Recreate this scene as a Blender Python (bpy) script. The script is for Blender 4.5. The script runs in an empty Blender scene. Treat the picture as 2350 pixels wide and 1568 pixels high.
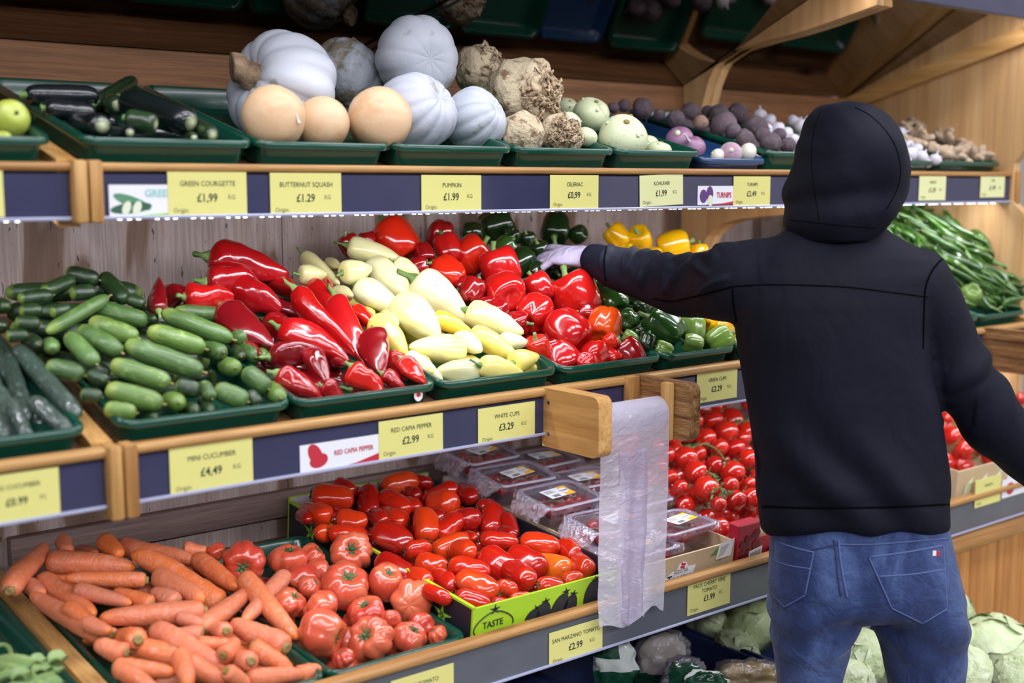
import bpy, bmesh, math, random
import numpy as np
from mathutils import Vector, Matrix, Quaternion, noise
from mathutils.bvhtree import BVHTree

random.seed(7)
SC = bpy.context.scene
COL = SC.collection
PI = math.pi

# ---------------------------------------------------------------- camera, world, lights, exposure
FPX, WPX, HPX = 2820.0, 2350, 1568          # focal length in pixels of the 2350 x 1568 frame
EYE = np.array([0.0, 0.0, 1.6])
PITCH = math.atan((HPX / 2 - 420) / FPX)
YAW = math.atan2(4700 - WPX / 2, FPX / math.cos(PITCH))
FH = np.array([math.cos(YAW), math.sin(YAW), 0.0])
CR = np.array([math.sin(YAW), -math.cos(YAW), 0.0])
CF = FH * math.cos(PITCH) + np.array([0, 0, -math.sin(PITCH)])
CU = np.cross(CR, CF)
cam = bpy.data.cameras.new('camera')
cam.sensor_width = 36.0
cam.lens = FPX / WPX * 36.0
cam.clip_start = 0.05
cam.dof.use_dof = True
cam.dof.focus_distance = 2.66
cam.dof.aperture_fstop = 1.85
camo = bpy.data.objects.new('camera', cam)
COL.objects.link(camo)
camo.matrix_world = Matrix(((CR[0], CU[0], -CF[0], EYE[0]), (CR[1], CU[1], -CF[1], EYE[1]),
                            (CR[2], CU[2], -CF[2], EYE[2]), (0, 0, 0, 1)))
SC.camera = camo
SC.view_settings.view_transform = 'Standard'
SC.view_settings.look = 'None'
SC.view_settings.gamma = 1.0
SC.view_settings.use_curve_mapping = False
SC.view_settings.exposure = -0.2
wd = bpy.data.worlds.new('shop_air')
SC.world = wd
wd.use_nodes = True
wd.node_tree.nodes['Background'].inputs[0].default_value = (0.80, 0.84, 1.0, 1)
wd.node_tree.nodes['Background'].inputs[1].default_value = 0.17

def area(name, loc, sx, sy, watts, col=(0.93, 0.94, 1.0), rot=(0, 0, 0), spread=None):
    l = bpy.data.lights.new(name, 'AREA')
    l.shape = 'RECTANGLE'
    l.size, l.size_y, l.energy, l.color = sx, sy, watts, col
    if spread: l.spread = spread
    o = bpy.data.objects.new(name, l)
    o.location, o.rotation_euler = loc, rot
    COL.objects.link(o)
    return o
# ceiling panels over the aisle, in rows parallel to the stand
for _i in range(4):
    area('ceiling_panel_lamp', (-0.5 + 1.5 * _i, 0.85, 3.0), 1.2, 0.5, 26)
for _i in range(4):
    area('ceiling_panel_lamp', (-0.8 + 1.6 * _i, -2.0, 2.85), 1.2, 0.6, 98)
# LED strip under the upper rail, plus an added unseen one under the middle (the strips themselves are built with the stand)
for _x0, _x1 in ((-0.3, 0.655), (0.79, 2.72), (2.83, 3.52)):
    area('shelf_led_lamp', ((_x0 + _x1) / 2, 2.03, 1.55), _x1 - _x0, 0.02, 6.0 * (_x1 - _x0), (0.92, 0.93, 1.0), (math.radians(28), 0, 0))
    area('shelf_led_lamp', ((_x0 + _x1) / 2, 1.93, 1.085), _x1 - _x0, 0.02, 2.8 * (_x1 - _x0), (0.92, 0.93, 1.0), (math.radians(25), 0, 0))  # unseen lamp, added to light the bottom shelf

    area('canopy_led_lamp', ((_x0 + _x1) / 2, 1.950, 2.086), _x1 - _x0, 0.02, 1.25 * (_x1 - _x0), (0.95, 0.94, 1.0), (math.radians(30), 0, 0))

# ---------------------------------------------------------------- picture-to-place helpers (points on real planes of the stand)
def ray(x, y):
    return CF + CR * ((x - WPX / 2) / FPX) - CU * ((y - HPX / 2) / FPX)
def onY(x, y, Y):
    d = ray(x, y)
    return EYE + d * ((Y - EYE[1]) / d[1])
def onX(x, y, X):
    d = ray(x, y)
    return EYE + d * ((X - EYE[0]) / d[0])
def onplane(x, y, Y0, Z0, m):
    d = ray(x, y)
    return EYE + d * ((Z0 - EYE[2] + m * (EYE[1] - Y0)) / (d[2] - m * d[1]))
def depth(p):
    return float((np.asarray(p) - EYE) @ CF)

# ---------------------------------------------------------------- geometry builders: each returns (verts, faces)
def box(x0, x1, y0, y1, z0, z1):
    v = [(x, y, z) for x in (x0, x1) for y in (y0, y1) for z in (z0, z1)]
    f = [(0, 1, 3, 2), (4, 6, 7, 5), (0, 4, 5, 1), (2, 3, 7, 6), (0, 2, 6, 4), (1, 5, 7, 3)]
    return v, f
def bbox(x0, x1, y0, y1, z0, z1, b=0.003, seg=2):
    bm = bmesh.new()
    bmesh.ops.create_cube(bm, size=1)
    for v in bm.verts:
        v.co = Vector(((x0 + x1) / 2 + v.co.x * (x1 - x0), (y0 + y1) / 2 + v.co.y * (y1 - y0), (z0 + z1) / 2 + v.co.z * (z1 - z0)))
    bmesh.ops.bevel(bm, geom=bm.edges[:], offset=b, segments=seg, affect='EDGES', profile=0.5)
    out = [tuple(v.co) for v in bm.verts], [tuple(v.index for v in f.verts) for f in bm.faces]
    bm.free()
    return out
def prism(poly, axis, a0, a1):
    """closed polygon (2d) pushed along an axis: 'x' -> poly in (y,z); 'y' -> (x,z); 'z' -> (x,y)"""
    n = len(poly)
    def pt(p, a):
        return {'x': (a, p[0], p[1]), 'y': (p[0], a, p[1]), 'z': (p[0], p[1], a)}[axis]
    v = [pt(p, a0) for p in poly] + [pt(p, a1) for p in poly]
    f = [(i, (i + 1) % n, n + (i + 1) % n, n + i) for i in range(n)]
    f += [tuple(range(n - 1, -1, -1)), tuple(range(n, 2 * n))]
    return v, f
def tube(pts, rad, n=8, cap=True):
    pts = [Vector(p) for p in pts]
    if not hasattr(rad, '__len__'): rad = [rad] * len(pts)
    v, f = [], []
    t0 = (pts[1] - pts[0]).normalized()
    a = Vector((0, 0, 1)) if abs(t0.z) < 0.9 else Vector((1, 0, 0))
    u = (a - t0 * a.dot(t0)).normalized()
    for i, p in enumerate(pts):
        t = (pts[min(i + 1, len(pts) - 1)] - pts[max(i - 1, 0)]).normalized()
        u = (u - t * u.dot(t)).normalized()
        w = t.cross(u)
        for k in range(n):
            g = 2 * PI * k / n
            v.append(tuple(p + (u * math.cos(g) + w * math.sin(g)) * rad[i]))
    for i in range(len(pts) - 1):
        for k in range(n):
            f.append((i * n + k, i * n + (k + 1) % n, (i + 1) * n + (k + 1) % n, (i + 1) * n + k))
    if cap:
        f.append(tuple(range(n - 1, -1, -1)))
        f.append(tuple(range((len(pts) - 1) * n, len(pts) * n)))
    return v, f
def loft(rings, cap=True):
    n = len(rings[0])
    v = [tuple(p) for r in rings for p in r]
    f = []
    for i in range(len(rings) - 1):
        for k in range(n):
            f.append((i * n + k, i * n + (k + 1) % n, (i + 1) * n + (k + 1) % n, (i + 1) * n + k))
    if cap:
        f.append(tuple(range(n - 1, -1, -1)))
        f.append(tuple(range((len(rings) - 1) * n, len(rings) * n)))
    return v, f
def surf(fn, nu=22, nv=20, poles=True):
    """fn(u in 0..1 along, a angle) -> point; closed at both poles"""
    v, f = [fn(0, 0)], []
    for i in range(1, nu):
        for k in range(nv):
            v.append(fn(i / nu, 2 * PI * k / nv))
    v.append(fn(1, 0))
    for k in range(nv):
        f.append((0, 1 + (k + 1) % nv, 1 + k))
        f.append((len(v) - 1, 1 + (nu - 2) * nv + k, 1 + (nu - 2) * nv + (k + 1) % nv))
    for i in range(nu - 2):
        for k in range(nv):
            a, b = 1 + i * nv, 1 + (i + 1) * nv
            f.append((a + k, a + (k + 1) % nv, b + (k + 1) % nv, b + k))
    return v, f
def merge(*gs):
    v, f = [], []
    for g in gs:
        n = len(v)
        v += [tuple(p) for p in g[0]]
        f += [tuple(i + n for i in q) for q in g[1]]
    return v, f
def xform(g, M):
    return [tuple(M @ Vector(p)) for p in g[0]], g[1]
def n3(p, s=1.0, o=0.0):
    return noise.noise(Vector((p[0] * s + o, p[1] * s - o, p[2] * s + 2 * o)))
def resample(pts, n):
    pts = np.asarray(pts, float)
    d = np.r_[0, np.cumsum(np.linalg.norm(np.diff(pts, axis=0), axis=1))]
    q = np.linspace(0, d[-1], n)
    return np.stack([np.interp(q, d, pts[:, k]) for k in range(pts.shape[1])], 1)
def smoothline(pts, n):
    """Catmull-Rom through the points"""
    P = [np.asarray(p, float) for p in pts]
    P = [2 * P[0] - P[1]] + P + [2 * P[-1] - P[-2]]
    out = []
    m = len(P) - 3
    for q in np.linspace(0, m - 1e-6, n):
        i, t = int(q), q - int(q)
        a, b, c, d = P[i:i + 4]
        out.append(0.5 * (2 * b + (c - a) * t + (2 * a - 5 * b + 4 * c - d) * t * t + (3 * b - a - 3 * c + d) * t ** 3))
    return out

def mesh(name, g, mat, smooth=True, angle=None):
    me = bpy.data.meshes.new(name)
    me.from_pydata(g[0], [], g[1])
    if mat: me.materials.append(mat)
    if smooth: me.polygons.foreach_set('use_smooth', [True] * len(me.polygons))
    if smooth and angle: me.set_sharp_from_angle(angle=math.radians(angle))
    me.update()
    return me
def add(name, me, parent=None, M=None):
    o = bpy.data.objects.new(name, me)
    COL.objects.link(o)
    if parent is not None: o.parent = parent
    if M is not None: o.matrix_basis = M
    return o
def tag(o, label=None, cat=None, group=None, kind=None):
    if label: o['label'] = label
    if cat: o['category'] = cat
    if group: o['group'] = group
    if kind: o['kind'] = kind
    return o
class Thing:
    """an Empty at the thing's base whose parts are given in world coordinates"""
    def __init__(s, name, label=None, cat=None, loc=(0, 0, 0), group=None, kind=None):
        s.o = bpy.data.objects.new(name, None)
        s.o.empty_display_size = 0.05
        COL.objects.link(s.o)
        s.o.location = loc
        s.loc = Vector(loc)
        tag(s.o, label, cat, group, kind)
    def part(s, name, g, mat, parent=None, label=None, smooth=True, angle=35, kind=None):
        g = [tuple(Vector(p) - s.loc) for p in g[0]], g[1]
        o = add(name, mesh(name, g, mat, smooth, angle), parent or s.o)
        if label: o['label'] = label
        if kind: o['kind'] = kind
        return o
    def share(s, name, me, loc, parent=None):
        return add(name, me, parent or s.o, Matrix.Translation(Vector(loc) - s.loc))

# ---------------------------------------------------------------- materials
def srgb(r, g, b):
    return tuple((c / 255 / 12.92 if c <= 10.3 else ((c / 255 + 0.055) / 1.055) ** 2.4) for c in (r, g, b)) + (1,)
class NT:
    def __init__(s, name):
        s.m = bpy.data.materials.new(name)
        s.m.use_nodes = True
        s.t = s.m.node_tree
        s.b = s.t.nodes['Principled BSDF']
        s.out = s.t.nodes['Material Output']
    def n(s, typ, **kw):
        x = s.t.nodes.new('ShaderNode' + typ)
        for k, val in kw.items():
            if k.startswith('i_'):
                k2 = k[2:]
                x.inputs[int(k2) if k2.isdigit() else k2.replace('_', ' ')].default_value = val
            else: setattr(x, k, val)
        return x
    def l(s, a, b): s.t.links.new(a, b)
    def ramp(s, fac, stops, interp='LINEAR'):
        r = s.n('ValToRGB')
        r.color_ramp.interpolation = interp
        e = r.color_ramp.elements
        if len(stops) == 1: stops = [stops[0], (1.0, stops[0][1])]
        while len(e) < len(stops): e.new(0.5)
        for el, (p, c) in zip(e, stops):
            el.position, el.color = p, c if hasattr(c, '__len__') else (c, c, c, 1)
        s.l(fac, r.inputs[0])
        return r.outputs[0]
    def mix(s, fac, a, b, mode='MIX'):
        x = s.n('MixRGB', blend_type=mode)
        for sock, val in ((x.inputs[0], fac), (x.inputs[1], a), (x.inputs[2], b)):
            if hasattr(val, 'links'): s.l(val, sock)
            else: sock.default_value = val
        return x.outputs[0]
    def coord(s, scale=(1, 1, 1), rot=(0, 0, 0), src='Object'):
        c = s.n('TexCoord')
        mp = s.n('Mapping')
        mp.inputs['Scale'].default_value = scale
        mp.inputs['Rotation'].default_value = rot
        s.l(c.outputs[src], mp.inputs[0])
        return mp.outputs[0]
    def noise(s, vec, scale, detail=4, rough=0.55, dist=0.0):
        x = s.n('TexNoise')
        x.inputs['Scale'].default_value = scale
        x.inputs['Detail'].default_value = detail
        x.inputs['Roughness'].default_value = rough
        x.inputs['Distortion'].default_value = dist
        s.l(vec, x.inputs['Vector'])
        return x.outputs[0]
    def bump(s, h, strength=0.3, dist=0.01):
        x = s.n('Bump')
        x.inputs['Strength'].default_value = strength
        x.inputs['Distance'].default_value = dist
        s.l(h, x.inputs['Height'])
        s.l(x.outputs[0], s.b.inputs['Normal'])
        return x
    def set(s, rough=None, coat=None, spec=None, trans=None, sss=None, metal=None, base=None, sheen=None, coatr=None):
        i = s.b.inputs
        if base is not None:
            if hasattr(base, 'links'): s.l(base, i['Base Color'])
            else: i['Base Color'].default_value = base
        if rough is not None: i['Roughness'].default_value = rough
        if coat is not None: i['Coat Weight'].default_value = coat; i['Coat Roughness'].default_value = 0.12 if coatr is None else coatr
        if spec is not None: i['Specular IOR Level'].default_value = spec
        if trans is not None: i['Transmission Weight'].default_value = trans
        if metal is not None: i['Metallic'].default_value = metal
        if sss is not None:
            i['Subsurface Weight'].default_value = sss
            i['Subsurface Radius'].default_value = (0.02, 0.008, 0.004)
            i['Subsurface Scale'].default_value = 0.3
        if sheen is not None: i['Sheen Weight'].default_value = sheen
        return s

def veg(name, cols, spot=None, spot_scale=3.0, spot_lo=0.55, spot_hi=0.7, rough=0.35, coat=0.0, grad=None, bump=0.0,
        bump_scale=12.0, stretch=(1, 1, 1), spec=0.5, streak=None):
    """flesh of a vegetable: colour varies from one to the next, with spots, a tip gradient and fine relief"""
    t = NT(name)
    oi = t.n('ObjectInfo')
    col = t.ramp(oi.outputs['Random'], [(i / max(1, len(cols) - 1), c) for i, c in enumerate(cols)])
    vec = t.coord(stretch)
    off = t.n('VectorMath', operation='ADD')
    t.l(vec, off.inputs[0])
    mul = t.n('VectorMath', operation='SCALE')
    mul.inputs[0].default_value = (7.0, 13.0, 5.0)
    t.l(oi.outputs['Random'], mul.inputs['Scale'])
    t.l(mul.outputs[0], off.inputs[1])
    vec = off.outputs[0]
    if spot:
        fac = t.ramp(t.noise(vec, spot_scale, 5, 0.6), [(spot_lo, 0.0), (spot_hi, 1.0)])
        col = t.mix(fac, col, spot)
    if streak:
        v2 = t.coord((streak[1], streak[1], 0.7))
        fac = t.ramp(t.noise(v2, 3.0, 3, 0.5), [(0.45, 0.0), (0.68, streak[2])])
        col = t.mix(fac, col, streak[0])
    if grad:
        sx = t.n('SeparateXYZ')
        t.l(t.coord(), sx.inputs[0])
        z0, z1, gc = grad
        mr = t.n('MapRange')
        mr.inputs['From Min'].default_value, mr.inputs['From Max'].default_value = z0, z1
        t.l(sx.outputs['Z'], mr.inputs['Value'])
        col = t.mix(mr.outputs[0], col, gc)
    t.set(rough=rough, coat=coat, spec=spec, base=col)
    if bump: t.bump(t.noise(vec, bump_scale, 4, 0.6), bump, 0.01)
    return t.m

def wood(name, c1, c2, c3, grain='x', scale=1.0, rough=0.5, knots=True, coat=0.0, fine=0.7):
    t = NT(name)
    st = {'x': (0.35, 9, 9), 'y': (9, 0.35, 9), 'z': (9, 9, 0.35)}[grain]
    st = tuple(k * scale for k in st)
    vec = t.coord(st)
    a = t.noise(vec, 2.2, 6, 0.6, 0.6)
    col = t.ramp(a, [(0.30, c1), (0.52, c2), (0.72, c3)])
    v3 = t.coord(tuple(k * 7 for k in st))
    b = t.noise(v3, 3.0, 3, 0.6)
    col = t.mix(t.ramp(b, [(0.35, 0.55 * fine), (0.6, 0.0)]), col, tuple(x * 0.55 for x in c1[:3]) + (1,))
    if knots:
        kv = {'x': (2.2, 5, 5), 'y': (5, 2.2, 5), 'z': (5, 5, 2.2)}[grain]
        vo = t.n('TexVoronoi')
        vo.inputs['Scale'].default_value = 1.1
        t.l(t.coord(kv), vo.inputs['Vector'])
        col = t.mix(t.ramp(vo.outputs['Distance'], [(0.06, 0.9), (0.16, 0.0)]), col, tuple(x * 0.28 for x in c1[:3]) + (1,))
    t.set(rough=rough, base=col, coat=coat, spec=0.35)
    t.bump(b, 0.25, 0.002)
    return t.m
def plain(name, col, rough=0.5, coat=0.0, spec=0.5, metal=0.0, noise_amt=0.0, nscale=8.0, bump=0.0):
    t = NT(name)
    base = col
    if noise_amt:
        base = t.mix(t.ramp(t.noise(t.coord(), nscale, 4), [(0.35, 0.0), (0.7, noise_amt)]), col, tuple(c * 0.45 for c in col[:3]) + (1,))
    t.set(rough=rough, coat=coat, spec=spec, metal=metal, base=base)
    if bump: t.bump(t.noise(t.coord(), nscale * 2, 4), bump, 0.003)
    return t.m
def film(name, tint, gloss, rough=0.08, haze=0.0, bscale=30.0, bstr=0.6, edge=0.5):
    """thin clear plastic: see-through, with glints on its wrinkles"""
    t = NT(name)
    tr = t.n('BsdfTransparent'); tr.inputs[0].default_value = tint
    gl = t.n('BsdfGlossy'); gl.inputs[0].default_value = (0.95, 0.93, 1, 1); gl.inputs[1].default_value = rough
    df = t.n('BsdfDiffuse'); df.inputs[0].default_value = (0.8, 0.8, 0.88, 1)
    bp = t.n('Bump'); bp.inputs['Strength'].default_value = bstr; bp.inputs['Distance'].default_value = 0.01
    t.l(t.noise(t.coord(), bscale, 4, 0.6, 1.0), bp.inputs['Height'])
    t.l(bp.outputs[0], gl.inputs['Normal'])
    lw = t.n('LayerWeight'); lw.inputs[0].default_value = 0.35
    t.l(bp.outputs[0], lw.inputs['Normal'])
    mr = t.n('MapRange'); mr.inputs['To Min'].default_value = gloss; mr.inputs['To Max'].default_value = min(0.9, gloss + edge)
    t.l(lw.outputs['Fresnel'], mr.inputs['Value'])
    m1 = t.n('MixShader'); m2 = t.n('MixShader')
    m1.inputs[0].default_value = haze
    t.l(tr.outputs[0], m1.inputs[1]); t.l(df.outputs[0], m1.inputs[2])
    t.l(mr.outputs[0], m2.inputs[0]); t.l(m1.outputs[0], m2.inputs[1]); t.l(gl.outputs[0], m2.inputs[2])
    t.l(m2.outputs[0], t.out.inputs[0])
    return t.m
def emit(name, col, s):
    t = NT(name)
    e = t.n('Emission'); e.inputs[0].default_value = col; e.inputs[1].default_value = s
    t.l(e.outputs[0], t.out.inputs[0])
    return t.m

def ply_mat():
    """vertical-grained plywood with dark cathedral patches"""
    t = NT('grey_plywood')
    a = t.noise(t.coord((7, 7, 1.1)), 1.0, 2, 0.45, 0.5)
    col = t.ramp(a, [(0.36, srgb(166, 148, 142)), (0.50, srgb(192, 176, 170)), (0.535, srgb(178, 158, 150)), (0.555, srgb(134, 108, 90)), (0.62, srgb(110, 86, 72)), (0.645, srgb(164, 142, 132))], 'LINEAR')
    g = t.noise(t.coord((110, 110, 4)), 2.0, 3, 0.6)
    col = t.mix(t.ramp(g, [(0.42, 0.28), (0.6, 0.0)]), col, srgb(98, 78, 68))
    s = t.noise(t.coord((60, 60, 18)), 1.5, 2, 0.5)
    col = t.mix(t.ramp(s, [(0.27, 0.8), (0.33, 0.0)]), col, srgb(52, 40, 36))
    vo = t.n('TexVoronoi'); vo.inputs['Scale'].default_value = 1.0
    t.l(t.coord((3.1, 3.1, 1.7)), vo.inputs['Vector'])
    col = t.mix(t.ramp(vo.outputs['Distance'], [(0.05, 0.85), (0.11, 0.0)]), col, srgb(70, 50, 40))
    t.set(rough=0.6, base=col, spec=0.3)
    t.bump(g, 0.2, 0.002)
    return t.m

M = {}
M['ply'] = ply_mat()
M['pine'] = wood('honey_pine', srgb(152, 103, 54), srgb(189, 142, 84), srgb(214, 172, 112), 'x', 1.0, 0.42, coat=0.15)
M['pine_y'] = wood('honey_pine_end', srgb(176, 122, 64), srgb(208, 160, 96), srgb(222, 180, 118), 'y', 0.8, 0.45)
M['pine_z'] = wood('honey_pine_post', srgb(150, 100, 52), srgb(192, 145, 84), srgb(214, 172, 112), 'z', 1.0, 0.42)
M['pine_ridge'] = wood('ridged_pine', srgb(84, 52, 28), srgb(160, 116, 72), srgb(196, 154, 104), 'y', 3.4, 0.5, knots=False, fine=1.3)
M['plank'] = wood('brown_plank', srgb(104, 68, 40), srgb(146, 100, 64), srgb(168, 120, 80), 'x', 1.1, 0.6)
M['panel'] = wood('knotty_side_panel', srgb(176, 130, 82), srgb(204, 160, 108), srgb(218, 180, 130), 'z', 0.32, 0.5, fine=0.5)
M['base_plank'] = wood('orange_base_plank', srgb(170, 104, 50), srgb(202, 140, 76), srgb(214, 158, 94), 'z', 0.8, 0.45)
M['batten'] = wood('grey_batten', srgb(96, 78, 72), srgb(132, 110, 104), srgb(146, 124, 116), 'x', 1.0, 0.6)
M['shelf'] = wood('shelf_board', srgb(88, 62, 44), srgb(122, 92, 66), srgb(146, 110, 82), 'x', 1.0, 0.6)
M['strip'] = plain('navy_price_channel', srgb(52, 53, 84), 0.28, coat=0.4, noise_amt=0.25, nscale=14)
M['strip_reflection'] = plain('price_channel_painted_reflection', srgb(92, 96, 104), 0.26, coat=0.4, noise_amt=0.3, nscale=9)  # bottom rail's channel: reflections painted in as a greyer colour
M['lip'] = plain('channel_lip_highlight', srgb(168, 172, 200), 0.2, coat=0.5)  # pale colour paints the highlight line along the channel's bottom edge
M['tray'] = plain('green_tray_plastic', srgb(12, 70, 54), 0.25, coat=0.35)
M['tray_blue'] = plain('blue_tray_plastic', srgb(26, 62, 104), 0.28, coat=0.3)
M['crate'] = plain('navy_crate_plastic', srgb(38, 50, 92), 0.4)
M['yellow'] = plain('yellow_card', srgb(222, 216, 130), 0.45, coat=0.1)
M['pale'] = plain('pale_yellow_card', srgb(226, 228, 168), 0.45, coat=0.1)
M['white'] = plain('white_card', srgb(232, 232, 238), 0.45, coat=0.15)
M['ink'] = plain('black_ink', srgb(42, 42, 44), 0.6)
M['ink_grey'] = plain('grey_ink', srgb(120, 116, 84), 0.6)
M['ink_red'] = plain('red_ink', srgb(190, 40, 58), 0.5)
M['ink_teal'] = plain('teal_ink', srgb(150, 200, 196), 0.5)
M['ink_green'] = plain('green_ink', srgb(84, 140, 104), 0.5)
M['ink_dkgreen'] = plain('dark_green_ink', srgb(46, 92, 70), 0.5)
M['ink_lime'] = plain('lime_ink', srgb(150, 200, 60), 0.5)
M['ink_purple'] = plain('purple_ink', srgb(96, 52, 120), 0.5)
M['ink_cream'] = plain('cream_ink', srgb(220, 226, 200), 0.5)
M['ink_yellow'] = plain('yellow_ink', srgb(238, 186, 44), 0.5)
M['ink_blue'] = plain('blue_ink', srgb(70, 70, 150), 0.5)
M['led'] = emit('led_glow', (0.93, 0.92, 1.0, 1), 14.0)
M['metal'] = plain('dull_metal', srgb(150, 150, 155), 0.35, metal=1.0)
def mirror_mat():
    t = NT('tinted_mirror')
    t.set(base=(0.22, 0.20, 0.19, 1), metal=1.0, rough=0.05)
    return t.m
M['mirror'] = mirror_mat()
M['stalk'] = veg('green_stalk', [srgb(96, 130, 62), srgb(120, 150, 84)], srgb(150, 160, 110), 4, rough=0.55)
M['calyx'] = veg('dark_calyx', [srgb(52, 78, 40), srgb(80, 100, 56)], rough=0.6)
M['vine'] = veg('tomato_vine', [srgb(84, 112, 60), srgb(110, 132, 82)], rough=0.6)
# ---------------------------------------------------------------- the room
def structure(name, g, mat, smooth=False):
    o = add(name, mesh(name, g, mat, smooth))
    o['kind'] = 'structure'
    return o
M['floor'] = plain('grey_vinyl', srgb(120, 118, 118), 0.35, noise_amt=0.2, nscale=5)
M['plaster'] = plain('cream_plaster', srgb(196, 190, 182), 0.8)
structure('floor', box(-3.5, 5.2, -3.2, 2.75, -0.06, 0.0), M['floor'])
structure('wall_back', box(-3.5, 5.2, 2.68, 2.78, 0.0, 3.2), M['plaster'])
structure('wall_right', box(5.0, 5.1, -3.2, 2.66, 0.0, 3.2), M['plaster'])

# ---------------------------------------------------------------- the produce stand: three bays
TILT = math.tan(math.radians(14.0))
TILT_LOW = math.tan(math.radians(5.0))
YB = 2.62                                    # front face of the plywood back
LEVELS = {'upper': (2.0, 1.633, TILT, 0.075), 'middle': (1.9, 1.183, TILT, 0.077), 'lower': (1.8, 0.737, TILT_LOW, 0.080)}
def shelf_base(level, Y):
    y0, z, m, _ = LEVELS[level]
    return z - {'upper': 0.012, 'middle': 0.020, 'lower': 0.052}[level] + m * (Y - y0 - 0.02)

NOSE = {'upper': 0.014, 'middle': 0.017, 'lower': 0.017}
def nosing(x0, x1, Y, zt, nh):
    p = []
    for k in range(9):
        a = -PI / 2 + PI * k / 8
        p.append((Y - 0.008 - nh * 0.35 * math.cos(a), zt - nh / 2 + nh / 2 * math.sin(a)))
    p += [(Y + 0.012, zt), (Y + 0.012, zt - nh)]
    return prism(p, 'x', x0, x1)
def bay(label, x0, x1, seams, lower=True):
    t = Thing('produce_stand', label, 'display stand', ((x0 + x1) / 2, 2.2, 0))
    for a, b in zip(seams[:-1], seams[1:]):
        t.part('back_panel', box(a + 0.0012, b - 0.0012, YB, YB + 0.018, 0.03, 1.70), M['ply'], smooth=False)
    for z0, z1 in ((1.555, 1.716), (1.719, 1.886)):
        t.part('back_plank', bbox(x0, x1, YB - 0.022, YB - 0.001, z0, z1, 0.003, 1), M['plank'])
    for lv, (Y, z, m, h) in LEVELS.items():
        za, zb = shelf_base(lv, Y + 0.03), shelf_base(lv, YB - 0.03)
        t.part('shelf_board', prism([(Y + 0.022, za), (YB - 0.025, zb), (YB - 0.025, zb - 0.018), (Y + 0.022, za - 0.018)], 'x', x0 + 0.025, x1 - 0.025), M['shelf'], smooth=False)
        t.part('wood_nosing', nosing(x0 + 0.024, x1 - 0.024, Y, z, NOSE[lv]), M['pine'], angle=60)
        zs = z - NOSE[lv] - 0.002
        ch = t.part('price_channel', merge(bbox(x0 + 0.025, x1 - 0.025, Y - 0.006, Y + 0.012, zs - h, zs - 0.001, 0.002, 1)), M['strip_reflection'] if lv == 'lower' else M['strip'])
        t.part('highlight_lip', bbox(x0 + 0.025, x1 - 0.025, Y - 0.012, Y - 0.0065, zs - h - 0.002, zs - h + 0.004, 0.0015, 1), M['lip'], parent=ch)  # thin pale strip standing in for the edge highlight
        for xs in (x0, x1 - 0.024):
            zp = {'upper': 1.535, 'middle': 1.065, 'lower': 0.62}[lv]
            t.part('post', bbox(xs, xs + 0.0235, Y - 0.026, Y + 0.014, zp, z + 0.004, 0.006), M['pine_z'])
            if lv and x0 > 0 and xs == x0 and x0 < 1: continue            # the left bay's cheek board divides these two bays
            y1 = YB - 0.03
            up = z + 0.006
            t.part('cheek_board', prism([(Y + 0.016, up - 0.002), (y1, up + m * (y1 - Y)), (y1, up + m * (y1 - Y) - 0.10), (Y + 0.016, up - 0.11)], 'x', xs - (0.012 if xs > x0 else 0), xs + 0.022), M['pine_y'], smooth=False)
        if lv != 'lower':
            L = []
            zl = zs - h + (0.0035 if lv == 'upper' else 0.02)  # the middle strip is an added one, recessed out of view
            n = int((x1 - x0 - 0.12) / 0.0165)
            for k in range(n):
                if k % 4 == 3: continue
                xx = x0 + 0.06 + k * 0.0165 + 0.001 * math.sin(k * 3)
                L.append(bbox(xx, xx + 0.0085, Y + 0.016, Y + 0.026, zl - 0.007, zl - 0.001, 0.002, 1))
            s = t.part('led_strip', bbox(x0 + 0.05, x1 - 0.05, Y + 0.0125, Y + 0.03, zl - 0.001, zl + 0.003, 0.001, 1), M['white'])
            t.part('led', merge(*L), M['led'], parent=s, kind='stuff')
    t.part('back_batten', bbox(x0 + 0.025, x1 - 0.025, YB - 0.03, YB - 0.001, 0.80, 0.863, 0.004), M['batten'])
    # tilted mirror over the top shelf, held by a canopy with a price channel of its own
    ym, zm0, yc, zc = YB - 0.024, 1.888, 1.925, 2.187
    t.part('mirror', prism([(ym, zm0), (yc, zc), (yc, zc + 0.012), (ym, zm0 + 0.012)], 'x', x0 + 0.002, x1 - 0.002), M['mirror'], smooth=False)
    t.part('canopy_board', prism([(ym + 0.02, zm0 + 0.016), (yc, zc + 0.016), (yc, zc + 0.05), (ym + 0.02, zc + 0.05)], 'x', x0 + 0.002, x1 - 0.002), M['shelf'], smooth=False)
    t.part('canopy_led_strip', bbox(x0 + 0.04, x1 - 0.04, 1.926, 1.946, 2.090, 2.096, 0.001, 1), M['led'])
    t.part('canopy_channel', bbox(x0 + 0.025, x1 - 0.025, 1.898, 1.922, 2.070, 2.235, 0.003, 1), M['strip'])
    return t
def bracket(t, x0, x1):
    def curve(pts, n=14): return [tuple(p) for p in smoothline(pts, n)]
    up = curve([(2.53, 1.70), (2.52, 1.815), (2.470, 1.938), (2.372, 1.981), (2.146, 2.010), (1.925, 2.052)])
    t.part('bracket', prism(up + [(1.925, 2.185), (2.594, 1.888), (2.594, 1.70)], 'x', x0, x1), M['panel'], smooth=False)
    mid = curve([(2.53, 1.10), (2.515, 1.38), (2.457, 1.466), (2.358, 1.497), (2.20, 1.512), (2.06, 1.520)])
    zb = shelf_base('upper', 2.06) - 0.02
    t.part('bracket', prism(mid + [(2.06, zb), (2.594, shelf_base('upper', 2.594) - 0.02), (2.594, 1.10)], 'x', x0, x1), M['panel'], smooth=False)
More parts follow.
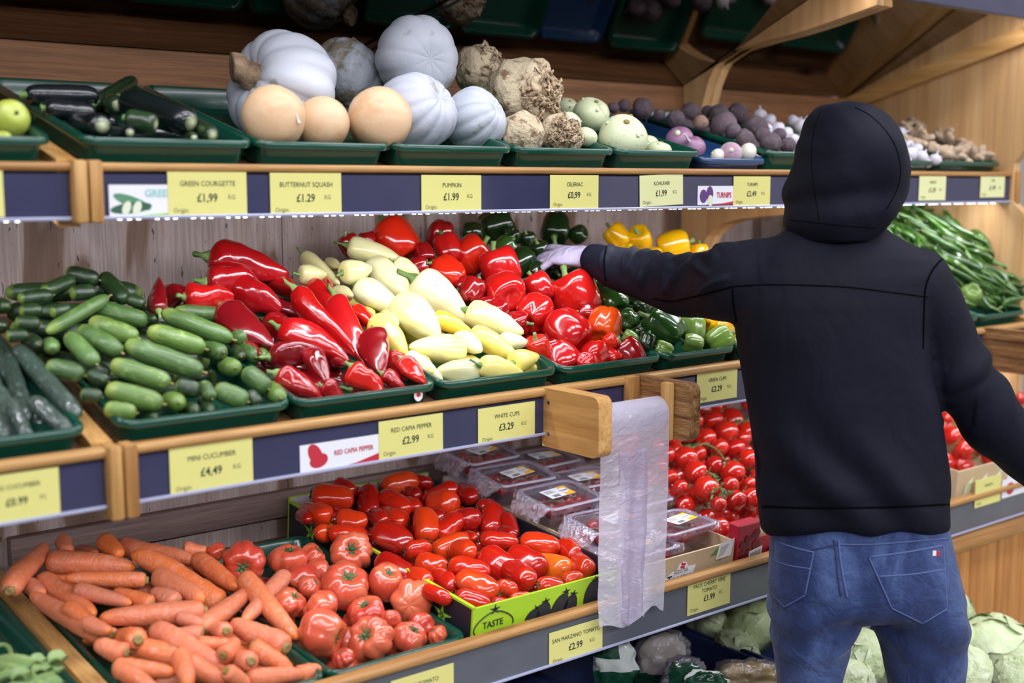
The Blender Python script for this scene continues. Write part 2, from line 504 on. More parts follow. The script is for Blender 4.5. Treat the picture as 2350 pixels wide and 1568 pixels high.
def side_batten(t, x, y0=2.6, y1=1.95):
    ym, zm0, yc, zc = YB - 0.024, 1.888, 1.925, 2.076
    sl = (zc - zm0) / (yc - ym)
    z = lambda y: zm0 + sl * (y - ym)
    t.part('side_batten', prism([(y0, z(y0) - 0.002), (y1, z(y1) - 0.002), (y1, z(y1) - 0.05), (y0, z(y0) - 0.05)], 'x', x - 0.02, x), M['pine_y'], smooth=False)

bayL = bay('left bay of the wooden produce stand holding wrapped cucumbers', -0.60, 0.7205, [-0.60, 0.19, 0.7205])
bayC = bay('long central bay of the wooden produce stand with pumpkins, peppers and tomatoes', 0.722, 2.784, [0.722, 1.412, 2.10, 2.784])
bayR = bay('short bay of the wooden produce stand holding ginger, garlic and chillies', 2.787, 3.60, [2.787, 3.60])
bracket(bayC, 2.752, 2.784)
bracket(bayR, 2.787, 2.819)
# end panel of the right bay and its boxed base
pts = [(1.94, 0.64), (1.94, 1.5), (1.985, 1.545), (1.985, 1.66), (1.935, 1.72), (1.915, 2.19), (2.64, 2.19), (2.64, 0.64)]
bayR.part('side_panel', prism(pts, 'x', 3.566, 3.60), M['panel'], smooth=False)
side_batten(bayR, 3.566)
bayR.part('base_ledge', bbox(2.79, 3.64, 1.745, 1.83, 0.605, 0.632, 0.006), M['pine'])
for k in range(6):
    bayR.part('base_plank', bbox(2.79 + k * 0.14, 2.79 + k * 0.14 + 0.137, 1.775, 1.795, 0.02, 0.604, 0.004, 1), M['base_plank'])

# ---------------------------------------------------------------- trays, crates and cartons
def rrect(x0, x1, y0, y1, r, z, n=5):
    p = []
    for cx, cy, a0 in ((x1 - r, y1 - r, 0), (x0 + r, y1 - r, PI / 2), (x0 + r, y0 + r, PI), (x1 - r, y0 + r, 1.5 * PI)):
        for k in range(n):
            a = a0 + PI / 2 * k / (n - 1)
            p.append((cx + r * math.cos(a), cy + r * math.sin(a), z))
    return p
def tray_geo(w, l, h, taper=0.016, lip=0.010, r=0.03):
    def R(i, z): return rrect(-w / 2 + i, w / 2 - i, i, l - i, max(0.006, r - i * 0.6), z)
    return loft([R(taper + 0.004, 0), R(taper, 0.003), R(lip, h - 0.014), R(0.001, h - 0.013), R(0.0, h - 0.009), R(0.001, h - 0.003), R(0.004, h),
                 R(lip, h - 0.001), R(lip + 0.004, h - 0.006), R(taper + 0.006, 0.010), R(taper + 0.012, 0.006)])
def tray(level, x0, x1, label, yoff=0.02, l=0.55, h=0.052, mat=None, name='produce_tray', cat='tray', dz=0.0, group=None):
    Y, z, m, _ = LEVELS[level]
    y = Y + yoff
    o = add(name, mesh(name, tray_geo(x1 - x0, l, h), mat or M['tray'], True, 40))
    o.location = ((x0 + x1) / 2, y, shelf_base(level, y) + 0.002 + dz)
    o.rotation_euler = (math.atan(m), 0, 0)
    tag(o, label, cat, group)
    return o
def X_at(px, Y, py=345): return float(onY(px, py, Y)[0])
ub = [X_at(p, 2.02) for p in (185, 585, 900, 1180, 1413, 1610)]
g = 0.002
for a, b, lab in ((ub[0], ub[1], 'green plastic tray holding dark courgettes on the top shelf'), (ub[1], ub[2], 'green plastic tray under the butternut squashes on the top shelf'),
                  (ub[2], ub[3], 'green plastic tray under the front grey pumpkins on the top shelf'), (ub[3], ub[4], 'green plastic tray under the celeriac roots on the top shelf'),
                  (ub[4], ub[5], 'green plastic tray holding kohlrabi on the top shelf')):
    tray('upper', a + g, b - g, lab)
tray('upper', ub[5] + g, 2.452, 'small blue plastic tray holding turnips on the top shelf', mat=M['tray_blue'], h=0.036)
tray('upper', 2.456, 2.748, 'green plastic tray heaped with beetroots on the top shelf', h=0.056)
tray('upper', 2.83, 3.195, 'green plastic tray of garlic bulbs on the top shelf', l=0.5, h=0.04)
tray('upper', 3.20, 3.552, 'green plastic tray of ginger roots on the top shelf', l=0.5, h=0.04)
tray('upper', 0.36, 0.68, 'green plastic tray with the pale green fruit, cut off by the picture edge', h=0.05)
mb = [0.728, X_at(672, 1.92, 900)] + [X_at(p, 1.92, 850) for p in (1005, 1282, 1520)]
for a, b, lab in ((mb[0], mb[1], 'green plastic tray heaped with mini cucumbers on the middle shelf'), (mb[1], mb[2], 'green plastic tray heaped with long red peppers on the middle shelf'),
                  (mb[2], mb[3], 'green plastic tray heaped with cream white peppers on the middle shelf'), (mb[3], mb[4], 'green plastic tray heaped with red bell peppers on the middle shelf'),
                  (mb[4], 2.232, 'green plastic tray heaped with green bell peppers on the middle shelf'), (2.232, 2.49, 'green plastic tray of yellow bell peppers behind the shopper\'s arm'),
                  (3.02, 3.30, 'green plastic tray under the near side of the green chilli heap'), (3.30, 3.56, 'green plastic tray under the far side of the green chilli heap')):
    tray('middle', a + g, b - g, lab)
tray('middle', 0.36, 0.68, 'green plastic tray of film-wrapped long cucumbers at the picture edge')
tray('lower', 0.727, 1.052, 'green plastic tray heaped with carrots on the bottom shelf', l=0.70, h=0.052)
tray('lower', 1.056, 1.362, 'green plastic tray heaped with ribbed beef tomatoes on the bottom shelf', l=0.64, h=0.052)
tray('lower', 0.38, 0.682, 'green plastic tray with leafy stalks at the bottom left corner', l=0.70, h=0.05)
def sticker(o_name, g, mat, parent, label=None):
    return parent.part(o_name, g, mat, label=label)
# ---------------------------------------------------------------- kinds of produce: unit shapes, long axis z, stem end at z = -0.5, radius 0.5
def sgn(x): return 1 if x >= 0 else -1
def long_shape(prof, bend=0.0, lob=0, lamp=0.0, namp=0.03, seed=0, nu=20, nv=16, nsc=1.6, flat=0.0, sbend=0.0, twist=0.0):
    def fn(u, a):
        uu = 0.5 - 0.5 * math.cos(PI * u)
        uu = 0.45 * u + 0.55 * uu
        z = uu - 0.5
        r = 0.5 * prof(uu)
        am = a + twist * uu
        r *= 1 + lamp * math.cos(lob * am + seed) * min(1, 4 * uu * (1.2 - uu)) if lob else 1
        r *= 1 + namp * n3((math.cos(a), math.sin(a), 4 * z), nsc, seed * 3.1)
        x, y = r * math.cos(a), r * math.sin(a) * (1 - flat)
        return (x + bend * (0.25 - 4 * z * z * 0.25) + sbend * math.sin(2 * PI * uu), y, z)
    return surf(fn, nu, nv)
def blunt(p=5.0, q=2.0): return lambda u: max(0.0, 1 - abs(2 * u - 1) ** p) ** (1 / q)
def knots_prof(*kv):
    xs, ys = [k[0] for k in kv], [k[1] for k in kv]
    P = smoothline(list(zip(xs, ys)), 60)
    X, Yv = [p[0] for p in P], [max(0, p[1]) for p in P]
    return lambda u: float(np.interp(u, X, Yv))
def stem_geo(z0, L, r=0.05, bend=0.2, flare=0.18, n=7, seed=0):
    rnd = random.Random(seed)
    a = rnd.uniform(0, 6.28)
    pts = [(0, 0, z0 + 0.04), (0, 0, z0 - 0.02), (bend * L * 0.3 * math.cos(a), bend * L * 0.3 * math.sin(a), z0 - 0.5 * L), (bend * L * math.cos(a), bend * L * math.sin(a), z0 - L)]
    return tube(pts, [flare, flare * 0.7, r, r * 1.25], n)
def sepals(n, z, r0, r1, lift, w=0.07, seed=0, droop=0.0):
    """a star of pointed sepals round the stem end"""
    rnd = random.Random(seed)
    gs = []
    for k in range(n):
        a = 2 * PI * k / n + rnd.uniform(-0.25, 0.25)
        L = r1 * rnd.uniform(0.8, 1.15)
        c, s = math.cos(a), math.sin(a)
        v = []
        for q, wd in ((0.0, 0.6), (0.35, 1.0), (0.7, 0.6), (1.0, 0.08)):
            rr = r0 + (L - r0) * q
            zz = z - lift * math.sin(q * 2.2) + droop * q * q
            for side, dz in ((-1, 0), (0, -0.02), (1, 0)):
                v.append((c * rr - s * side * w * wd, s * rr + c * side * w * wd, zz + dz))
        f = []
        for i in range(3):
            for j in range(2):
                f.append((i * 3 + j, i * 3 + j + 1, i * 3 + j + 4, i * 3 + j + 3))
        gs.append((v, f))
    return merge(*gs)
def ball(seed, namp=0.06, sq=2.0, oz=1.0, ribs=0, ramp=0.0, dtop=0.12, dbot=0.06, nu=18, nv=22, nsc=1.2, sharp=1.0, wid=0.28):
    def fn(u, a):
        th = PI * u
        s, c = math.sin(th), -math.cos(th)
        r = 0.5 * abs(s) ** (2 / sq)
        z = 0.5 * sgn(c) * abs(c) ** (2 / sq) * oz
        if ribs:
            k = abs(math.cos(0.5 * ribs * a + seed)) ** sharp
            r *= 1 - ramp * (1 - k) * (abs(s) ** 0.6)
            z *= 1 - 0.5 * ramp * (1 - k) * (1 - abs(s))
        nn = 1 + namp * n3((math.cos(a) * s, math.sin(a) * s, c), nsc, seed * 2.7)
        r *= nn; z *= nn
        rho = abs(s)
        z += dtop * math.exp(-(rho / wid) ** 2) if c < 0 else -dbot * math.exp(-(rho / wid) ** 2)
        return (r * math.cos(a), r * math.sin(a), z)
    return surf(fn, nu, nv)
def bell_shape(seed, lobes=4, taper=0.1):
    rnd = random.Random(seed)
    la = [rnd.uniform(0.85, 1.12) for _ in range(lobes)]
    lz = [rnd.uniform(-0.05, 0.05) for _ in range(lobes)]
    def fn(u, a):
        th = PI * u
        s, c = abs(math.sin(th)), -math.cos(th)
        r = 0.5 * s ** 0.72
        z = 0.5 * sgn(c) * abs(c) ** 0.86
        q = (a / (2 * PI) * lobes) % lobes
        i = int(q); fr = q - i
        bl = 0.5 - 0.5 * math.cos(PI * min(1, max(0, fr)))
        k = abs(math.sin(PI * fr)) ** 0.55                       # 0 in the groove, 1 on the lobe
        amp = la[i]
        gz = 0.5 + 0.5 * c                                       # 0 stem end, 1 blossom end
        r *= (1 - 0.13 * (1 - k) * (0.6 + 0.4 * s)) * (1 + 0.10 * (amp - 1)) * (1 - taper * gz)
        z += lz[i] * k * gz
        rho = s
        if c < 0: z += 0.17 * math.exp(-(rho / 0.42) ** 2) - 0.03 * k * rho
        else: z -= (0.11 * math.exp(-(rho / 0.34) ** 2)) - 0.05 * k * s
        r *= 1 + 0.05 * n3((math.cos(a) * s, math.sin(a) * s, c), 1.4, seed)
        return (r * math.cos(a), r * math.sin(a), z)
    return surf(fn, 20, 32)

PROTO = {}
def proto(kind, nvar, fn):
    """fn(i) -> (body geometry, [(part name, geometry, material)])"""
    PROTO[kind] = [fn(i) for i in range(nvar)]
_mesh = {}
def kind_mesh(kind, i, mat):
    k = (kind, i, mat.name)
    if k not in _mesh:
        b, parts = PROTO[kind][i]
        _mesh[k] = mesh(kind, b, mat)
    kp = (kind, i)
    if kp not in _mesh:
        _mesh[kp] = [(n, mesh(n, gg, mm, True)) for n, gg, mm in PROTO[kind][i][1]]
    return _mesh[k], _mesh[kp]
def put(kind, i, mat, Mx, label, cat, group=None, name=None, parts=True):
    bm_, pm = kind_mesh(kind, i % len(PROTO[kind]), mat)
    o = add(name or kind, bm_, None, Mx)
    tag(o, label, cat, group)
    if parts:
        for n, me in pm: add(n, me, o)
    return o

V = {}
V['cucumber'] = veg('cucumber_skin', [srgb(34, 60, 28), srgb(58, 92, 40), srgb(78, 112, 52), srgb(46, 76, 36), srgb(90, 124, 66)], srgb(128, 158, 92), 3.0, 0.55, 0.8, rough=0.34, coat=0.25,
                   grad=(0.30, 0.52, srgb(150, 172, 82)), bump=0.25, bump_scale=16, stretch=(1, 1, 2.0), streak=(srgb(126, 158, 82), 5.0, 0.3))
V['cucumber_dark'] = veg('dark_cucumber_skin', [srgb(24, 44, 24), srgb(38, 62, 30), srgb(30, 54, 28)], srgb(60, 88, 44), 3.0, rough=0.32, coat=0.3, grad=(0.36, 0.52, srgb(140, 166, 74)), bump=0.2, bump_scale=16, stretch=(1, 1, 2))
V['cucumber_bright'] = veg('bright_cucumber_skin', [srgb(78, 112, 42), srgb(98, 128, 50), srgb(90, 122, 58)], srgb(146, 172, 92), 3.0, rough=0.34, coat=0.25, grad=(0.25, 0.55, srgb(168, 180, 84)), bump=0.25, bump_scale=16, stretch=(1, 1, 2), streak=(srgb(140, 168, 90), 5.0, 0.3))
V['long_cucumber'] = veg('wrapped_cucumber_skin', [srgb(40, 56, 48), srgb(58, 76, 66)], srgb(96, 112, 108), 4.0, rough=0.22, coat=0.8, bump=0.5, bump_scale=9, stretch=(1, 1, 3))
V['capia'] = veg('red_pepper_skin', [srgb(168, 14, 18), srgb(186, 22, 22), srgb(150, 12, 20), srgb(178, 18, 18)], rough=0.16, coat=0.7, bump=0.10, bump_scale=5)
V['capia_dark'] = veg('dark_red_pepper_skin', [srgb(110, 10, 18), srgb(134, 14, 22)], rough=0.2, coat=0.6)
V['capia_bright'] = veg('bright_red_pepper_skin', [srgb(214, 36, 20), srgb(204, 30, 20)], rough=0.16, coat=0.7)
V['white_pepper'] = veg('cream_pepper_skin', [srgb(230, 224, 166), srgb(236, 232, 188), srgb(226, 222, 150), srgb(236, 230, 170)], srgb(222, 208, 116), 1.3, 0.5, 0.8, rough=0.26, coat=0.35)
V['white_yellow'] = veg('yellow_cream_pepper_skin', [srgb(238, 220, 112), srgb(236, 222, 130)], rough=0.26, coat=0.35)
V['white_orange'] = veg('orange_yellow_pepper_skin', [srgb(244, 190, 50)], rough=0.26, coat=0.35)
V['white_green'] = veg('greenish_pepper_skin', [srgb(196, 190, 132), srgb(206, 200, 146)], rough=0.3, coat=0.3)
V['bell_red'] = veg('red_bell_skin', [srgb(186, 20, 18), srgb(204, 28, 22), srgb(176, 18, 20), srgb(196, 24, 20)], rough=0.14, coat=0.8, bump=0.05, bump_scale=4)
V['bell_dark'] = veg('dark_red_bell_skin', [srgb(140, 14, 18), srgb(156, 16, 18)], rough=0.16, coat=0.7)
V['bell_orange'] = veg('orange_red_bell_skin', [srgb(222, 84, 14)], srgb(206, 50, 16), 1.1, 0.45, 0.65, rough=0.16, coat=0.7)
V['bell_scarlet'] = veg('scarlet_bell_skin', [srgb(214, 40, 16), srgb(208, 36, 18)], rough=0.15, coat=0.8)
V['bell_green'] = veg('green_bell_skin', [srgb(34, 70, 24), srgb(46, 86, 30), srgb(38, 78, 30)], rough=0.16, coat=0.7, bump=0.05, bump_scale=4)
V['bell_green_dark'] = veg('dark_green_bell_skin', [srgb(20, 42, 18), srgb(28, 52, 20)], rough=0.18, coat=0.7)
V['bell_lime'] = veg('lime_bell_skin', [srgb(108, 142, 48), srgb(124, 156, 74)], rough=0.18, coat=0.6)
V['bell_yellow'] = veg('yellow_bell_skin', [srgb(232, 172, 10), srgb(238, 186, 16)], srgb(206, 138, 8), 1.2, 0.55, 0.8, rough=0.16, coat=0.7)
V['chilli'] = veg('green_chilli_skin', [srgb(44, 84, 20), srgb(64, 110, 30), srgb(34, 68, 20), srgb(84, 128, 46)], rough=0.22, coat=0.6)
V['carrot'] = veg('carrot_skin', [srgb(216, 112, 56), srgb(208, 116, 80), srgb(222, 106, 38), srgb(204, 120, 92), srgb(218, 104, 44)], srgb(214, 140, 112), 2.4, 0.5, 0.72, rough=0.42, coat=0.15, bump=0.35, bump_scale=5,
                  stretch=(1.2, 1.2, 7), grad=(0.36, 0.54, srgb(226, 122, 36)))
V['beef'] = veg('beef_tomato_skin', [srgb(192, 70, 48), srgb(200, 90, 60), srgb(182, 56, 42), srgb(196, 82, 56)], srgb(214, 122, 84), 1.5, 0.5, 0.75, rough=0.25, coat=0.45, grad=(-0.34, -0.56, srgb(190, 118, 66)))
V['plum'] = veg('plum_tomato_skin', [srgb(184, 30, 14), srgb(206, 56, 18), srgb(192, 36, 16), srgb(174, 24, 14), srgb(212, 68, 20)], srgb(220, 84, 24), 1.2, 0.56, 0.85, rough=0.17, coat=0.6)
V['plum_orange'] = veg('orange_plum_skin', [srgb(226, 112, 26)], srgb(206, 64, 20), 1.0, 0.5, 0.75, rough=0.18, coat=0.6)
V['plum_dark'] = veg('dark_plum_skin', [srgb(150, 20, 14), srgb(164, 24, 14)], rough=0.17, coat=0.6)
V['vine_tomato'] = veg('vine_tomato_skin', [srgb(178, 28, 18), srgb(194, 36, 22), srgb(168, 24, 18)], srgb(206, 64, 36), 1.3, 0.58, 0.85, rough=0.18, coat=0.6)
V['cherry'] = veg('cherry_tomato_skin', [srgb(170, 26, 22), srgb(156, 22, 22)], rough=0.16, coat=0.6)
V['carrot_top'] = veg('carrot_top', [srgb(120, 116, 56), srgb(146, 120, 70)], rough=0.7)

proto('mini_cucumber', 5, lambda i: (long_shape(blunt(4.4, 2.1), (0.12, -0.06, 0.18, 0.03, 0.09)[i], namp=0.07, seed=i), [('stalk', stem_geo(-0.48, 0.07, 0.06, 0.1, 0.10, seed=i), V['carrot_top'])]))
proto('long_cucumber', 3, lambda i: (long_shape(blunt(7, 2.2), (0.1, -0.1, 0.2)[i], namp=0.10, seed=i + 9, nsc=2.5), []))
capia_prof = knots_prof((0, 0), (0.02, 0.5), (0.08, 0.86), (0.2, 1.0), (0.45, 0.92), (0.7, 0.68), (0.88, 0.38), (0.97, 0.18), (1, 0))
proto('pointed_pepper', 6, lambda i: (long_shape(capia_prof, (0.25, -0.2, 0.1, 0.4, 0.0, -0.35)[i], 3, 0.09, 0.10, i * 1.7, 26, 22, 1.8, 0.22, (0.05, -0.05, 0.1, 0, 0.06, 0)[i], 1.0),
      [('stalk', merge(stem_geo(-0.49, 0.16, 0.06, 0.5, 0.20, seed=i)), M['stalk'])]))
white_prof = knots_prof((0, 0), (0.02, 0.55), (0.07, 0.85), (0.2, 1.0), (0.4, 0.97), (0.65, 0.78), (0.85, 0.48), (0.96, 0.25), (1, 0))
proto('white_pepper', 6, lambda i: (long_shape(white_prof, (0.06, -0.08, 0.12, 0.0, 0.15, -0.05)[i], 3, 0.06, 0.08, i * 2.1, 24, 24, 1.5, 0.1),
      [('stalk', stem_geo(-0.47, 0.26, 0.045, 0.5, 0.2, seed=i), M['stalk'])]))
proto('bell_pepper', 6, lambda i: (bell_shape(i, 4 if i % 3 else 3, (0.04, 0.14, 0.1, 0.05, 0.16, 0.2)[i]), [('stalk', stem_geo(-0.33, 0.26, 0.055, 0.35, 0.14, seed=i), M['stalk'])]))
chilli_prof = knots_prof((0, 0), (0.015, 0.7), (0.06, 1.0), (0.35, 0.95), (0.7, 0.66), (0.93, 0.24), (1, 0))
proto('green_chilli', 5, lambda i: (long_shape(chilli_prof, (1.6, -1.2, 0.6, 2.4, -0.4)[i], 0, 0, 0.1, i, 20, 8, 2.0, 0.1, (0.3, -0.3, 0.5, 0, 0.2)[i]), [('stalk', stem_geo(-0.49, 0.12, 0.16, 2.5, 0.3, 6, seed=i), M['stalk'])]))
carrot_prof = knots_prof((0, 0), (0.012, 0.55), (0.04, 0.86), (0.12, 1.0), (0.35, 0.98), (0.65, 0.86), (0.86, 0.68), (0.96, 0.42), (1, 0))
proto('carrot', 6, lambda i: (long_shape(carrot_prof, (0.15, -0.1, 0.3, 0.0, -0.25, 0.1)[i], 0, 0, 0.09, i * 1.3, 24, 16, 2.4, 0, (0.06, 0, -0.08, 0.04, 0, -0.04)[i]), [('crown', ball(i, 0.3, oz=0.16, nu=6, nv=9), V['carrot_top'])]))
for b, ps in PROTO['carrot']:
    ps[0] = ('crown', xform(ps[0][1], Matrix.Translation((0, 0, -0.497)) @ Matrix.Diagonal((0.5, 0.5, 0.45, 1))), V['carrot_top'])
proto('beef_tomato', 5, lambda i: (ball(i * 1.9, 0.16, 2.15, (0.80, 0.9, 0.74, 0.86, 0.95)[i], (9, 7, 8, 10, 6)[i], (0.16, 0.12, 0.2, 0.13, 0.1)[i], 0.16, 0.05, 22, 44, 1.3, 0.5, 0.35),
      [('calyx', merge(sepals(6, -0.26 * (0.80, 0.9, 0.74, 0.86, 0.95)[i] - 0.04, 0.02, 0.20, 0.05, 0.035, i), tube([(0, 0, -0.2), (0.01, 0, -0.34)], [0.05, 0.035], 6)), M['calyx'])]))
plum_prof = knots_prof((0, 0), (0.02, 0.4), (0.1, 0.8), (0.25, 0.98), (0.5, 1.0), (0.75, 0.95), (0.9, 0.7), (0.98, 0.32), (1, 0))
proto('plum_tomato', 6, lambda i: (long_shape(plum_prof, (0.1, -0.15, 0.2, 0.0, 0.05, -0.1)[i], 3, 0.05, 0.08, i * 1.1, 18, 20, 1.4, (0, 0.06, 0.1, 0, 0.05, 0)[i]),
      [('calyx', merge(sepals(5, -0.47, 0.02, 0.26, 0.04, 0.05, i), tube([(0, 0, -0.44), (0.02, 0, -0.53)], [0.05, 0.04], 5)), M['calyx'])]))
proto('vine_tomato', 4, lambda i: (ball(i, 0.07, 2.1, (0.92, 1.0, 0.88, 1.04)[i], 0, 0, 0.06, 0.03),
      [('calyx', merge(sepals(5, -0.44 * (0.92, 1.0, 0.88, 1.04)[i], 0.02, 0.34, 0.10, 0.035, i, -0.06), tube([(0, 0, -0.40), (0.02, 0.01, -0.58)], [0.05, 0.03], 5)), M['vine'])]))
proto('cherry_tomato', 2, lambda i: (ball(i + 4, 0.05, 2.1, 1.05, 0, 0, 0.04, 0.02, 10, 12), []))

# ---------------------------------------------------------------- heaps
ORD = 'zeroth first second third fourth fifth sixth seventh eighth ninth tenth eleventh twelfth thirteenth fourteenth fifteenth sixteenth seventeenth eighteenth nineteenth twentieth twenty-first twenty-second twenty-third twenty-fourth'.split()
class Item: pass
def look_matrix(c, axis, sx, sz, roll):
    q = Vector(axis).to_track_quat('Z', 'Y').to_matrix().to_4x4()
    return Matrix.Translation(Vector(c)) @ q @ Matrix.Rotation(roll, 4, 'Z') @ Matrix.Diagonal((sx, sx, sz, 1))
class Heap:
    """a heap of one kind of produce lying on a sloping plane Z = Z0 + m (Y - Y0)"""
    def __init__(s, kind, noun, where, mat, plane, origin, zoom, cat, lmax=0.15, ymax=2.59, xr=None, seed=1, band=0.075, fat=1.0, ymin=None):
        s.__dict__.update(locals())
        s.items = []
        s.rnd = random.Random(seed)
        Y0, Z0, m = plane
        if ymin is None: s.ymin = Y0 - 0.035
        s.nrm = np.array([0, -m, 1]) / math.hypot(m, 1)
    def px(s, x, y): return s.origin[0] + x / s.zoom, s.origin[1] + y / s.zoom
    def hit(s, x, y, r=0.03):
        p = onplane(x, y, *s.plane)
        if p[1] > s.ymax - r or p[1] < 0: p = onY(x, y, s.ymax - r)
        if p[1] < s.ymin + r * 0.9: p = onY(x, y, s.ymin + r * 0.9)
        if s.xr and p[0] > s.xr - r * 0.8: p = onX(x, y, s.xr - r * 0.8)
        return p
    def lng(s, x0, y0, x1, y1, w, mat=None, look=None, rev=False, L=None, roll=None):
        a, b = s.px(x0, y0), s.px(x1, y1)
        cx, cy = (a[0] + b[0]) / 2, (a[1] + b[1]) / 2
        c = s.hit(cx, cy)
        d = w / s.zoom * depth(c) / FPX * s.fat
        pa, pb = s.hit(*a, d / 2), s.hit(*b, d / 2)
        zc = depth(c)
        lmin = d * 1.35
        lmax = s.lmax
        # grow the ends outwards: the given points are the visible ends
        def ends(k):
            za, zb = zc + (depth(pa) - zc) * k, zc + (depth(pb) - zc) * k
            return EYE + ray(*a) * za, EYE + ray(*b) * zb
        k = 1.0
        A, B = ends(k)
        while np.linalg.norm(A - B) > lmax and k > 0.02:
            k *= 0.9
            A, B = ends(k)
        if np.linalg.norm(A - B) < lmin:           # seen end on: points at the viewer, down the slope
            ax = (B - A) / max(1e-6, np.linalg.norm(A - B))
            tow = (EYE - c); tow /= np.linalg.norm(tow)
            side = ax * np.linalg.norm(A - B)
            ll = max(lmin * 1.4, 0.6 * lmax)
            v = tow * math.sqrt(max(0, ll * ll - side @ side)) + side
            B = c + tow * d * 0.3 + side * 0.2
            A = B - v
        it = Item()
        it.A, it.B, it.d = (B, A, d) if rev else (A, B, d)
        it.mat, it.look, it.roll = mat or s.mat, look, s.rnd.uniform(0, 6.28) if roll is None else roll
        it.var, it.fixed, it.fill = s.rnd.randrange(60), True, False
        s.items.append(it)
        return it
    def rnd_(s, x, y, w, h=None, mat=None, look=None, axis=None, var=None, oz=1.0):
        """round thing: centre and size in the zoomed picture; axis = way its stem end points, seen in the picture (right, up, towards viewer)"""
        h = h or w
        p = s.px(x, y)
        dpx = (w + h) / 2 / s.zoom
        c = s.hit(*p)
        d = dpx * depth(c) / FPX * s.fat
        c = s.hit(*p, d / 2)
        it = Item()
        if axis is None:
            a = s.rnd.uniform(0, 6.28)
            axis = (math.cos(a), math.sin(a) * 0.8 + 0.25, s.rnd.uniform(-0.9, 0.5))
        ax = CR * axis[0] + CU * axis[1] - CF * axis[2]
        ax = ax / np.linalg.norm(ax)
        it.A, it.B, it.d = c + ax * d * 0.001, c - ax * d * 0.001, d
        it.axis, it.oz = -ax, oz
        it.mat, it.look, it.roll = mat or s.mat, look, s.rnd.uniform(0, 6.28)
        it.var, it.fixed, it.fill = s.rnd.randrange(60) if var is None else var, True, False
        s.items.append(it)
        return it
    def fill(s, x0, x1, y0, y1, d, L, step, off, mat=None, axis=None, n_layers=1, jitter=0.4):
        Y0, Z0, m = s.plane
        for lay in range(n_layers):
            y = y0
            while y < y1:
                x = x0 + s.rnd.uniform(0, step[0] * 0.5)
                while x < x1:
                    jx, jy = x + s.rnd.uniform(-jitter, jitter) * step[0], y + s.rnd.uniform(-jitter, jitter) * step[1]
                    jx = min(max(jx, x0), x1)
                    c = np.array([jx, jy, Z0 + m * (jy - Y0)]) - s.nrm * (off + lay * d * 0.85)
                    it = Item()
                    dd = d * s.rnd.uniform(0.9, 1.1)
                    if L > d * 1.2:
                        if axis is None:
                            a = s.rnd.uniform(0, PI)
                            v = np.array([math.cos(a), math.sin(a), m * math.sin(a)])
                        else:
                            v = np.array(axis, float) + np.array([s.rnd.uniform(-.5, .5), s.rnd.uniform(-.4, .4), s.rnd.uniform(-.1, .1)])
                        v = v / np.linalg.norm(v) * L * s.rnd.uniform(0.85, 1.05)
                        v = v * (1 if s.rnd.random() < 0.6 else -1)
                    else:
                        v = np.array([s.rnd.uniform(-1, 1), s.rnd.uniform(-1, 1), s.rnd.uniform(-.2, 1)])
                        it.axis = v / np.linalg.norm(v); it.oz = 1.0
                        v = it.axis * 0.002 * d
                    it.A, it.B, it.d = c - v / 2, c + v / 2, dd
                    it.mat, it.look, it.roll, it.var = mat or s.mat, None, s.rnd.uniform(0, 6.28), s.rnd.randrange(60)
                    it.fixed, it.fill = False, True
                    s.items.append(it)
                    x += step[0]
                y += step[1]
    def emit(s, floor=None):
        its = [i for i in s.items if not i.fill and not hasattr(i, 'label')]
        band = s.band
        def yy(i): return (i.A[1] + i.B[1]) / 2
        def xx(i): return (i.A[0] + i.B[0]) / 2
        if its:
            y0 = min(yy(i) for i in its)
            rows = {}
            for i in its: rows.setdefault(int((yy(i) - y0) / band), []).append(i)
            for rk, k in enumerate(sorted(rows)):
                rows[k].sort(key=xx)
                for j, i in enumerate(rows[k]):
                    n = len(rows[k])
                    pos = ('only one' if n == 1 else f'{ORD[j + 1]} from left')
                    i.label = f"{(i.look + ' ') if i.look else ''}{s.noun}, {pos} in {ORD[rk + 1]} row up, {s.where}"
        for i in s.items:
            A, B, d = i.A, i.B, i.d
            c = (A + B) / 2
            L = np.linalg.norm(B - A)
            if hasattr(i, 'axis'): Mx = look_matrix(c, i.axis, d, d * i.oz, i.roll)
            else: Mx = look_matrix(c, B - A, d, max(L, d), i.roll)
            if i.fill:
                put(s.kind, i.var, i.mat, Mx, f"{s.noun} buried under others, {s.where}", s.cat, f"buried items: {s.noun}, {s.where}")
            else:
                put(s.kind, i.var, i.mat, Mx, i.label, s.cat, f"{s.noun} heap, {s.where}")
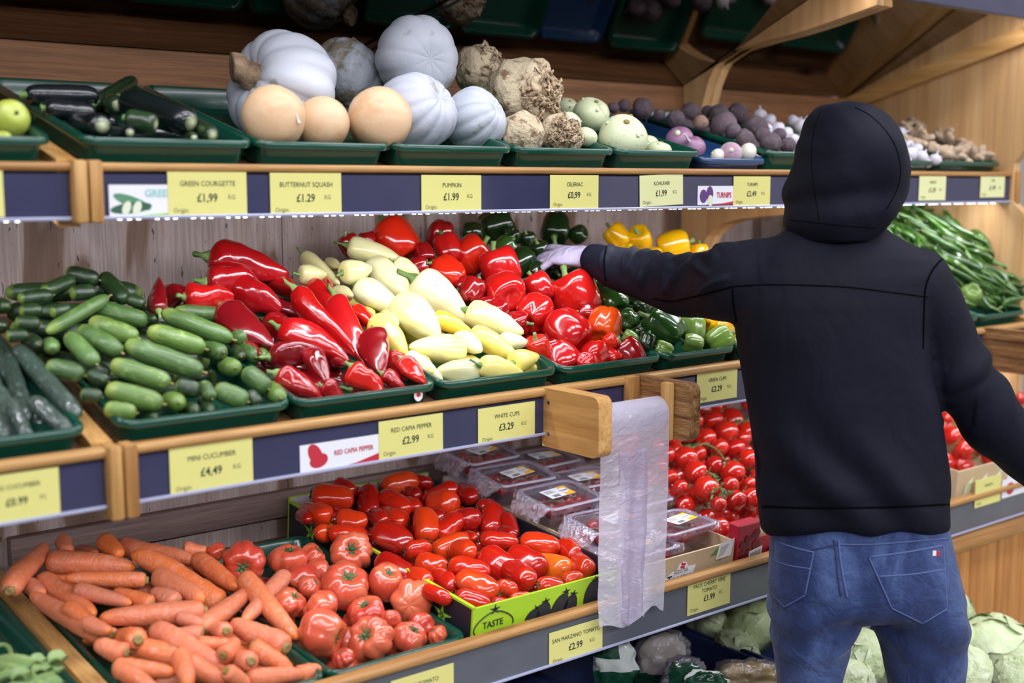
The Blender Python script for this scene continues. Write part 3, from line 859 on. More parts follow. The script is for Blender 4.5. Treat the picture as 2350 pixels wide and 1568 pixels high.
def relax(heaps, iters=30, keep=0.86, floors=None):
    """push touching items apart: the one farther from the viewer slides away along the line of sight; buried ones sink"""
    its = [(i, h) for h in heaps for i in h.items]
    n = len(its)
    if n < 2: return
    S = 5
    T = np.linspace(-0.5, 0.5, S)
    C = np.array([(i.A + i.B) / 2 for i, _ in its])
    Vv = np.array([(i.B - i.A) for i, _ in its])
    Rr = np.array([i.d / 2 for i, _ in its])
    Ln = np.linalg.norm(Vv, axis=1)
    eff = np.maximum(0, 1 - 2 * Rr / np.maximum(Ln, 1e-6))
    Vv = Vv * np.where(Ln > 2 * Rr, eff, 0.0)[:, None]
    fill = np.array([i.fill for i, _ in its])
    moved = np.zeros(n)
    mv = np.array([(-h.nrm if i.fill else (c - EYE) / np.linalg.norm(c - EYE)) for (i, h), c in zip(its, C)])
    lim = np.where(fill, 0.045, 0.05)
    I, J = np.triu_indices(n, 1)
    near = np.linalg.norm(C[I] - C[J], axis=1) < (Ln[I] + Ln[J]) / 2 + Rr[I] + Rr[J] + 0.06
    I, J = I[near], J[near]
    D0 = C.copy()
    for _ in range(iters):
        PI_ = C[I][:, None, :] + Vv[I][:, None, :] * T[None, :, None]
        PJ_ = C[J][:, None, :] + Vv[J][:, None, :] * T[None, :, None]
        dd = np.linalg.norm(PI_[:, :, None, :] - PJ_[:, None, :, :], axis=3).reshape(len(I), -1).min(1)
        ov = (Rr[I] + Rr[J]) * keep - dd
        k = ov > 0
        if not k.any(): break
        zi = (C[I] - EYE) @ CF + np.where(fill[I], 10, 0)
        zj = (C[J] - EYE) @ CF + np.where(fill[J], 10, 0)
        far = np.where(zi >= zj, I, J)
        push = np.zeros(n)
        np.maximum.at(push, far[k], ov[k] * 0.5)
        push = np.minimum(push, np.maximum(0, lim - moved))
        moved += push
        C = C + mv * push[:, None]
    for (i, h), c, c0 in zip(its, C, D0):
        dl = c - c0
        sc = 1.0
        if not i.fill:                                   # keep its size in the view
            sc = depth(c) / max(0.1, depth(c0))
        half = (i.B - i.A) / 2 * sc
        i.d *= sc
        i.A, i.B = c - half, c + half
# ---------------------------------------------------------------- middle shelf heaps
cuc = Heap('mini_cucumber', 'mini cucumber', 'green tray', V['cucumber'], (1.95, 1.228, 0.50), (0, 480), 2.936, 'cucumber', 0.155, fat=1.15)
dk, br = V['cucumber_dark'], V['cucumber_bright']
for a in ((440, 425, 670, 480, 100, dk, 'dark'), (280, 560, 500, 470, 88, dk, 'dark'), (120, 605, 355, 580, 92, dk, 'dark'), (470, 570, 640, 550, 95, dk, 'dark'), (690, 445, 850, 620, 105, dk, 'dark'),
          (310, 830, 730, 590, 90, None, 'slanting'), (-40, 640, 80, 665, 100, dk, 'dark'), (130, 690, 285, 680, 85, dk, 'dark'), (100, 765, 272, 770, 88, dk, 'dark'), (-60, 790, 60, 785, 92, dk, 'dark'),
          (340, 700, 470, 665, 85, dk, 'dark'), (850, 600, 980, 645, 75, dk, 'dark'), (930, 690, 1030, 700, 70, dk, 'dark'), (40, 855, 190, 850, 80, dk, 'dark'), (210, 880, 280, 930, 85, dk, 'dark'),
          (335, 915, 362, 945, 98, None, 'end-on'), (310, 1055, 570, 1125, 112, None, None), (455, 850, 650, 1045, 112, None, None), (530, 810, 820, 970, 118, None, None), (600, 755, 930, 870, 118, br, 'bright'),
          (605, 665, 1000, 760, 118, None, None), (1090, 695, 1570, 880, 112, None, 'pale'), (1170, 690, 1560, 720, 95, None, 'pale'), (1575, 770, 1650, 900, 115, None, 'pale'), (990, 820, 1385, 945, 128, br, 'bright'),
          (840, 910, 1370, 1100, 135, None, 'long pale'), (970, 735, 1080, 745, 75, dk, 'dark'), (745, 1040, 1150, 1175, 124, br, 'bright'), (710, 1210, 1100, 1315, 132, br, 'bright'), (700, 1345, 920, 1375, 105, br, 'short'),
          (540, 1245, 690, 1270, 88, dk, 'dark'), (1400, 945, 1550, 975, 108, None, None), (1530, 1055, 1610, 1080, 112, br, 'end-on'), (1630, 950, 1760, 1020, 115, None, None), (1740, 960, 1800, 1005, 75, None, 'thin'),
          (1650, 1090, 1810, 1215, 115, None, None), (1180, 1190, 1350, 1225, 108, dk, 'dark'), (1370, 1175, 1430, 1280, 85, None, 'thin'), (1450, 1210, 1670, 1300, 125, None, None), (1150, 1290, 1230, 1315, 118, br, 'yellowish end-on'),
          (1680, 1240, 1740, 1320, 85, dk, 'dark'), (1820, 1220, 1920, 1300, 110, br, 'bright'), (1250, 1345, 1350, 1365, 95, dk, 'dark'), (970, 1385, 1080, 1415, 95, dk, 'dark'), (1380, 1310, 1440, 1390, 85, dk, 'dark'),
          (590, 1110, 730, 1165, 80, dk, 'dark'), (1590, 960, 1640, 1010, 80, dk, 'dark')):
    cuc.lng(*a[:5], mat=a[5], look=a[6], rev=True)
cuc.fill(0.82, 0.99, 2.05, 2.34, 0.036, 0.12, (0.085, 0.06), 0.045, dk, (1, -0.35, -0.1), 2)

cuc.fill(0.71, 0.97, 2.13, 2.36, 0.040, 0.13, (0.08, 0.042), 0.030, dk, (1, -0.35, -0.1), 1)
lcu = Heap('long_cucumber', 'film-wrapped cucumber', 'left tray', V['long_cucumber'], (1.95, 1.228, 0.42), (0, 480), 2.936, 'cucumber', 0.36)
for a in ((-60, 900, 70, 1160, 105), (40, 980, 190, 1430, 120), (110, 930, 530, 1400, 135), (210, 1280, 470, 1510, 125), (-20, 1200, 120, 1540, 130), (70, 1290, 190, 1570, 110), (-90, 1300, 30, 1560, 120), (-140, 1000, 0, 1300, 120)):
    lcu.lng(*a, rev=True)
lcu.fill(0.36, 0.64, 2.14, 2.40, 0.045, 0.26, (0.06, 0.2), 0.05, None, (0.2, -1, -0.4))

cap = Heap('pointed_pepper', 'long red pepper', 'green tray', V['capia'], (1.95, 1.232, 0.52), (0, 480), 2.936, 'pepper', 0.20, fat=1.5)
kd, kb = V['capia_dark'], V['capia_bright']
for a in ((1400, 320, 1950, 440, 190, None, 'large'), (1380, 490, 1760, 520, 185, None, 'fat'), (1240, 590, 1580, 590, 150, None, None), (1070, 690, 1070, 460, 100, kd, 'dark curled'), (1120, 600, 1270, 580, 165, kd, 'dark'),
          (1560, 480, 1900, 680, 175, None, None), (1500, 660, 1840, 930, 165, kd, 'dark'), (1860, 490, 2020, 560, 150, None, None)):
    cap.lng(*a[:5], mat=a[5], look=a[6])
o5 = lambda x, y: (2055 + x, y)            # second zoomed picture, same scale, 700 px further right
for a in ((-70, 540, 350, 1000, 125, None, 'long sloping'), (-170, 800, 300, 1030, 140, None, 'long sloping'), (40, 500, 275, 815, 125, None, 'slim'), (200, 590, 420, 1070, 135, None, 'long sloping'), (330, 670, 495, 820, 95, kb, 'bright'),
          (470, 830, 520, 1110, 150, kd, 'maroon'), (310, 1060, 525, 1250, 140, kb, 'bright'), (550, 990, 800, 1200, 140, None, None), (650, 1020, 812, 1180, 115, kb, 'bright'), (520, 1110, 690, 1225, 95, None, None),
          (50, 1000, 160, 1190, 130, kd, 'dark'), (0, 1170, 120, 1300, 125, kd, 'dark'), (110, 1190, 270, 1275, 85, None, None), (110, 490, 200, 580, 125, None, 'round-tipped'), (170, 1010, 320, 1070, 105, kd, 'dark')):
    cap.lng(*o5(a[0], a[1]), *o5(a[2], a[3]), a[4], mat=a[5], look=a[6])
for a in ((1810, 1000, 2200, 980, 135, kd, 'dark'), (1860, 1110, 2180, 1290, 165, None, 'crumpled'), (2180, 1220, 2330, 1280, 90, None, None), (2090, 980, 2200, 1180, 130, kd, 'dark'), (1880, 790, 2130, 900, 140, None, None), (1640, 900, 1800, 1010, 120, kd, 'dark')):
    cap.lng(*a[:5], mat=a[5], look=a[6])
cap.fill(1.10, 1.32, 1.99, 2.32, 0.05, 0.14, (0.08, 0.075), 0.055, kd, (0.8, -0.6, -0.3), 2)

wht = Heap('white_pepper', 'cream pepper', 'green tray', V['white_pepper'], (1.95, 1.235, 0.52), (700, 480), 2.936, 'pepper', 0.155, fat=1.2)
wy, wo, wg = V['white_yellow'], V['white_orange'], V['white_green']
for a in ((285, 245, 650, 345, 140, None, None), (-10, 310, 235, 510, 105, wg, 'greenish curved'), (-40, 440, 150, 440, 115, wg, 'greenish'), (250, 430, 450, 400, 140, None, None), (440, 370, 720, 590, 185, None, 'broad'), (600, 365, 770, 440, 115, None, None),
          (350, 520, 640, 680, 175, None, 'broad'), (240, 575, 350, 585, 110, wg, 'greenish'), (735, 470, 1120, 780, 245, None, 'largest'), (615, 635, 905, 865, 225, None, 'broad'), (1090, 680, 1475, 840, 170, None, 'long'), (860, 725, 1130, 840, 115, wo, 'orange-yellow'),
          (1120, 830, 1450, 1020, 150, wy, 'yellow'), (1080, 890, 1235, 985, 125, None, None), (1075, 955, 700, 930, 190, None, 'stalk-forward'), (480, 760, 680, 980, 190, wy, 'yellowish'), (1310, 890, 1512, 905, 115, None, None),
          (1400, 1040, 1572, 990, 140, wy, 'yellowish'), (660, 1000, 930, 1165, 135, None, None), (1180, 1100, 890, 1090, 180, None, 'stalk-forward'), (1180, 1050, 1480, 1125, 135, wy, 'yellowish'), (1480, 1095, 1592, 1050, 115, wy, 'small'),
          (420, 690, 480, 720, 70, wy, 'small yellowish'), (560, 740, 640, 800, 110, None, None), (180, 370, 260, 400, 80, wg, 'greenish'), (760, 1040, 900, 1130, 120, wy, None)):
    wht.lng(*a[:5], mat=a[5], look=a[6])
wht.fill(1.39, 1.62, 1.99, 2.36, 0.06, 0.12, (0.085, 0.08), 0.06, wy, (0.8, -0.6, -0.3), 2)

red = Heap('bell_pepper', 'red bell pepper', 'green tray', V['bell_red'], (1.96, 1.238, 0.50), (700, 480), 2.936, 'pepper', seed=4, fat=1.15)
bd, bo, bs = V['bell_dark'], V['bell_orange'], V['bell_scarlet']
for a in ((605, 210, 290, 275, bs, 'large', (-0.55, 0.75, -0.1)), (910, 175, 210, 140, bd, 'dark', None), (965, 265, 195, 180, None, None, (-0.3, 0.9, -0.2)), (1120, 305, 240, 230, bs, 'scarlet', (0.7, 0.6, 0)), (1310, 390, 300, 210, None, 'long', (-0.35, 0.9, 0.1)),
          (960, 440, 250, 205, bs, 'scarlet', (-0.7, 0.5, -0.3)), (800, 300, 140, 130, bd, 'dark', None), (765, 385, 150, 110, bd, 'dark', None), (1125, 555, 170, 180, bd, 'dark', None), (1345, 560, 280, 225, None, None, (-0.3, 0.3, -0.9)), (1580, 530, 215, 165, None, None, (-0.5, 0.8, -0.2)),
          (1820, 580, 320, 290, None, 'largest', (-0.45, 0.85, 0.0)), (1540, 700, 240, 240, None, 'shiny', (0.4, 0.5, -0.8)), (1765, 830, 295, 265, None, 'large shiny', (-0.6, 0.5, -0.4)), (2015, 790, 225, 245, bo, 'orange', (0.3, 0.6, -0.7)), (1430, 770, 130, 190, bd, 'dark', None),
          (1570, 940, 165, 175, bs, 'scarlet', None), (1730, 1020, 250, 215, None, None, (-0.5, 0.5, -0.5)), (1945, 980, 195, 170, None, None, (0.5, 0.3, -0.7)), (2175, 980, 215, 190, bd, 'crimson', (-0.6, 0.8, 0)), (2065, 1000, 125, 120, None, 'small', None), (1900, 1045, 170, 140, None, None, None),
          (1900, 700, 140, 110, bd, 'dark', None), (1660, 940, 120, 110, bd, 'dark', None), (2060, 890, 100, 95, bs, 'small scarlet', None), (1300, 690, 170, 120, bd, 'dark', None), (300, 240, 150, 130, bd, 'dark', None), (420, 215, 120, 110, bd, 'dark', None), (1230, 650, 130, 130, bd, 'dark', None), (1050, 510, 100, 100, bd, 'dark', None)):
    red.rnd_(*a[:4], mat=a[4], look=a[5], axis=a[6], oz=1.02)
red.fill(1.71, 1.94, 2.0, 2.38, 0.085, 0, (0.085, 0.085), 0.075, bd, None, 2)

grn = Heap('bell_pepper', 'green bell pepper', 'green tray', V['bell_green'], (1.96, 1.24, 0.48), (1200, 480), 4.694, 'pepper', seed=5, fat=1.15)
gd, gl_ = V['bell_green_dark'], V['bell_lime']
q = 4.694 / 2.936
def g5(x, y, w, h): return (x * q - 500 * 4.694, y * q, w * q, h * q)
for a in ((1290, 115, 250, 200, gd, 'dark'), (1685, 130, 220, 180, gd, 'dark'), (1130, 170, 190, 110, gd, 'dark'), (1340, 270, 210, 110, None, None), (1450, 360, 200, 180, gd, 'dark'), (1575, 290, 150, 140, gd, 'dark'), (1395, 185, 130, 110, gd, 'dark'), (1560, 420, 120, 120, gd, 'dark'),
          (1680, 380, 170, 140, gd, 'dark'), (1500, 210, 120, 100, gd, 'dark'), (1840, 170, 120, 110, gd, 'dark')):
    grn.rnd_(*g5(*a[:4]), mat=a[4], look=a[5])
for a in ((970, 985, 310, 270, None, 'mid-green', (-0.3, 0.6, -0.6)), (1130, 1190, 240, 235, None, 'four-lobed', (0.2, 0.1, -1)), (1500, 1275, 440, 400, None, 'large', (-0.85, 0.6, 0.1)), (1830, 1290, 240, 290, gl_, 'lime green', (0, 0.9, -0.2)), (1830, 1450, 260, 150, gl_, 'pale lying', (-0.9, 0.2, 0)),
          (2110, 1420, 380, 190, gl_, 'pale broad', (0.8, 0.5, -0.2)), (1150, 1395, 230, 120, gl_, 'lime', (-0.8, 0.5, 0)), (1510, 1510, 240, 120, gl_, 'lime', (-0.8, 0.3, 0)), (1290, 1080, 210, 170, gd, 'dark', None), (1340, 1430, 180, 170, gd, 'dark', None), (740, 770, 250, 210, gd, 'dark', None),
          (2260, 1440, 100, 100, gl_, 'small pale', None), (1230, 1330, 130, 130, gd, 'dark', None), (560, 720, 190, 190, gd, 'dark', None), (860, 880, 200, 190, gd, 'dark', None), (1140, 960, 160, 150, gd, 'dark', None), (1700, 1120, 200, 180, gd, 'dark', None)):
    grn.rnd_(*a[:4], mat=a[4], look=a[5], axis=a[6], oz=1.05)
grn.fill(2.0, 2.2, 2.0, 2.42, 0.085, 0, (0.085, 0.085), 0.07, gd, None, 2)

yel = Heap('bell_pepper', 'yellow bell pepper', 'yellow pepper tray', V['bell_yellow'], (1.96, 1.24, 0.48), (1200, 480), 4.694, 'pepper', seed=6, fat=1.15)
for a in ((1010, 290, 270, 240, None, 'shaded', (-0.6, 0.7, 0)), (1255, 325, 280, 230, None, None, (-0.2, 0.5, 0.6)), (1620, 400, 400, 280, None, 'large', (0.85, 0.2, 0)), (1900, 470, 230, 150, None, None, (0, 0.9, 0)), (2000, 1200, 120, 110, None, 'small', None), (2150, 1275, 290, 190, None, None, (0.5, 0.3, -0.5)),
          (900, 830, 150, 110, None, None, None), (1400, 500, 200, 150, None, None, None), (1130, 470, 200, 160, None, None, None)):
    yel.rnd_(*a[:4], mat=a[4], look=a[5], axis=a[6])
yel.fill(2.26, 2.46, 2.02, 2.44, 0.085, 0, (0.09, 0.09), 0.045, None, None, 1)
relax([lcu, cuc, cap, wht, red, grn, yel])
for h in (lcu, cuc, cap, wht, red, grn, yel): h.emit()

chi = Heap('green_chilli', 'green chilli', 'chilli heap', V['chilli'], (1.97, 1.25, 0.95), (2000, 450), 6.27, 'chilli', 0.17, band=0.06, ymax=2.28, xr=3.55, fat=1.15)
rc = random.Random(12)
poly = [(150, 180), (700, 180), (1250, 400), (1960, 560), (2195, 1080), (2195, 1560), (1330, 1500), (900, 900), (300, 560), (100, 420)]
def inside(x, y):
    c = False
    for (x0, y0), (x1, y1) in zip(poly, poly[1:] + poly[:1]):
        if (y0 > y) != (y1 > y) and x < (x1 - x0) * (y - y0) / (y1 - y0) + x0: c = not c
    return c
done = 0
for a in ((610, 200, 780, 420, 110), (480, 320, 490, 600, 70), (1000, 740, 1370, 1000, 190), (620, 330, 960, 720, 110), (870, 520, 1050, 490, 70), (930, 630, 1220, 590, 75), (1080, 330, 1300, 540, 110), (1420, 540, 1750, 760, 150), (1560, 640, 1970, 550, 80), (1440, 800, 1640, 1020, 110),
          (1610, 1030, 1770, 1530, 80), (1330, 1000, 1480, 1300, 90), (1990, 880, 2040, 1080, 80), (1500, 1150, 1600, 1370, 90), (1210, 1220, 1450, 1240, 90), (1850, 950, 2010, 1160, 90), (1700, 1030, 1890, 1330, 95), (1780, 840, 1990, 870, 90), (1540, 800, 1660, 810, 100), (1400, 700, 1500, 720, 90), (260, 440, 380, 480, 80), (320, 190, 390, 300, 70)):
    chi.lng(*a)
while done < 120:
    x, y = rc.uniform(100, 2300), rc.uniform(180, 1560)
    if not inside(x, y): continue
    a = rc.gauss(0.75, 0.5)
    L = rc.uniform(280, 460)
    chi.lng(x - L / 2 * math.cos(a), y - L / 2 * math.sin(a), x + L / 2 * math.cos(a), y + L / 2 * math.sin(a), rc.uniform(62, 92)).label = 'thin green chilli tangled among others in the heap beside the wooden side panel'
    done += 1
chi.fill(3.06, 3.42, 2.0, 2.24, 0.017, 0.15, (0.06, 0.028), 0.004, None, (0.75, -0.5, -0.4), 1)
chi.fill(3.38, 3.52, 1.99, 2.2, 0.018, 0.13, (0.045, 0.020), -0.015, None, (0.35, -0.7, -0.5), 1)
chi.fill(3.34, 3.52, 2.0, 2.2, 0.018, 0.14, (0.045, 0.024), -0.05, None, (0.45, -0.7, -0.5), 1)
k = 0
while k < 45:
    x, y = rc.uniform(1150, 2190), rc.uniform(620, 1540)
    if not inside(x, y): continue
    a, L = rc.gauss(0.8, 0.45), rc.uniform(260, 420)
    chi.lng(x - L / 2 * math.cos(a), y - L / 2 * math.sin(a), x + L / 2 * math.cos(a), y + L / 2 * math.sin(a), rc.uniform(62, 88)).label = 'thin green chilli lying near the wooden side panel, toward the far end of the heap'
    k += 1
def above(i):
    c = (i.A + i.B) / 2
    return c[2] - (1.25 + 0.95 * (c[1] - 1.97))
chi.items = [i for i in chi.items if i.fill or above(i) < 0.085]
relax([chi], 12, 0.7)
chi.emit()
put('bell_pepper', 2, V['bell_lime'], look_matrix(onplane(2226, 680, 1.97, 1.25, 0.5), CU * 0.5 - CF * 0.8, 0.075, 0.08, 0.4), 'pale lime bell pepper lying at the front of the green chillies', 'pepper')
cb = add('heap_insert', mesh('heap_insert', prism([(2.0, 1.19), (2.5, 1.31), (2.5, 1.43), (2.26, 1.46), (2.0, 1.225)], 'x', 3.04, 3.54), M['tray'], False))
tag(cb, 'dark green sloping insert under the heap of green chillies', 'insert')

# ---------------------------------------------------------------- bottom shelf heaps
car = Heap('carrot', 'carrot', 'carrot tray', V['carrot'], (1.86, 0.79, 0.16), (0, 1000), 2.76, 'carrot', 0.22, fat=1.08)
for a in ((290, 690, 60, 985, 130, 1, None), (290, 800, 865, 835, 140, 0, 'stout'), (410, 900, 930, 915, 100, 1, None), (265, 900, 605, 1140, 125, 0, None), (190, 1000, 655, 1270, 135, 1, 'green-ended'), (480, 970, 835, 1065, 95, 0, 'thin'), (720, 985, 965, 1070, 100, 1, None),
          (830, 745, 1410, 1075, 165, 1, 'long thick'), (750, 690, 1270, 800, 115, 0, None), (1240, 780, 1520, 965, 120, 0, None), (1160, 720, 1310, 715, 85, 0, None), (1000, 880, 1290, 1050, 140, 0, None), (960, 990, 1120, 1060, 115, 1, None), (625, 1155, 1300, 1115, 145, 1, 'long level'),
          (1275, 1230, 1590, 955, 120, 0, None), (1810, 880, 1535, 1185, 112, 0, 'pale'), (1540, 890, 1890, 1290, 130, 0, 'pale slanting'), (1470, 1180, 1815, 1345, 145, 1, 'green-ended'), (975, 1230, 1460, 1500, 155, 0, 'long thick'), (890, 1350, 1200, 1450, 140, 0, None), (1145, 1380, 1190, 1600, 130, 0, 'upright'),
          (600, 1325, 800, 1375, 125, 1, 'green-ended'), (760, 1275, 925, 1300, 135, 1, None), (1110, 1245, 1285, 1265, 105, 1, None), (1250, 1320, 1500, 1325, 95, 0, None), (1410, 1400, 1500, 1300, 110, 0, None), (1460, 1430, 1645, 1430, 125, 1, None), (1590, 1330, 1850, 1500, 125, 0, None), (1560, 1535, 1930, 1515, 115, 0, None), (1880, 1520, 2035, 1480, 112, 0, None),
          (720, 1465, 1110, 1505, 115, 0, None), (740, 1465, 1000, 1630, 115, 0, None), (1180, 1430, 1430, 1600, 135, 0, None), (390, 665, 450, 730, 95, 0, None), (660, 665, 760, 760, 115, 0, None), (1340, 1225, 1475, 1245, 105, 1, None), (530, 740, 640, 760, 90, 0, None), (180, 945, 280, 1010, 100, 0, None), (650, 1245, 730, 1270, 95, 1, None),
          (1430, 1490, 1580, 1600, 105, 0, None), (420, 1090, 600, 1200, 100, 0, None), (860, 1090, 1000, 1110, 100, 0, None), (540, 1180, 700, 1240, 100, 0, None), (1130, 1150, 1290, 1200, 90, 0, None)):
    car.lng(*a[:5], rev=bool(a[5]), look=a[6])
car.fill(0.82, 1.02, 1.92, 2.42, 0.034, 0.15, (0.09, 0.055), 0.042, None, (1, -0.5, -0.1), 1)

bef = Heap('beef_tomato', 'ribbed beef tomato', 'tomato tray', V['beef'], (1.88, 0.76, 0.19), (0, 1000), 2.76, 'tomato', seed=9, fat=1.12)
o8 = 700 * 2.76
for a in ((1550, 810, 290, 225, (0.05, -0.1, 1), 'star-topped'), (1365, 740, 115, 110, None, 'small'), (1830, 790, 260, 180, (0.1, 0.9, 0.2), None), (1920, 930, 210, 215, (-0.3, -0.4, 0.5), None), (1985, 760, 190, 120, (0.5, 0.5, 0), None), (1840, 1055, 180, 190, None, None),
          (o8 + 290, 740, 290, 205, (0.2, 0.4, 0.9), 'pink'), (o8 + 250, 950, 300, 275, (0.35, 0.7, 0.6), 'large ribbed'), (o8 + 510, 925, 225, 200, (0.3, 0.6, 0.4), None), (o8 + 90, 870, 190, 160, None, None), (o8 + 100, 1090, 225, 190, None, None), (o8 + 110, 1250, 275, 275, (0.9, -0.2, 0.3), 'large cleft'),
          (o8 + 395, 1130, 260, 190, (-0.2, 0.7, 0.3), None), (o8 + 680, 1050, 275, 235, (0.1, 0.0, -1), 'broad'), (o8 + 420, 1290, 275, 275, (-0.4, 0.5, 0.8), 'smooth'), (o8 + 660, 1280, 225, 190, (0.4, 0.7, 0.2), None), (o8 + 740, 1200, 165, 155, None, None), (o8 + 240, 1415, 150, 110, None, None), (o8 + 840, 1265, 135, 110, None, None), (o8 + 30, 960, 140, 150, None, None), (o8 + 540, 1160, 130, 130, None, None)):
    bef.rnd_(*a[:4], axis=a[4] or (bef.rnd.uniform(-.6, .6), bef.rnd.uniform(0.3, 0.9), bef.rnd.uniform(-0.6, 0.15)), look=a[5])
bef.fill(1.10, 1.32, 1.92, 2.32, 0.07, 0, (0.075, 0.075), 0.055, None, None, 1)

plu = Heap('plum_tomato', 'plum tomato', 'lime carton', V['plum'], (1.88, 0.785, 0.175), (700, 1000), 2.76, 'tomato', 0.10, band=0.07, fat=1.13)
po, pd = V['plum_orange'], V['plum_dark']
for a in ((40, 375, 310, 415, 150, None, 'large'), (190, 310, 310, 365, 110, pd, 'dark'), (398, 325, 412, 525, 135, pd, 'dark upright'), (40, 490, 190, 515, 140, None, None), (198, 515, 398, 550, 115, None, None), (145, 620, 50, 600, 105, None, 'stalk-end'), (145, 615, 405, 640, 112, None, None), (475, 335, 720, 285, 140, None, 'large'), (480, 375, 665, 480, 122, None, None), (525, 520, 670, 565, 142, None, None),
          (745, 440, 965, 310, 115, None, 'slim'), (840, 435, 1015, 405, 155, None, None), (765, 670, 748, 470, 152, None, 'upright'), (840, 655, 980, 505, 130, None, 'slanting'), (985, 540, 1140, 510, 160, pd, 'dark'), (1195, 445, 1165, 630, 145, None, 'upright'), (1270, 500, 1320, 650, 92, pd, 'dark'), (430, 590, 680, 710, 165, pd, 'large dark'), (630, 730, 800, 705, 102, None, None), (805, 745, 1040, 650, 130, None, 'orange-shouldered'),
          (970, 740, 1110, 740, 132, None, None), (1105, 655, 1355, 680, 112, None, None), (1355, 670, 1620, 715, 150, None, 'orange-red'), (1605, 690, 1750, 780, 120, None, None), (690, 930, 455, 770, 150, pd, 'dark'), (700, 795, 910, 850, 130, None, None), (910, 815, 1175, 880, 130, None, 'orange-red'), (1105, 755, 1345, 895, 180, None, 'large orange-red'), (1285, 745, 1530, 860, 152, None, None), (1530, 835, 1750, 865, 165, po, 'orange'),
          (1735, 815, 1820, 865, 140, None, None), (690, 895, 840, 935, 112, None, None), (860, 915, 980, 985, 130, None, 'orange-red'), (1225, 1020, 955, 890, 165, None, 'large'), (1325, 870, 1480, 955, 150, None, None), (1475, 945, 1645, 970, 105, None, None), (745, 970, 930, 1050, 92, None, 'orange-red'), (950, 1010, 1180, 1085, 112, None, 'orange-red'), (1215, 945, 1350, 990, 92, None, None), (1300, 1040, 1450, 1030, 75, None, None), (1190, 1060, 1300, 1075, 75, None, None),
          (680, 280, 810, 315, 92, pd, 'dark'), (645, 365, 760, 385, 92, pd, 'dark'), (980, 360, 1110, 415, 122, pd, 'dark'), (1090, 455, 1205, 440, 85, pd, 'dark'), (1020, 640, 1110, 655, 72, None, None), (665, 435, 740, 465, 92, None, None), (450, 515, 530, 545, 112, pd, 'dark'), (-20, 510, 40, 545, 75, pd, 'dark'), (1640, 930, 1760, 900, 92, None, None), (580, 640, 640, 690, 90, pd, 'dark'), (800, 520, 900, 520, 110, pd, 'dark'), (1260, 620, 1350, 640, 90, pd, 'dark')):
    plu.lng(*a[:5], mat=a[5], look=a[6])
plu.fill(1.41, 1.74, 1.92, 2.48, 0.045, 0.075, (0.065, 0.055), 0.042, pd, None, 1)

vin = Heap('vine_tomato', 'vine tomato', 'red carton', V['vine_tomato'], (1.88, 0.80, 0.42), (1300, 840), 4.694, 'tomato', seed=3, band=0.09, fat=1.06)
for a in ((1160, 790, 190, 170), (1590, 430, 240, 140), (1580, 590, 270, 190), (1780, 590, 270, 240), (1720, 720, 290, 250), (1500, 780, 250, 190), (1290, 1000, 260, 270), (1820, 890, 220, 200), (1960, 1000, 170, 240), (1600, 1080, 230, 210), (1390, 1150, 250, 240), (1120, 1200, 160, 170), (1510, 1330, 300, 245), (1790, 1150, 260, 250), (1770, 1290, 200, 170),
          (1830, 1450, 210, 240), (1640, 1495, 190, 150), (2000, 1440, 210, 250), (1980, 1270, 170, 130), (1230, 1310, 180, 140), (1390, 590, 140, 200), (1080, 960, 140, 230), (1180, 910, 150, 150), (1950, 410, 120, 160), (1650, 880, 200, 180), (1310, 740, 180, 190), (1420, 950, 180, 180), (1950, 700, 190, 190), (1900, 780, 160, 160), (1700, 400, 150, 120), (1480, 470, 160, 150),
          (2060, 1180, 150, 160), (2120, 1560, 150, 150), (1010, 1080, 150, 160), (980, 860, 160, 160), (1020, 700, 150, 150), (1140, 640, 160, 150), (1250, 600, 150, 160)):
    vin.rnd_(*a[:4], axis=(vin.rnd.uniform(-.7, .7), vin.rnd.uniform(0, .9), -vin.rnd.uniform(0.1, 1)))
vin.fill(2.18, 2.62, 1.92, 2.4, 0.062, 0, (0.07, 0.07), 0.05, None, None, 1)
v2 = Heap('vine_tomato', 'tomato', 'brown carton', V['vine_tomato'], (1.88, 0.81, 0.36), (1400, 480), 2.474, 'tomato', seed=8, band=0.09, xr=3.53)
for a in ((1815, 1025, 80, 80), (1905, 1190, 80, 75), (1950, 1290, 115, 120), (2012, 1365, 125, 85), (2052, 1315, 75, 70), (2335, 1075, 70, 70), (1790, 940, 70, 80), (1850, 1100, 80, 70), (1880, 1240, 70, 80), (2100, 1290, 90, 90), (2160, 1340, 90, 90), (1840, 1180, 80, 90), (2250, 1180, 90, 90), (2310, 1130, 80, 80)):
    v2.rnd_(*a)
v2.fill(3.10, 3.5, 1.92, 2.4, 0.065, 0, (0.07, 0.07), 0.05, None, None, 1)
relax([car, bef, plu]); relax([vin]); relax([v2])
for h in (car, bef, plu, vin, v2): h.emit()
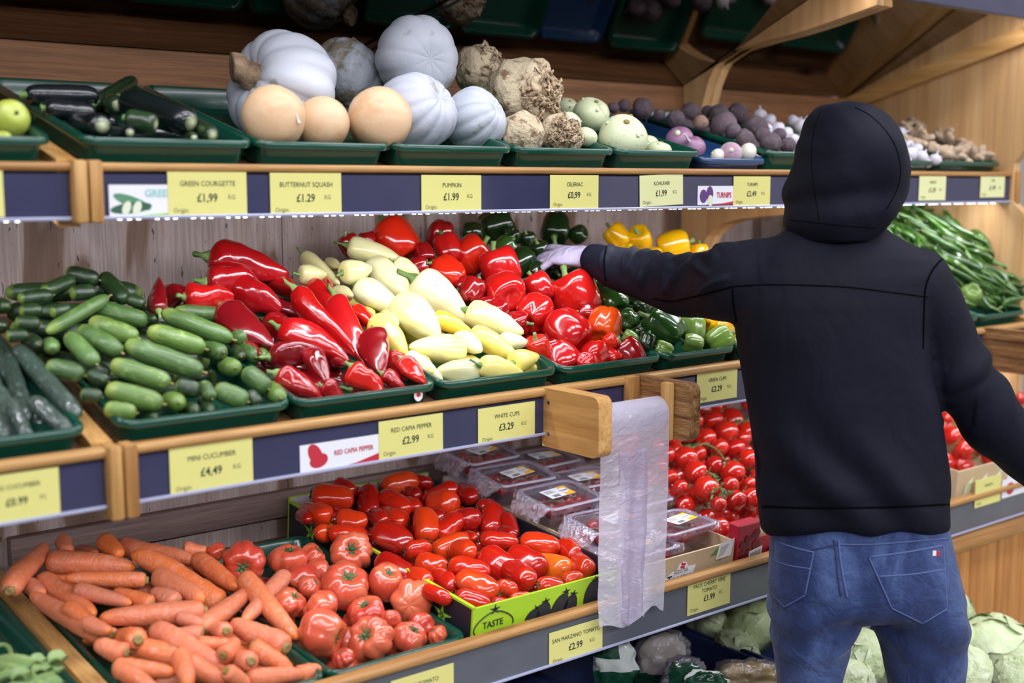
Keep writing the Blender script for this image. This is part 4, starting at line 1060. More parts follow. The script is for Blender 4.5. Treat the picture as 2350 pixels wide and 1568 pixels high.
# green vines among the vine tomatoes
def vine(pts, label, prick):
    P = []
    for x, y in pts:
        p = onplane(1300 + x / 4.694, 840 + y / 4.694, 1.88, 0.80, 0.42)
        n = EYE - p; n /= np.linalg.norm(n)
        P.append(Vector(p + n * 0.034))
    sp = smoothline(P, 26)
    geo = [tube(sp, 0.0026, 6)]
    o = Thing('tomato_vine', label, 'vine', tuple(P[0]))
    st = o.part('stem', geo[0], M['vine'])
    rv = random.Random(len(pts))
    for k in range(prick):
        p = Vector(sp[rv.randrange(26)])
        d = Vector((rv.uniform(-1, 1), rv.uniform(-1, -0.1), rv.uniform(-0.6, 1))).normalized()
        L = rv.uniform(0.014, 0.026)
        o.part('sepal', tube([p, p + d * L * 0.5 + Vector((0, 0, 0.002)), p + d * L], [0.002, 0.0018, 0.0004], 5), M['vine'])
vine([(1280, 860), (1370, 880), (1480, 840), (1600, 890), (1680, 980), (1720, 1070)], 'curving green tomato vine on upper middle of the vine tomatoes', 12)
vine([(1350, 1050), (1440, 1110), (1520, 1140), (1600, 1200), (1640, 1290), (1700, 1370), (1740, 1390)], 'green tomato vine over the front of the vine tomatoes', 18)
vine([(1560, 1440), (1580, 1340), (1610, 1250)], 'short green tomato vine hooked over the lowest vine tomatoes', 8)
vine([(1760, 650), (1850, 610), (1940, 600), (1990, 540)], 'pale green tomato vine near the shopper\'s jacket', 10)
# ---------------------------------------------------------------- top shelf produce
def remesh(g, vox, smooth=6, fac=0.5):
    me = bpy.data.meshes.new('tmp')
    me.from_pydata(g[0], [], g[1])
    o = bpy.data.objects.new('tmp', me)
    COL.objects.link(o)
    r = o.modifiers.new('r', 'REMESH'); r.mode = 'VOXEL'; r.voxel_size = vox
    if smooth:
        sm = o.modifiers.new('s', 'SMOOTH'); sm.iterations = smooth; sm.factor = fac
    dg = bpy.context.evaluated_depsgraph_get()
    ev = o.evaluated_get(dg)
    m2 = ev.to_mesh()
    out = [tuple(v.co) for v in m2.vertices], [tuple(p.vertices) for p in m2.polygons]
    ev.to_mesh_clear()
    bpy.data.objects.remove(o)
    bpy.data.meshes.remove(me)
    return out
def V3(px, py, Y): return onY(px, py, Y)
def img(r, u, t): return CR * r + CU * u - CF * t        # right, up, towards the viewer
V['pumpkin'] = veg('grey_pumpkin_skin', [srgb(176, 180, 192), srgb(190, 194, 204), srgb(182, 188, 198)], srgb(140, 136, 126), 2.6, 0.62, 0.72, rough=0.5, bump=0.15, bump_scale=8)
V['pumpkin_scab'] = veg('scabbed_pumpkin_skin', [srgb(166, 172, 180)], srgb(128, 120, 104), 3.2, 0.47, 0.56, rough=0.55, bump=0.4, bump_scale=14)
V['cork'] = veg('corky_stem', [srgb(156, 132, 104)], srgb(104, 84, 62), 5, 0.45, 0.6, rough=0.8, bump=0.8, bump_scale=9)
V['squash'] = veg('butternut_skin', [srgb(222, 188, 150), srgb(214, 176, 136), srgb(226, 194, 158)], srgb(206, 150, 100), 2.2, 0.55, 0.8, rough=0.42, coat=0.1, bump=0.08)
V['celeriac'] = veg('celeriac_skin', [srgb(208, 192, 160), srgb(200, 182, 150)], srgb(122, 98, 72), 5.0, 0.52, 0.62, rough=0.8, bump=0.9, bump_scale=9)
V['root'] = veg('celeriac_root', [srgb(196, 172, 140)], srgb(110, 84, 62), 16, 0.45, 0.65, rough=0.85, bump=0.5, bump_scale=30)
V['kohlrabi'] = veg('kohlrabi_skin', [srgb(198, 206, 166), srgb(206, 212, 176)], srgb(150, 156, 112), 4.0, 0.60, 0.72, rough=0.45, coat=0.1, bump=0.1)
V['turnip'] = veg('turnip_skin', [srgb(226, 218, 206)], rough=0.42, coat=0.15, grad=(0.05, -0.42, srgb(156, 112, 140)), bump=0.1)
V['turnip_purple'] = veg('purple_turnip_skin', [srgb(146, 106, 136)], srgb(124, 84, 116), 3, rough=0.42, coat=0.15)
V['turnip_white'] = veg('white_turnip_skin', [srgb(222, 216, 202)], rough=0.42, coat=0.15, bump=0.1)
V['beet'] = veg('beetroot_skin', [srgb(84, 70, 80), srgb(98, 82, 90), srgb(76, 62, 70)], srgb(116, 100, 100), 3.0, 0.5, 0.7, rough=0.75, bump=0.5, bump_scale=8)
V['beet_tan'] = veg('cut_beetroot', [srgb(150, 122, 104)], srgb(88, 66, 64), 3.0, rough=0.75, bump=0.4)
V['garlic'] = veg('garlic_skin', [srgb(214, 210, 218), srgb(204, 200, 212)], srgb(178, 168, 178), 4, rough=0.55, bump=0.2)
V['ginger'] = veg('ginger_skin', [srgb(196, 172, 146), srgb(186, 162, 138), srgb(204, 180, 154)], srgb(160, 134, 110), 6, 0.5, 0.65, rough=0.7, bump=0.5, bump_scale=14)
V['courgette'] = veg('dark_courgette_skin', [srgb(16, 22, 26), srgb(22, 32, 28), srgb(18, 24, 30)], rough=0.24, coat=0.5, grad=(0.478, 0.499, srgb(196, 206, 160)))
V['courgette_green'] = veg('green_courgette_skin', [srgb(40, 62, 36), srgb(34, 54, 34)], rough=0.28, coat=0.4, grad=(0.478, 0.499, srgb(210, 216, 170)))
V['lime_fruit'] = veg('pale_green_fruit_skin', [srgb(172, 186, 70), srgb(182, 194, 86)], srgb(196, 204, 120), 2.0, rough=0.4, coat=0.2, bump=0.1)

def pump(i):
    oz = (0.80, 0.86, 0.82, 0.92, 0.88)[i]
    st = xform(remesh(tube([(0, 0, -0.26), (0.01, 0, -0.40), (0.03, 0.02, -0.47), (0.045, 0.0, -0.51)], [0.16, 0.11, 0.125, 0.13], 11), 0.016, 2), Matrix.Identity(4))
    return ball(i * 2.3, 0.08, 2.2, oz, (11, 12, 10, 14, 13)[i], (0.13, 0.10, 0.06, 0.10, 0.09)[i], 0.10, 0.05, 30, 84, 1.1, 0.45, 0.3), [('stem', st, V['cork'])]
proto('pumpkin', 5, pump)
def single(kind, i, px, py, Y, d, axis, mat, label, cat, group=None, oz=1.0, roll=0.0, parts=True, name=None):
    c = V3(px, py, Y)
    return put(kind, i, V[mat] if isinstance(mat, str) else mat, look_matrix(c, -img(*axis), d, d * oz, roll), label, cat, group, name, parts)
def dz(px, py, Y, w): return w * depth(V3(px, py, Y)) / FPX
GP = 'grey pumpkins on the top shelf'
single('pumpkin', 0, 648, 207, 2.26, dz(648, 207, 2.26, 268), (-0.64, 0.2, 0.74), 'pumpkin', 'largest blue-grey ribbed pumpkin with a corky stem, behind the squashes', 'pumpkin', GP, 1.0, 0.3)
single('pumpkin', 1, 792, 180, 2.44, dz(792, 180, 2.44, 190), (0.35, 0.9, -0.4), 'pumpkin_scab', 'grey pumpkin with brown scabby patch at the back of the pile', 'pumpkin', GP, 1.0, 1.1)
single('pumpkin', 2, 957, 134, 2.30, dz(957, 134, 2.30, 196), (-0.5, 0.2, -0.85), 'pumpkin', 'topmost grey pumpkin resting on the two front pumpkins', 'pumpkin', GP, 0.98, 0.4)
single('pumpkin', 3, 952, 262, 2.135, dz(952, 262, 2.135, 188), (-0.75, -0.35, -0.5), 'pumpkin', 'grey pumpkin with a tan scratch on top, beside the rightmost squash', 'pumpkin', GP, 1.05, 0.9)
single('pumpkin', 4, 1087, 275, 2.14, dz(1087, 275, 2.14, 148), (-0.8, -0.3, -0.4), 'pumpkin', 'smallest grey pumpkin with a yellow scar, beside the celeriac', 'pumpkin', GP, 1.08, 0.2)
sq_prof = knots_prof((0, 0), (0.02, 0.34), (0.08, 0.5), (0.3, 0.54), (0.45, 0.62), (0.58, 0.86), (0.75, 1.0), (0.9, 0.84), (0.975, 0.42), (1, 0))
proto('butternut_squash', 3, lambda i: (long_shape(sq_prof, (0.1, -0.1, 0.05)[i], 0, 0, 0.04, i, 28, 28), [('blossom_scar', xform(ball(3, 0.1, oz=0.3, nu=6, nv=12), Matrix.Translation((0.03, 0.0, 0.488)) @ Matrix.Diagonal((0.12, 0.12, 0.04, 1))), V['cork'])]))
def squash(i, px, py, Y, w, ax, label):
    c = V3(px, py, Y)
    d = dz(px, py, Y, w)
    a = img(*ax); a = a / np.linalg.norm(a)
    L = d * 1.75
    put('butternut_squash', i, V['squash'], look_matrix(c - a * L * 0.24, a, d, L, i * 1.0), label, 'squash', 'butternut squashes on the top shelf')
squash(0, 625, 270, 2.075, 147, (0.12, 0.06, 1), 'butternut squash with a small sticker, leftmost of the three')
squash(1, 742, 282, 2.09, 124, (0.05, 0.10, 1), 'middle butternut squash, wedged between two others')
squash(2, 872, 275, 2.07, 148, (0.42, 0.08, 0.9), 'butternut squash with brown blossom scar, rightmost of the three')
p = V3(687, 272, 2.025)
sk = add('fruit_sticker', mesh('fruit_sticker', prism([(-0.007, -0.009), (0.008, -0.008), (0.007, 0.009), (-0.006, 0.010)], 'y', -0.0006, 0.0006), M['white'], False))
sk.matrix_world = Matrix.Translation(Vector(p) + Vector((-0.004, -0.004, 0))) @ Matrix.Rotation(0.7, 4, 'Z') @ Matrix.Rotation(-0.2, 4, 'X')
add('emblem', mesh('emblem', prism([(-0.004, -0.004), (0.004, -0.003), (0.001, 0.005)], 'y', -0.0012, -0.0006), M['ink_yellow'], False), sk)
tag(sk, 'tiny white and orange fruit sticker on the leftmost squash', 'sticker')

def cel(i):
    rnd = random.Random(i + 20)
    body = ball(i * 3.1, 0.17, 2.0, 0.95, 0, 0, 0.03, -0.02, 30, 40, 2.1)
    gs = []
    for k in range((70, 46, 10, 90)[i]):
        th = rnd.uniform(0, 2 * PI); rr = rnd.uniform(0.08, 0.44)
        z0 = -math.sqrt(max(0.02, 0.22 - rr * rr)) * 0.95
        P = [(rr * math.cos(th), rr * math.sin(th), z0 + 0.04)]
        dth = rnd.uniform(-0.9, 0.9)
        for j in range(1, 5):
            t2 = th + dth * j / 4
            r2 = rr + (rnd.uniform(-0.18, 0.12)) * j / 4
            P.append((r2 * math.cos(t2) + rnd.uniform(-.02, .02), r2 * math.sin(t2) + rnd.uniform(-.02, .02), z0 - 0.035 - rnd.uniform(0.0, 0.07)))
        w = rnd.uniform(0.014, 0.036)
        gs.append(tube(P, [w, w, w * 0.9, w * 0.7, w * 0.35], 6))
    return body, [('roots', merge(*gs), V['root'])]
proto('celeriac', 4, cel)
GC = 'celeriac roots on the top shelf'
def celer(i, px, py, Y, w, ax, label, roll=0.0):
    o = single('celeriac', i, px, py, Y, dz(px, py, Y, w), ax, 'celeriac', label, 'celeriac', GC, 1.0, roll)
    for c in o.children: c['kind'] = 'stuff'
celer(0, 1203, 216, 2.21, 165, (0.75, -0.35, 0.55), 'largest celeriac with twisted roots, on top of two others')
celer(1, 1098, 160, 2.40, 118, (0.85, 0.3, 0.4), 'celeriac at the back, beside the topmost grey pumpkin')
celer(2, 1197, 308, 2.10, 104, (0.1, -0.9, -0.4), 'smooth pale celeriac in the front, beside the smallest pumpkin')
celer(3, 1288, 312, 2.10, 100, (0.1, 0.1, 1.0), 'celeriac covered in roots, front corner of its tray')

def kohl(i):
    g = ball(i * 1.4 + 2, 0.06, 2.15, 0.86, 0, 0, 0.05, 0.04, 20, 26)
    rnd = random.Random(i)
    st = []
    for k in range(3):
        a = k * 2.09 + rnd.uniform(-.3, .3); r0 = 0.36; z0 = -0.30
        L = rnd.uniform(0.0, 0.012)
        st.append(('leaf_stub', tube([(r0 * math.cos(a), r0 * math.sin(a), z0), ((r0 + 0.02 + L) * math.cos(a), (r0 + 0.02 + L) * math.sin(a), z0 - 0.02 - L)], [0.05, 0.03], 8), V['carrot_top'] if k % 2 else V['kohlrabi']))
    st.append(('crown', xform(ball(1, 0.1, oz=0.5, nu=8, nv=10), Matrix.Translation((0, 0, -0.40)) @ Matrix.Scale(0.13, 4)), V['carrot_top']))
    return g, st
proto('kohlrabi', 3, kohl)
GK = 'kohlrabi on the top shelf'
for i, (px, py, Y, w, ax, lab) in enumerate(((1430, 317, 2.09, 116, (0.1, 0.65, 0.7), 'largest round kohlrabi at the front of its tray'), (1357, 262, 2.22, 84, (0.3, 0.7, 0.5), 'kohlrabi with a dark scar standing behind the largest one'), (1303, 290, 2.16, 66, (0.5, -0.3, 0.4), 'kohlrabi half hidden behind the rooty celeriac'),
                                             (1302, 248, 2.32, 50, (0.2, 0.5, 0.5), 'kohlrabi at the back, touching the largest celeriac'), (1512, 350, 2.06, 62, (0.2, 0.8, 0.2), 'kohlrabi lying low with cut leaf stubs by the tray rim'), (1485, 340, 2.10, 60, (-0.4, 0.5, 0.3), 'small kohlrabi squeezed beside the largest one'), (1345, 315, 2.10, 52, (0.3, 0.9, 0), 'kohlrabi lying on its side under the scarred one'))):
    single('kohlrabi', i, px, py, Y, dz(px, py, Y, w), ax, 'kohlrabi', lab, 'kohlrabi', GK, 1.0, i)
def turn(i):
    return ball(i * 1.7 + 5, 0.05, 2.1, 0.86, 0, 0, 0.04, -0.10, 18, 22, 1.2, 1, 0.2), [('taproot', tube([(0, 0, 0.40), (0.02, 0.01, 0.62), (0.06, -0.03, 0.85), (0.05, 0.02, 1.05)], [0.09, 0.045, 0.03, 0.012], 7), V['turnip_white']),
            ('leaf_stub', tube([(0, 0, -0.32), (0.02, 0.0, -0.46)], [0.13, 0.10], 9), V['kohlrabi'])]
proto('turnip', 3, turn)
for i, (px, py, Y, w, ax, m, lab) in enumerate(((1677, 352, 2.06, 52, (-0.1, 0.2, 1), 'turnip', 'purple and white turnip facing the aisle in the blue tray'), (1716, 350, 2.07, 44, (-0.9, 0.3, 0.2), 'turnip_white', 'small white turnip with its taproot over the tray rim'), (1560, 322, 2.20, 66, (-0.3, 0.4, 0.7), 'turnip_purple', 'green-topped purple turnip at the back of the blue tray'),
                                               (1592, 340, 2.14, 56, (0.3, -0.3, -0.5), 'turnip_purple', 'plain purple turnip in the middle of the blue tray'), (1646, 358, 2.07, 34, (-0.5, 0.2, 0.2), 'turnip_white', 'white turnip half hidden behind the purple and white one'))):
    single('turnip', i, px, py, Y, dz(px, py, Y, w), ax, m, lab, 'turnip', 'turnips in the blue tray', 1.0, i)
proto('beetroot', 4, lambda i: (ball(i * 1.3 + 1, 0.12, 2.05, (0.95, 1.05, 0.9, 1.1)[i], 0, 0, 0.03, -0.06, 14, 18, 1.5, 1, 0.2), [('taproot', tube([(0, 0, 0.42), (0.02, 0.01, 0.6), (0.1, -0.03, 0.72)], [0.07, 0.03, 0.012], 6), V['beet'])]))
beet = Heap('beetroot', 'beetroot', 'top shelf tray', V['beet'], (2.06, 1.705, 0.30), (1400, 0), 2.474, 'beetroot', seed=2, ymax=2.56, band=0.10)
for a in ((20, 612, 70, 55), (80, 600, 75, 75), (185, 615, 130, 100), (280, 652, 75, 60), (375, 680, 130, 85), (460, 638, 120, 100), (620, 655, 130, 120), (725, 645, 120, 115), (645, 715, 190, 125), (825, 720, 130, 125), (765, 785, 110, 80), (910, 815, 140, 95), (1010, 825, 90, 95), (560, 640, 90, 80), (700, 745, 110, 80), (870, 770, 100, 80), (960, 770, 100, 80)):
    beet.rnd_(*a)
beet.rnd_(515, 697, 90, 85, mat=V['beet_tan'], look='tan', axis=(0.3, 0.2, 1))
beet.fill(2.50, 2.71, 2.1, 2.45, 0.065, 0, (0.075, 0.075), 0.05, None, None, 1)
proto('garlic_bulb', 3, lambda i: (ball(i + 2, 0.05, 2.1, 0.82, 9, 0.10, -0.22, 0.03, 16, 36, 1.2, 0.5, 0.14), [('neck', tube([(0, 0, -0.38), (0.02, 0, -0.55), (0.05, 0.02, -0.68)], [0.09, 0.06, 0.07], 8), V['garlic'])]))
gar = Heap('garlic_bulb', 'white garlic bulb', 'garlic tray', V['garlic'], (2.05, 1.69, 0.34), (1400, 0), 2.474, 'garlic', fat=1.1, seed=3, ymax=2.5, band=0.10)
for a in ((850, 655, 90, 60), (905, 690, 90, 70), (950, 735, 90, 70), (1000, 765, 90, 70), (1040, 795, 70, 60), (890, 740, 80, 60), (1090, 720, 90, 90), (1040, 690, 70, 70), (1120, 690, 60, 50), (1700, 880, 95, 85), (1765, 895, 85, 75), (1845, 908, 85, 55), (1690, 925, 60, 40), (1740, 850, 75, 60), (1800, 930, 70, 40), (1655, 755, 55, 70), (1690, 830, 70, 60)):
    gar.rnd_(*a)
gar.fill(2.86, 3.15, 2.08, 2.4, 0.055, 0, (0.08, 0.08), 0.045, None, None, 1)
def ging(i):
    rnd = random.Random(i + 3)
    gs = [tube([(0.05, 0, -0.46), (0, 0.05, -0.2), (0.04, -0.04, 0.1), (-0.05, 0.02, 0.44)], [0.14, 0.2, 0.19, 0.13], 9)]
    for k in range(6):
        z = -0.36 + 0.14 * k
        a = rnd.uniform(0, 6.28)
        L = rnd.uniform(0.25, 0.5)
        c, s = math.cos(a), math.sin(a)
        gs.append(tube([(0, 0, z), (c * L * 0.6, s * L * 0.6, z + rnd.uniform(-.05, .08)), (c * L, s * L, z + rnd.uniform(-.06, .14))], [0.13, 0.14, 0.09], 8))
    return remesh(merge(*gs), 0.035, 4), []
proto('ginger_root', 4, ging)
gin = Heap('ginger_root', 'knobbly ginger root', 'ginger tray', V['ginger'], (2.04, 1.69, 0.36), (1400, 0), 2.474, 'ginger', 0.16, fat=1.9, ymax=2.52, seed=5, band=0.10)
for a in ((1690, 700, 1830, 740, 95), (1790, 690, 1920, 750, 105), (1920, 715, 2060, 780, 90), (1670, 790, 1860, 850, 90), (1800, 840, 1970, 890, 85), (1890, 860, 2030, 910, 80), (1930, 770, 2120, 880, 85), (2010, 850, 2140, 920, 75), (2090, 870, 2210, 920, 65), (1660, 740, 1780, 770, 80), (1850, 770, 1980, 830, 85), (2170, 890, 2240, 925, 50), (1730, 770, 1850, 800, 80), (2010, 780, 2100, 830, 70)):
    gin.lng(*a)
gin.fill(3.24, 3.5, 2.08, 2.38, 0.06, 0.12, (0.09, 0.08), 0.045, None, None, 1)
relax([beet, gar, gin], 14)
for h in (beet, gar, gin): h.emit()
proto('courgette', 3, lambda i: (long_shape(blunt(7, 2.2), (0.08, -0.08, 0.2)[i], namp=0.05, seed=i + 30, nu=26), [('stalk', stem_geo(-0.49, 0.08, 0.16, 0.1, 0.2, 7), M['stalk'])]))
cou = Heap('courgette', 'courgette', 'courgette tray', V['courgette'], (2.06, 1.70, 0.27), (0, 0), 2.936, 'courgette', 0.26, ymax=2.52, band=0.12)
cg = V['courgette_green']
for a in ((170, 640, 660, 650, 150, None, 'long dark'), (640, 700, 905, 540, 105, cg, 'uppermost'), (700, 690, 840, 720, 150, cg, 'end-on dark green'), (830, 680, 1300, 830, 210, None, 'fattest black'), (560, 850, 750, 845, 190, None, 'black end-on'), (850, 800, 1055, 840, 150, cg, 'dark green'),
          (800, 890, 910, 900, 110, None, 'low black'), (1330, 860, 1480, 940, 130, cg, 'short green'), (1240, 930, 1340, 930, 90, cg, 'small green'), (300, 730, 640, 760, 140, None, 'black')):
    cou.lng(*a[:5], mat=a[5], look=a[6])
cou.fill(0.80, 0.98, 2.12, 2.36, 0.05, 0.18, (0.1, 0.075), 0.05, None, (1, -0.3, 0), 1)
relax([cou], 12)
cou.emit()
proto('green_fruit', 2, lambda i: (ball(i + 8, 0.05, 2.1, 1.05, 0, 0, 0.06, 0.03), [('stalk', stem_geo(-0.44, 0.08, 0.04, 0.2, 0.08, 7), M['calyx'])]))
single('green_fruit', 0, 18, 276, 2.10, dz(18, 276, 2.1, 92), (0.6, 0.2, 0.6), 'lime_fruit', 'large pale green round fruit at the picture edge on the top shelf', 'fruit', oz=1.1)
single('green_fruit', 1, 8, 322, 2.05, dz(8, 322, 2.05, 40), (0.2, 0.5, 0.5), 'lime_fruit', 'smaller green fruit lying under the large pale green one', 'fruit')
single('green_fruit', 1, -60, 300, 2.12, dz(18, 276, 2.1, 92), (0.2, 0.5, 0.5), 'lime_fruit', 'green round fruit just outside the picture edge on the top shelf', 'fruit')

cab_ = Thing('power_cord', 'thin black cord running up from behind the pumpkins', 'cord', tuple(onY(868, 105, 2.5)))
cab_.part('cord', tube(smoothline([onY(830, 135, 2.55), onY(868, 105, 2.5), onY(960, 55, 2.4), onY(1075, -12, 2.28)], 16), 0.0035, 8), plain('black_rubber', srgb(14, 14, 16), 0.5), angle=None)
# ---------------------------------------------------------------- writing
_txt = {}
def text_geo(s, size, bold=0.0, align='CENTER', sx=1.0):
    """flat letters as geometry in the XZ plane facing -Y, centred on the origin"""
    k = (s, bold, align)
    if k not in _txt:
        cu = bpy.data.curves.new('t', 'FONT')
        cu.body, cu.size, cu.align_x, cu.align_y = s, 1.0, align, 'CENTER'
        cu.offset = bold
        cu.resolution_u = 2
        o = bpy.data.objects.new('t', cu)
        COL.objects.link(o)
        dg = bpy.context.evaluated_depsgraph_get()
        m = o.evaluated_get(dg).to_mesh()
        _txt[k] = [tuple(v.co) for v in m.vertices], [tuple(p.vertices) for p in m.polygons]
        bpy.data.objects.remove(o); bpy.data.curves.remove(cu)
    v, f = _txt[k]
    return [(x * size * sx, 0.0, y * size) for x, y, z in v], f
def text(parent, s, size, x, z, mat, name='printed_text', bold=0.0, align='CENTER', sx=1.0, y=-0.0012, slant=0.0):
    g = text_geo(s, size, bold, align, sx)
    g = [(px + x + pz * slant, y, pz + z) for px, _, pz in g[0]], g[1]
    return add(name, mesh(name, g, mat, False), parent)
def flat(parent, name, poly, mat, y=-0.0009, th=0.0002):
    return add(name, mesh(name, prism(poly, 'y', y, y + th), mat, False), parent)
def ell(cx, cz, rx, rz, n=18, rot=0.0):
    c, s = math.cos(rot), math.sin(rot)
    return [(cx + rx * math.cos(a) * c - rz * math.sin(a) * s, cz + rx * math.cos(a) * s + rz * math.sin(a) * c) for a in (2 * PI * k / n for k in range(n))]
def card(level, xl, xr, yt, yb, mat, label, cat='price tag', name='price_tag', group=None, tilt=0.0, off=0.0085):
    Y = LEVELS[level][0] - off
    a, b = onY(xl, (yt + yb) / 2, Y), onY(xr, (yt + yb) / 2, Y)
    zt, zb = onY((xl + xr) / 2, yt, Y)[2], onY((xl + xr) / 2, yb, Y)[2]
    w, h = float(b[0] - a[0]), float(zt - zb)
    o = add(name, mesh(name, prism([(-w / 2, -h / 2), (w / 2, -h / 2), (w / 2, h / 2), (-w / 2, h / 2)], 'y', -0.0006, 0.0006), mat, False))
    o.location = ((a[0] + b[0]) / 2, Y, (zt + zb) / 2)
    o.rotation_euler = (0, -tilt, 0)
    tag(o, label, cat, group)
    return o, w, h
def price(level, xl, xr, yt, yb, prod, cost, unit, label, mat=None, tilt=0.0, two=None):
    o, w, h = card(level, xl, xr, yt, yb, mat or M['yellow'], label, group='price tags', tilt=tilt)
    k = w / 0.135
    if two:
        text(o, prod, 0.0125 * k, 0, h * 0.30, M['ink'], 'product_name', 0.0, sx=0.9)
        text(o, two, 0.0125 * k, 0, h * 0.115, M['ink'], 'product_name', 0.0, sx=0.9)
        text(o, cost, 0.0185 * k, 0.0, -h * 0.13, M['ink'], 'price', 0.014, sx=0.86)
        text(o, unit, 0.0105 * k, w * 0.27, -h * 0.08, M['ink_grey'], 'unit', 0, sx=0.9)
    else:
        text(o, prod, 0.0115 * k, 0, h * 0.22, M['ink'], 'product_name', 0.0, sx=0.9)
        text(o, cost, 0.0185 * k, -0.002, -h * 0.10, M['ink'], 'price', 0.014, sx=0.86)
        text(o, unit, 0.0105 * k, w * 0.30, -h * 0.08, M['ink_grey'], 'unit', 0, sx=0.9)
    text(o, 'Origin:', 0.0105 * k, -w * 0.44, -h * 0.37, M['ink_grey'], 'origin_line', 0, 'LEFT', 0.9)
    return o
price('upper', 385, 566, 393, 496, 'GREEN COURGETTE', '£1,99', 'KG', 'yellow price tag reading GREEN COURGETTE on the upper rail')
price('upper', 620, 783, 397, 494, 'BUTTERNUT SQUASH', '£1.29', 'KG', 'yellow price tag reading BUTTERNUT SQUASH on the upper rail')
price('upper', 967, 1104, 402, 486, 'PUMPKIN', '£1.99', 'KG', 'yellow price tag reading PUMPKIN on the upper rail')
price('upper', 1262, 1373, 402, 479, 'CELERIAC', '£0,99', 'KG', 'yellow price tag reading CELERIAC on the upper rail')
price('upper', 1468, 1567, 401, 472, 'KOHLRABI', '£1,99', 'KG', 'pale tilted price tag reading KOHLRABI on the upper rail', M['pale'], 0.035)
price('upper', 1683, 1767, 405, 472, 'TURNIPS', '£2.49', 'KG', 'yellow price tag reading TURNIPS on the upper rail')
price('upper', 2109, 2170, 402, 460, 'GARLIC', '£1.29', 'KG', 'pale price tag reading GARLIC on the upper rail', M['pale'])
price('upper', 2250, 2305, 400, 453, 'YAM', '£1.99', 'KG', 'pale price tag with a short name at the far end of the upper rail', M['pale'])
price('upper', -170, 8, 388, 500, 'LIMES', '£0.29', 'PC', 'yellow price tag cut off by the picture edge on the upper rail')
price('middle', 389, 580, 1016, 1125, 'MINI CUCUMBER', '£4,49', 'KG', 'yellow price tag reading MINI CUCUMBER on the middle rail')
price('middle', -60, 137, 1085, 1196, 'BIG CUCUMBER', '£0.99', 'PC', 'yellow price tag on the left bay, under the wrapped cucumbers')
price('middle', 869, 1016, 958, 1044, 'RED CAPIA PEPPER', '£2.99', 'KG', 'yellow price tag reading RED CAPIA PEPPER on the middle rail')
price('middle', 1097, 1227, 930, 1012, 'WHITE CUPS', '£3.29', 'KG', 'yellow price tag reading WHITE CUPS on the middle rail')
price('middle', 1599, 1691, 852, 919, 'GREEN CUPS', '£2.29', 'KG', 'yellow price tag reading GREEN CUPS behind the bag holder')
price('lower', 897, 1041, 1543, 1630, 'BEEF TOMATO', '£2.49', 'KG', 'yellow price tag reading BEEF TOMATO at the bottom edge')
price('lower', 1260, 1382, 1436, 1512, 'SAN MARZANO TOMATO', '£2.99', 'KG', 'yellow price tag reading SAN MARZANO TOMATO on the lower rail')
price('lower', 1578, 1675, 1323, 1399, 'PACK CHERRY VINE', '£1.99', 'PC', 'yellow price tag reading PACK CHERRY VINE TOMATO on the lower rail', two='TOMATO')
price('lower', 2238, 2296, 1096, 1158, 'TOMATO', '£1.99', 'KG', 'yellow price tag beside the cardboard box right of the shopper')
# picture cards
o, w, h = card('upper', 250, 386, 424, 497, M['white'], 'white picture card with green courgettes beside the first upper tag', 'picture card', 'picture_card', off=0.0075)
flat(o, 'printed_courgette', ell(-0.012, -0.002, 0.034, 0.009, rot=-0.35), M['ink_green'])
flat(o, 'printed_courgette', ell(-0.014, -0.012, 0.036, 0.009, rot=0.1), M['ink_dkgreen'], -0.0010)
for k in range(2): flat(o, 'printed_slice', ell(-0.022 + 0.018 * k, -0.012, 0.007, 0.012, rot=-0.4), M['ink_cream'], -0.0012)
text(o, 'GREEN', 0.017, 0.036, h * 0.22, M['ink_teal'], 'printed_text', 0.03)
flat(o, 'lime_stripe', [(-w * .2, -h / 2), (w / 2, -h / 2), (w / 2, -h * 0.40), (w * .2, -h * 0.43)], M['ink_lime'])
o, w, h = card('upper', 1601, 1686, 427, 470, M['white'], 'white picture card with purple turnips and the word TURNIPS', 'picture card', 'picture_card', off=0.0075)
flat(o, 'printed_turnip', ell(-0.046, -0.002, 0.013, 0.016), M['ink_purple'])
flat(o, 'printed_turnip', ell(-0.024, 0.004, 0.012, 0.018), M['ink_purple'], -0.0010)
flat(o, 'printed_root', ell(-0.022, -0.012, 0.009, 0.013), M['ink_cream'], -0.0012)
text(o, 'TURNIPS', 0.018, 0.026, 0.0, M['ink_red'], 'printed_text', 0.03, sx=0.75)
flat(o, 'red_stripe', [(-w * .3, -h / 2), (w / 2, -h / 2), (w / 2, -h * 0.30), (w * .2, -h * 0.42)], M['ink_red'])
o, w, h = card('middle', 688, 870, 1010, 1074, M['white'], 'white picture card with red peppers beside the RED CAPIA PEPPER tag', 'picture card', 'picture_card', off=0.0075)
flat(o, 'printed_pepper', ell(-0.052, 0.006, 0.013, 0.021, rot=0.5), M['ink_red'])
flat(o, 'printed_pepper', ell(-0.045, -0.006, 0.019, 0.013, rot=0.2), M['ink_red'], -0.0010)
text(o, 'RED CAPIA PEPPER', 0.0125, 0.028, 0.003, M['ink_red'], 'printed_text', 0.02, sx=0.8)
flat(o, 'red_stripe', [(-w * .1, -h / 2), (w / 2, -h / 2), (w / 2, -h * 0.18), (w * .2, -h * 0.40)], M['ink_red'])
o, w, h = card('lower', 2300, 2352, 1096, 1137, M['white'], 'white picture card with a red tomato at the far right', 'picture card', 'picture_card', off=0.0075)
flat(o, 'printed_tomato', ell(-0.02, -0.003, 0.022, 0.018), M['ink_red'])
p = onY(960, 907, 1.917)
o = add('tray_sticker', mesh('tray_sticker', prism(ell(0, 0, 0.010, 0.012), 'y', -0.0006, 0.0006), M['white'], False))
o.location = tuple(p)
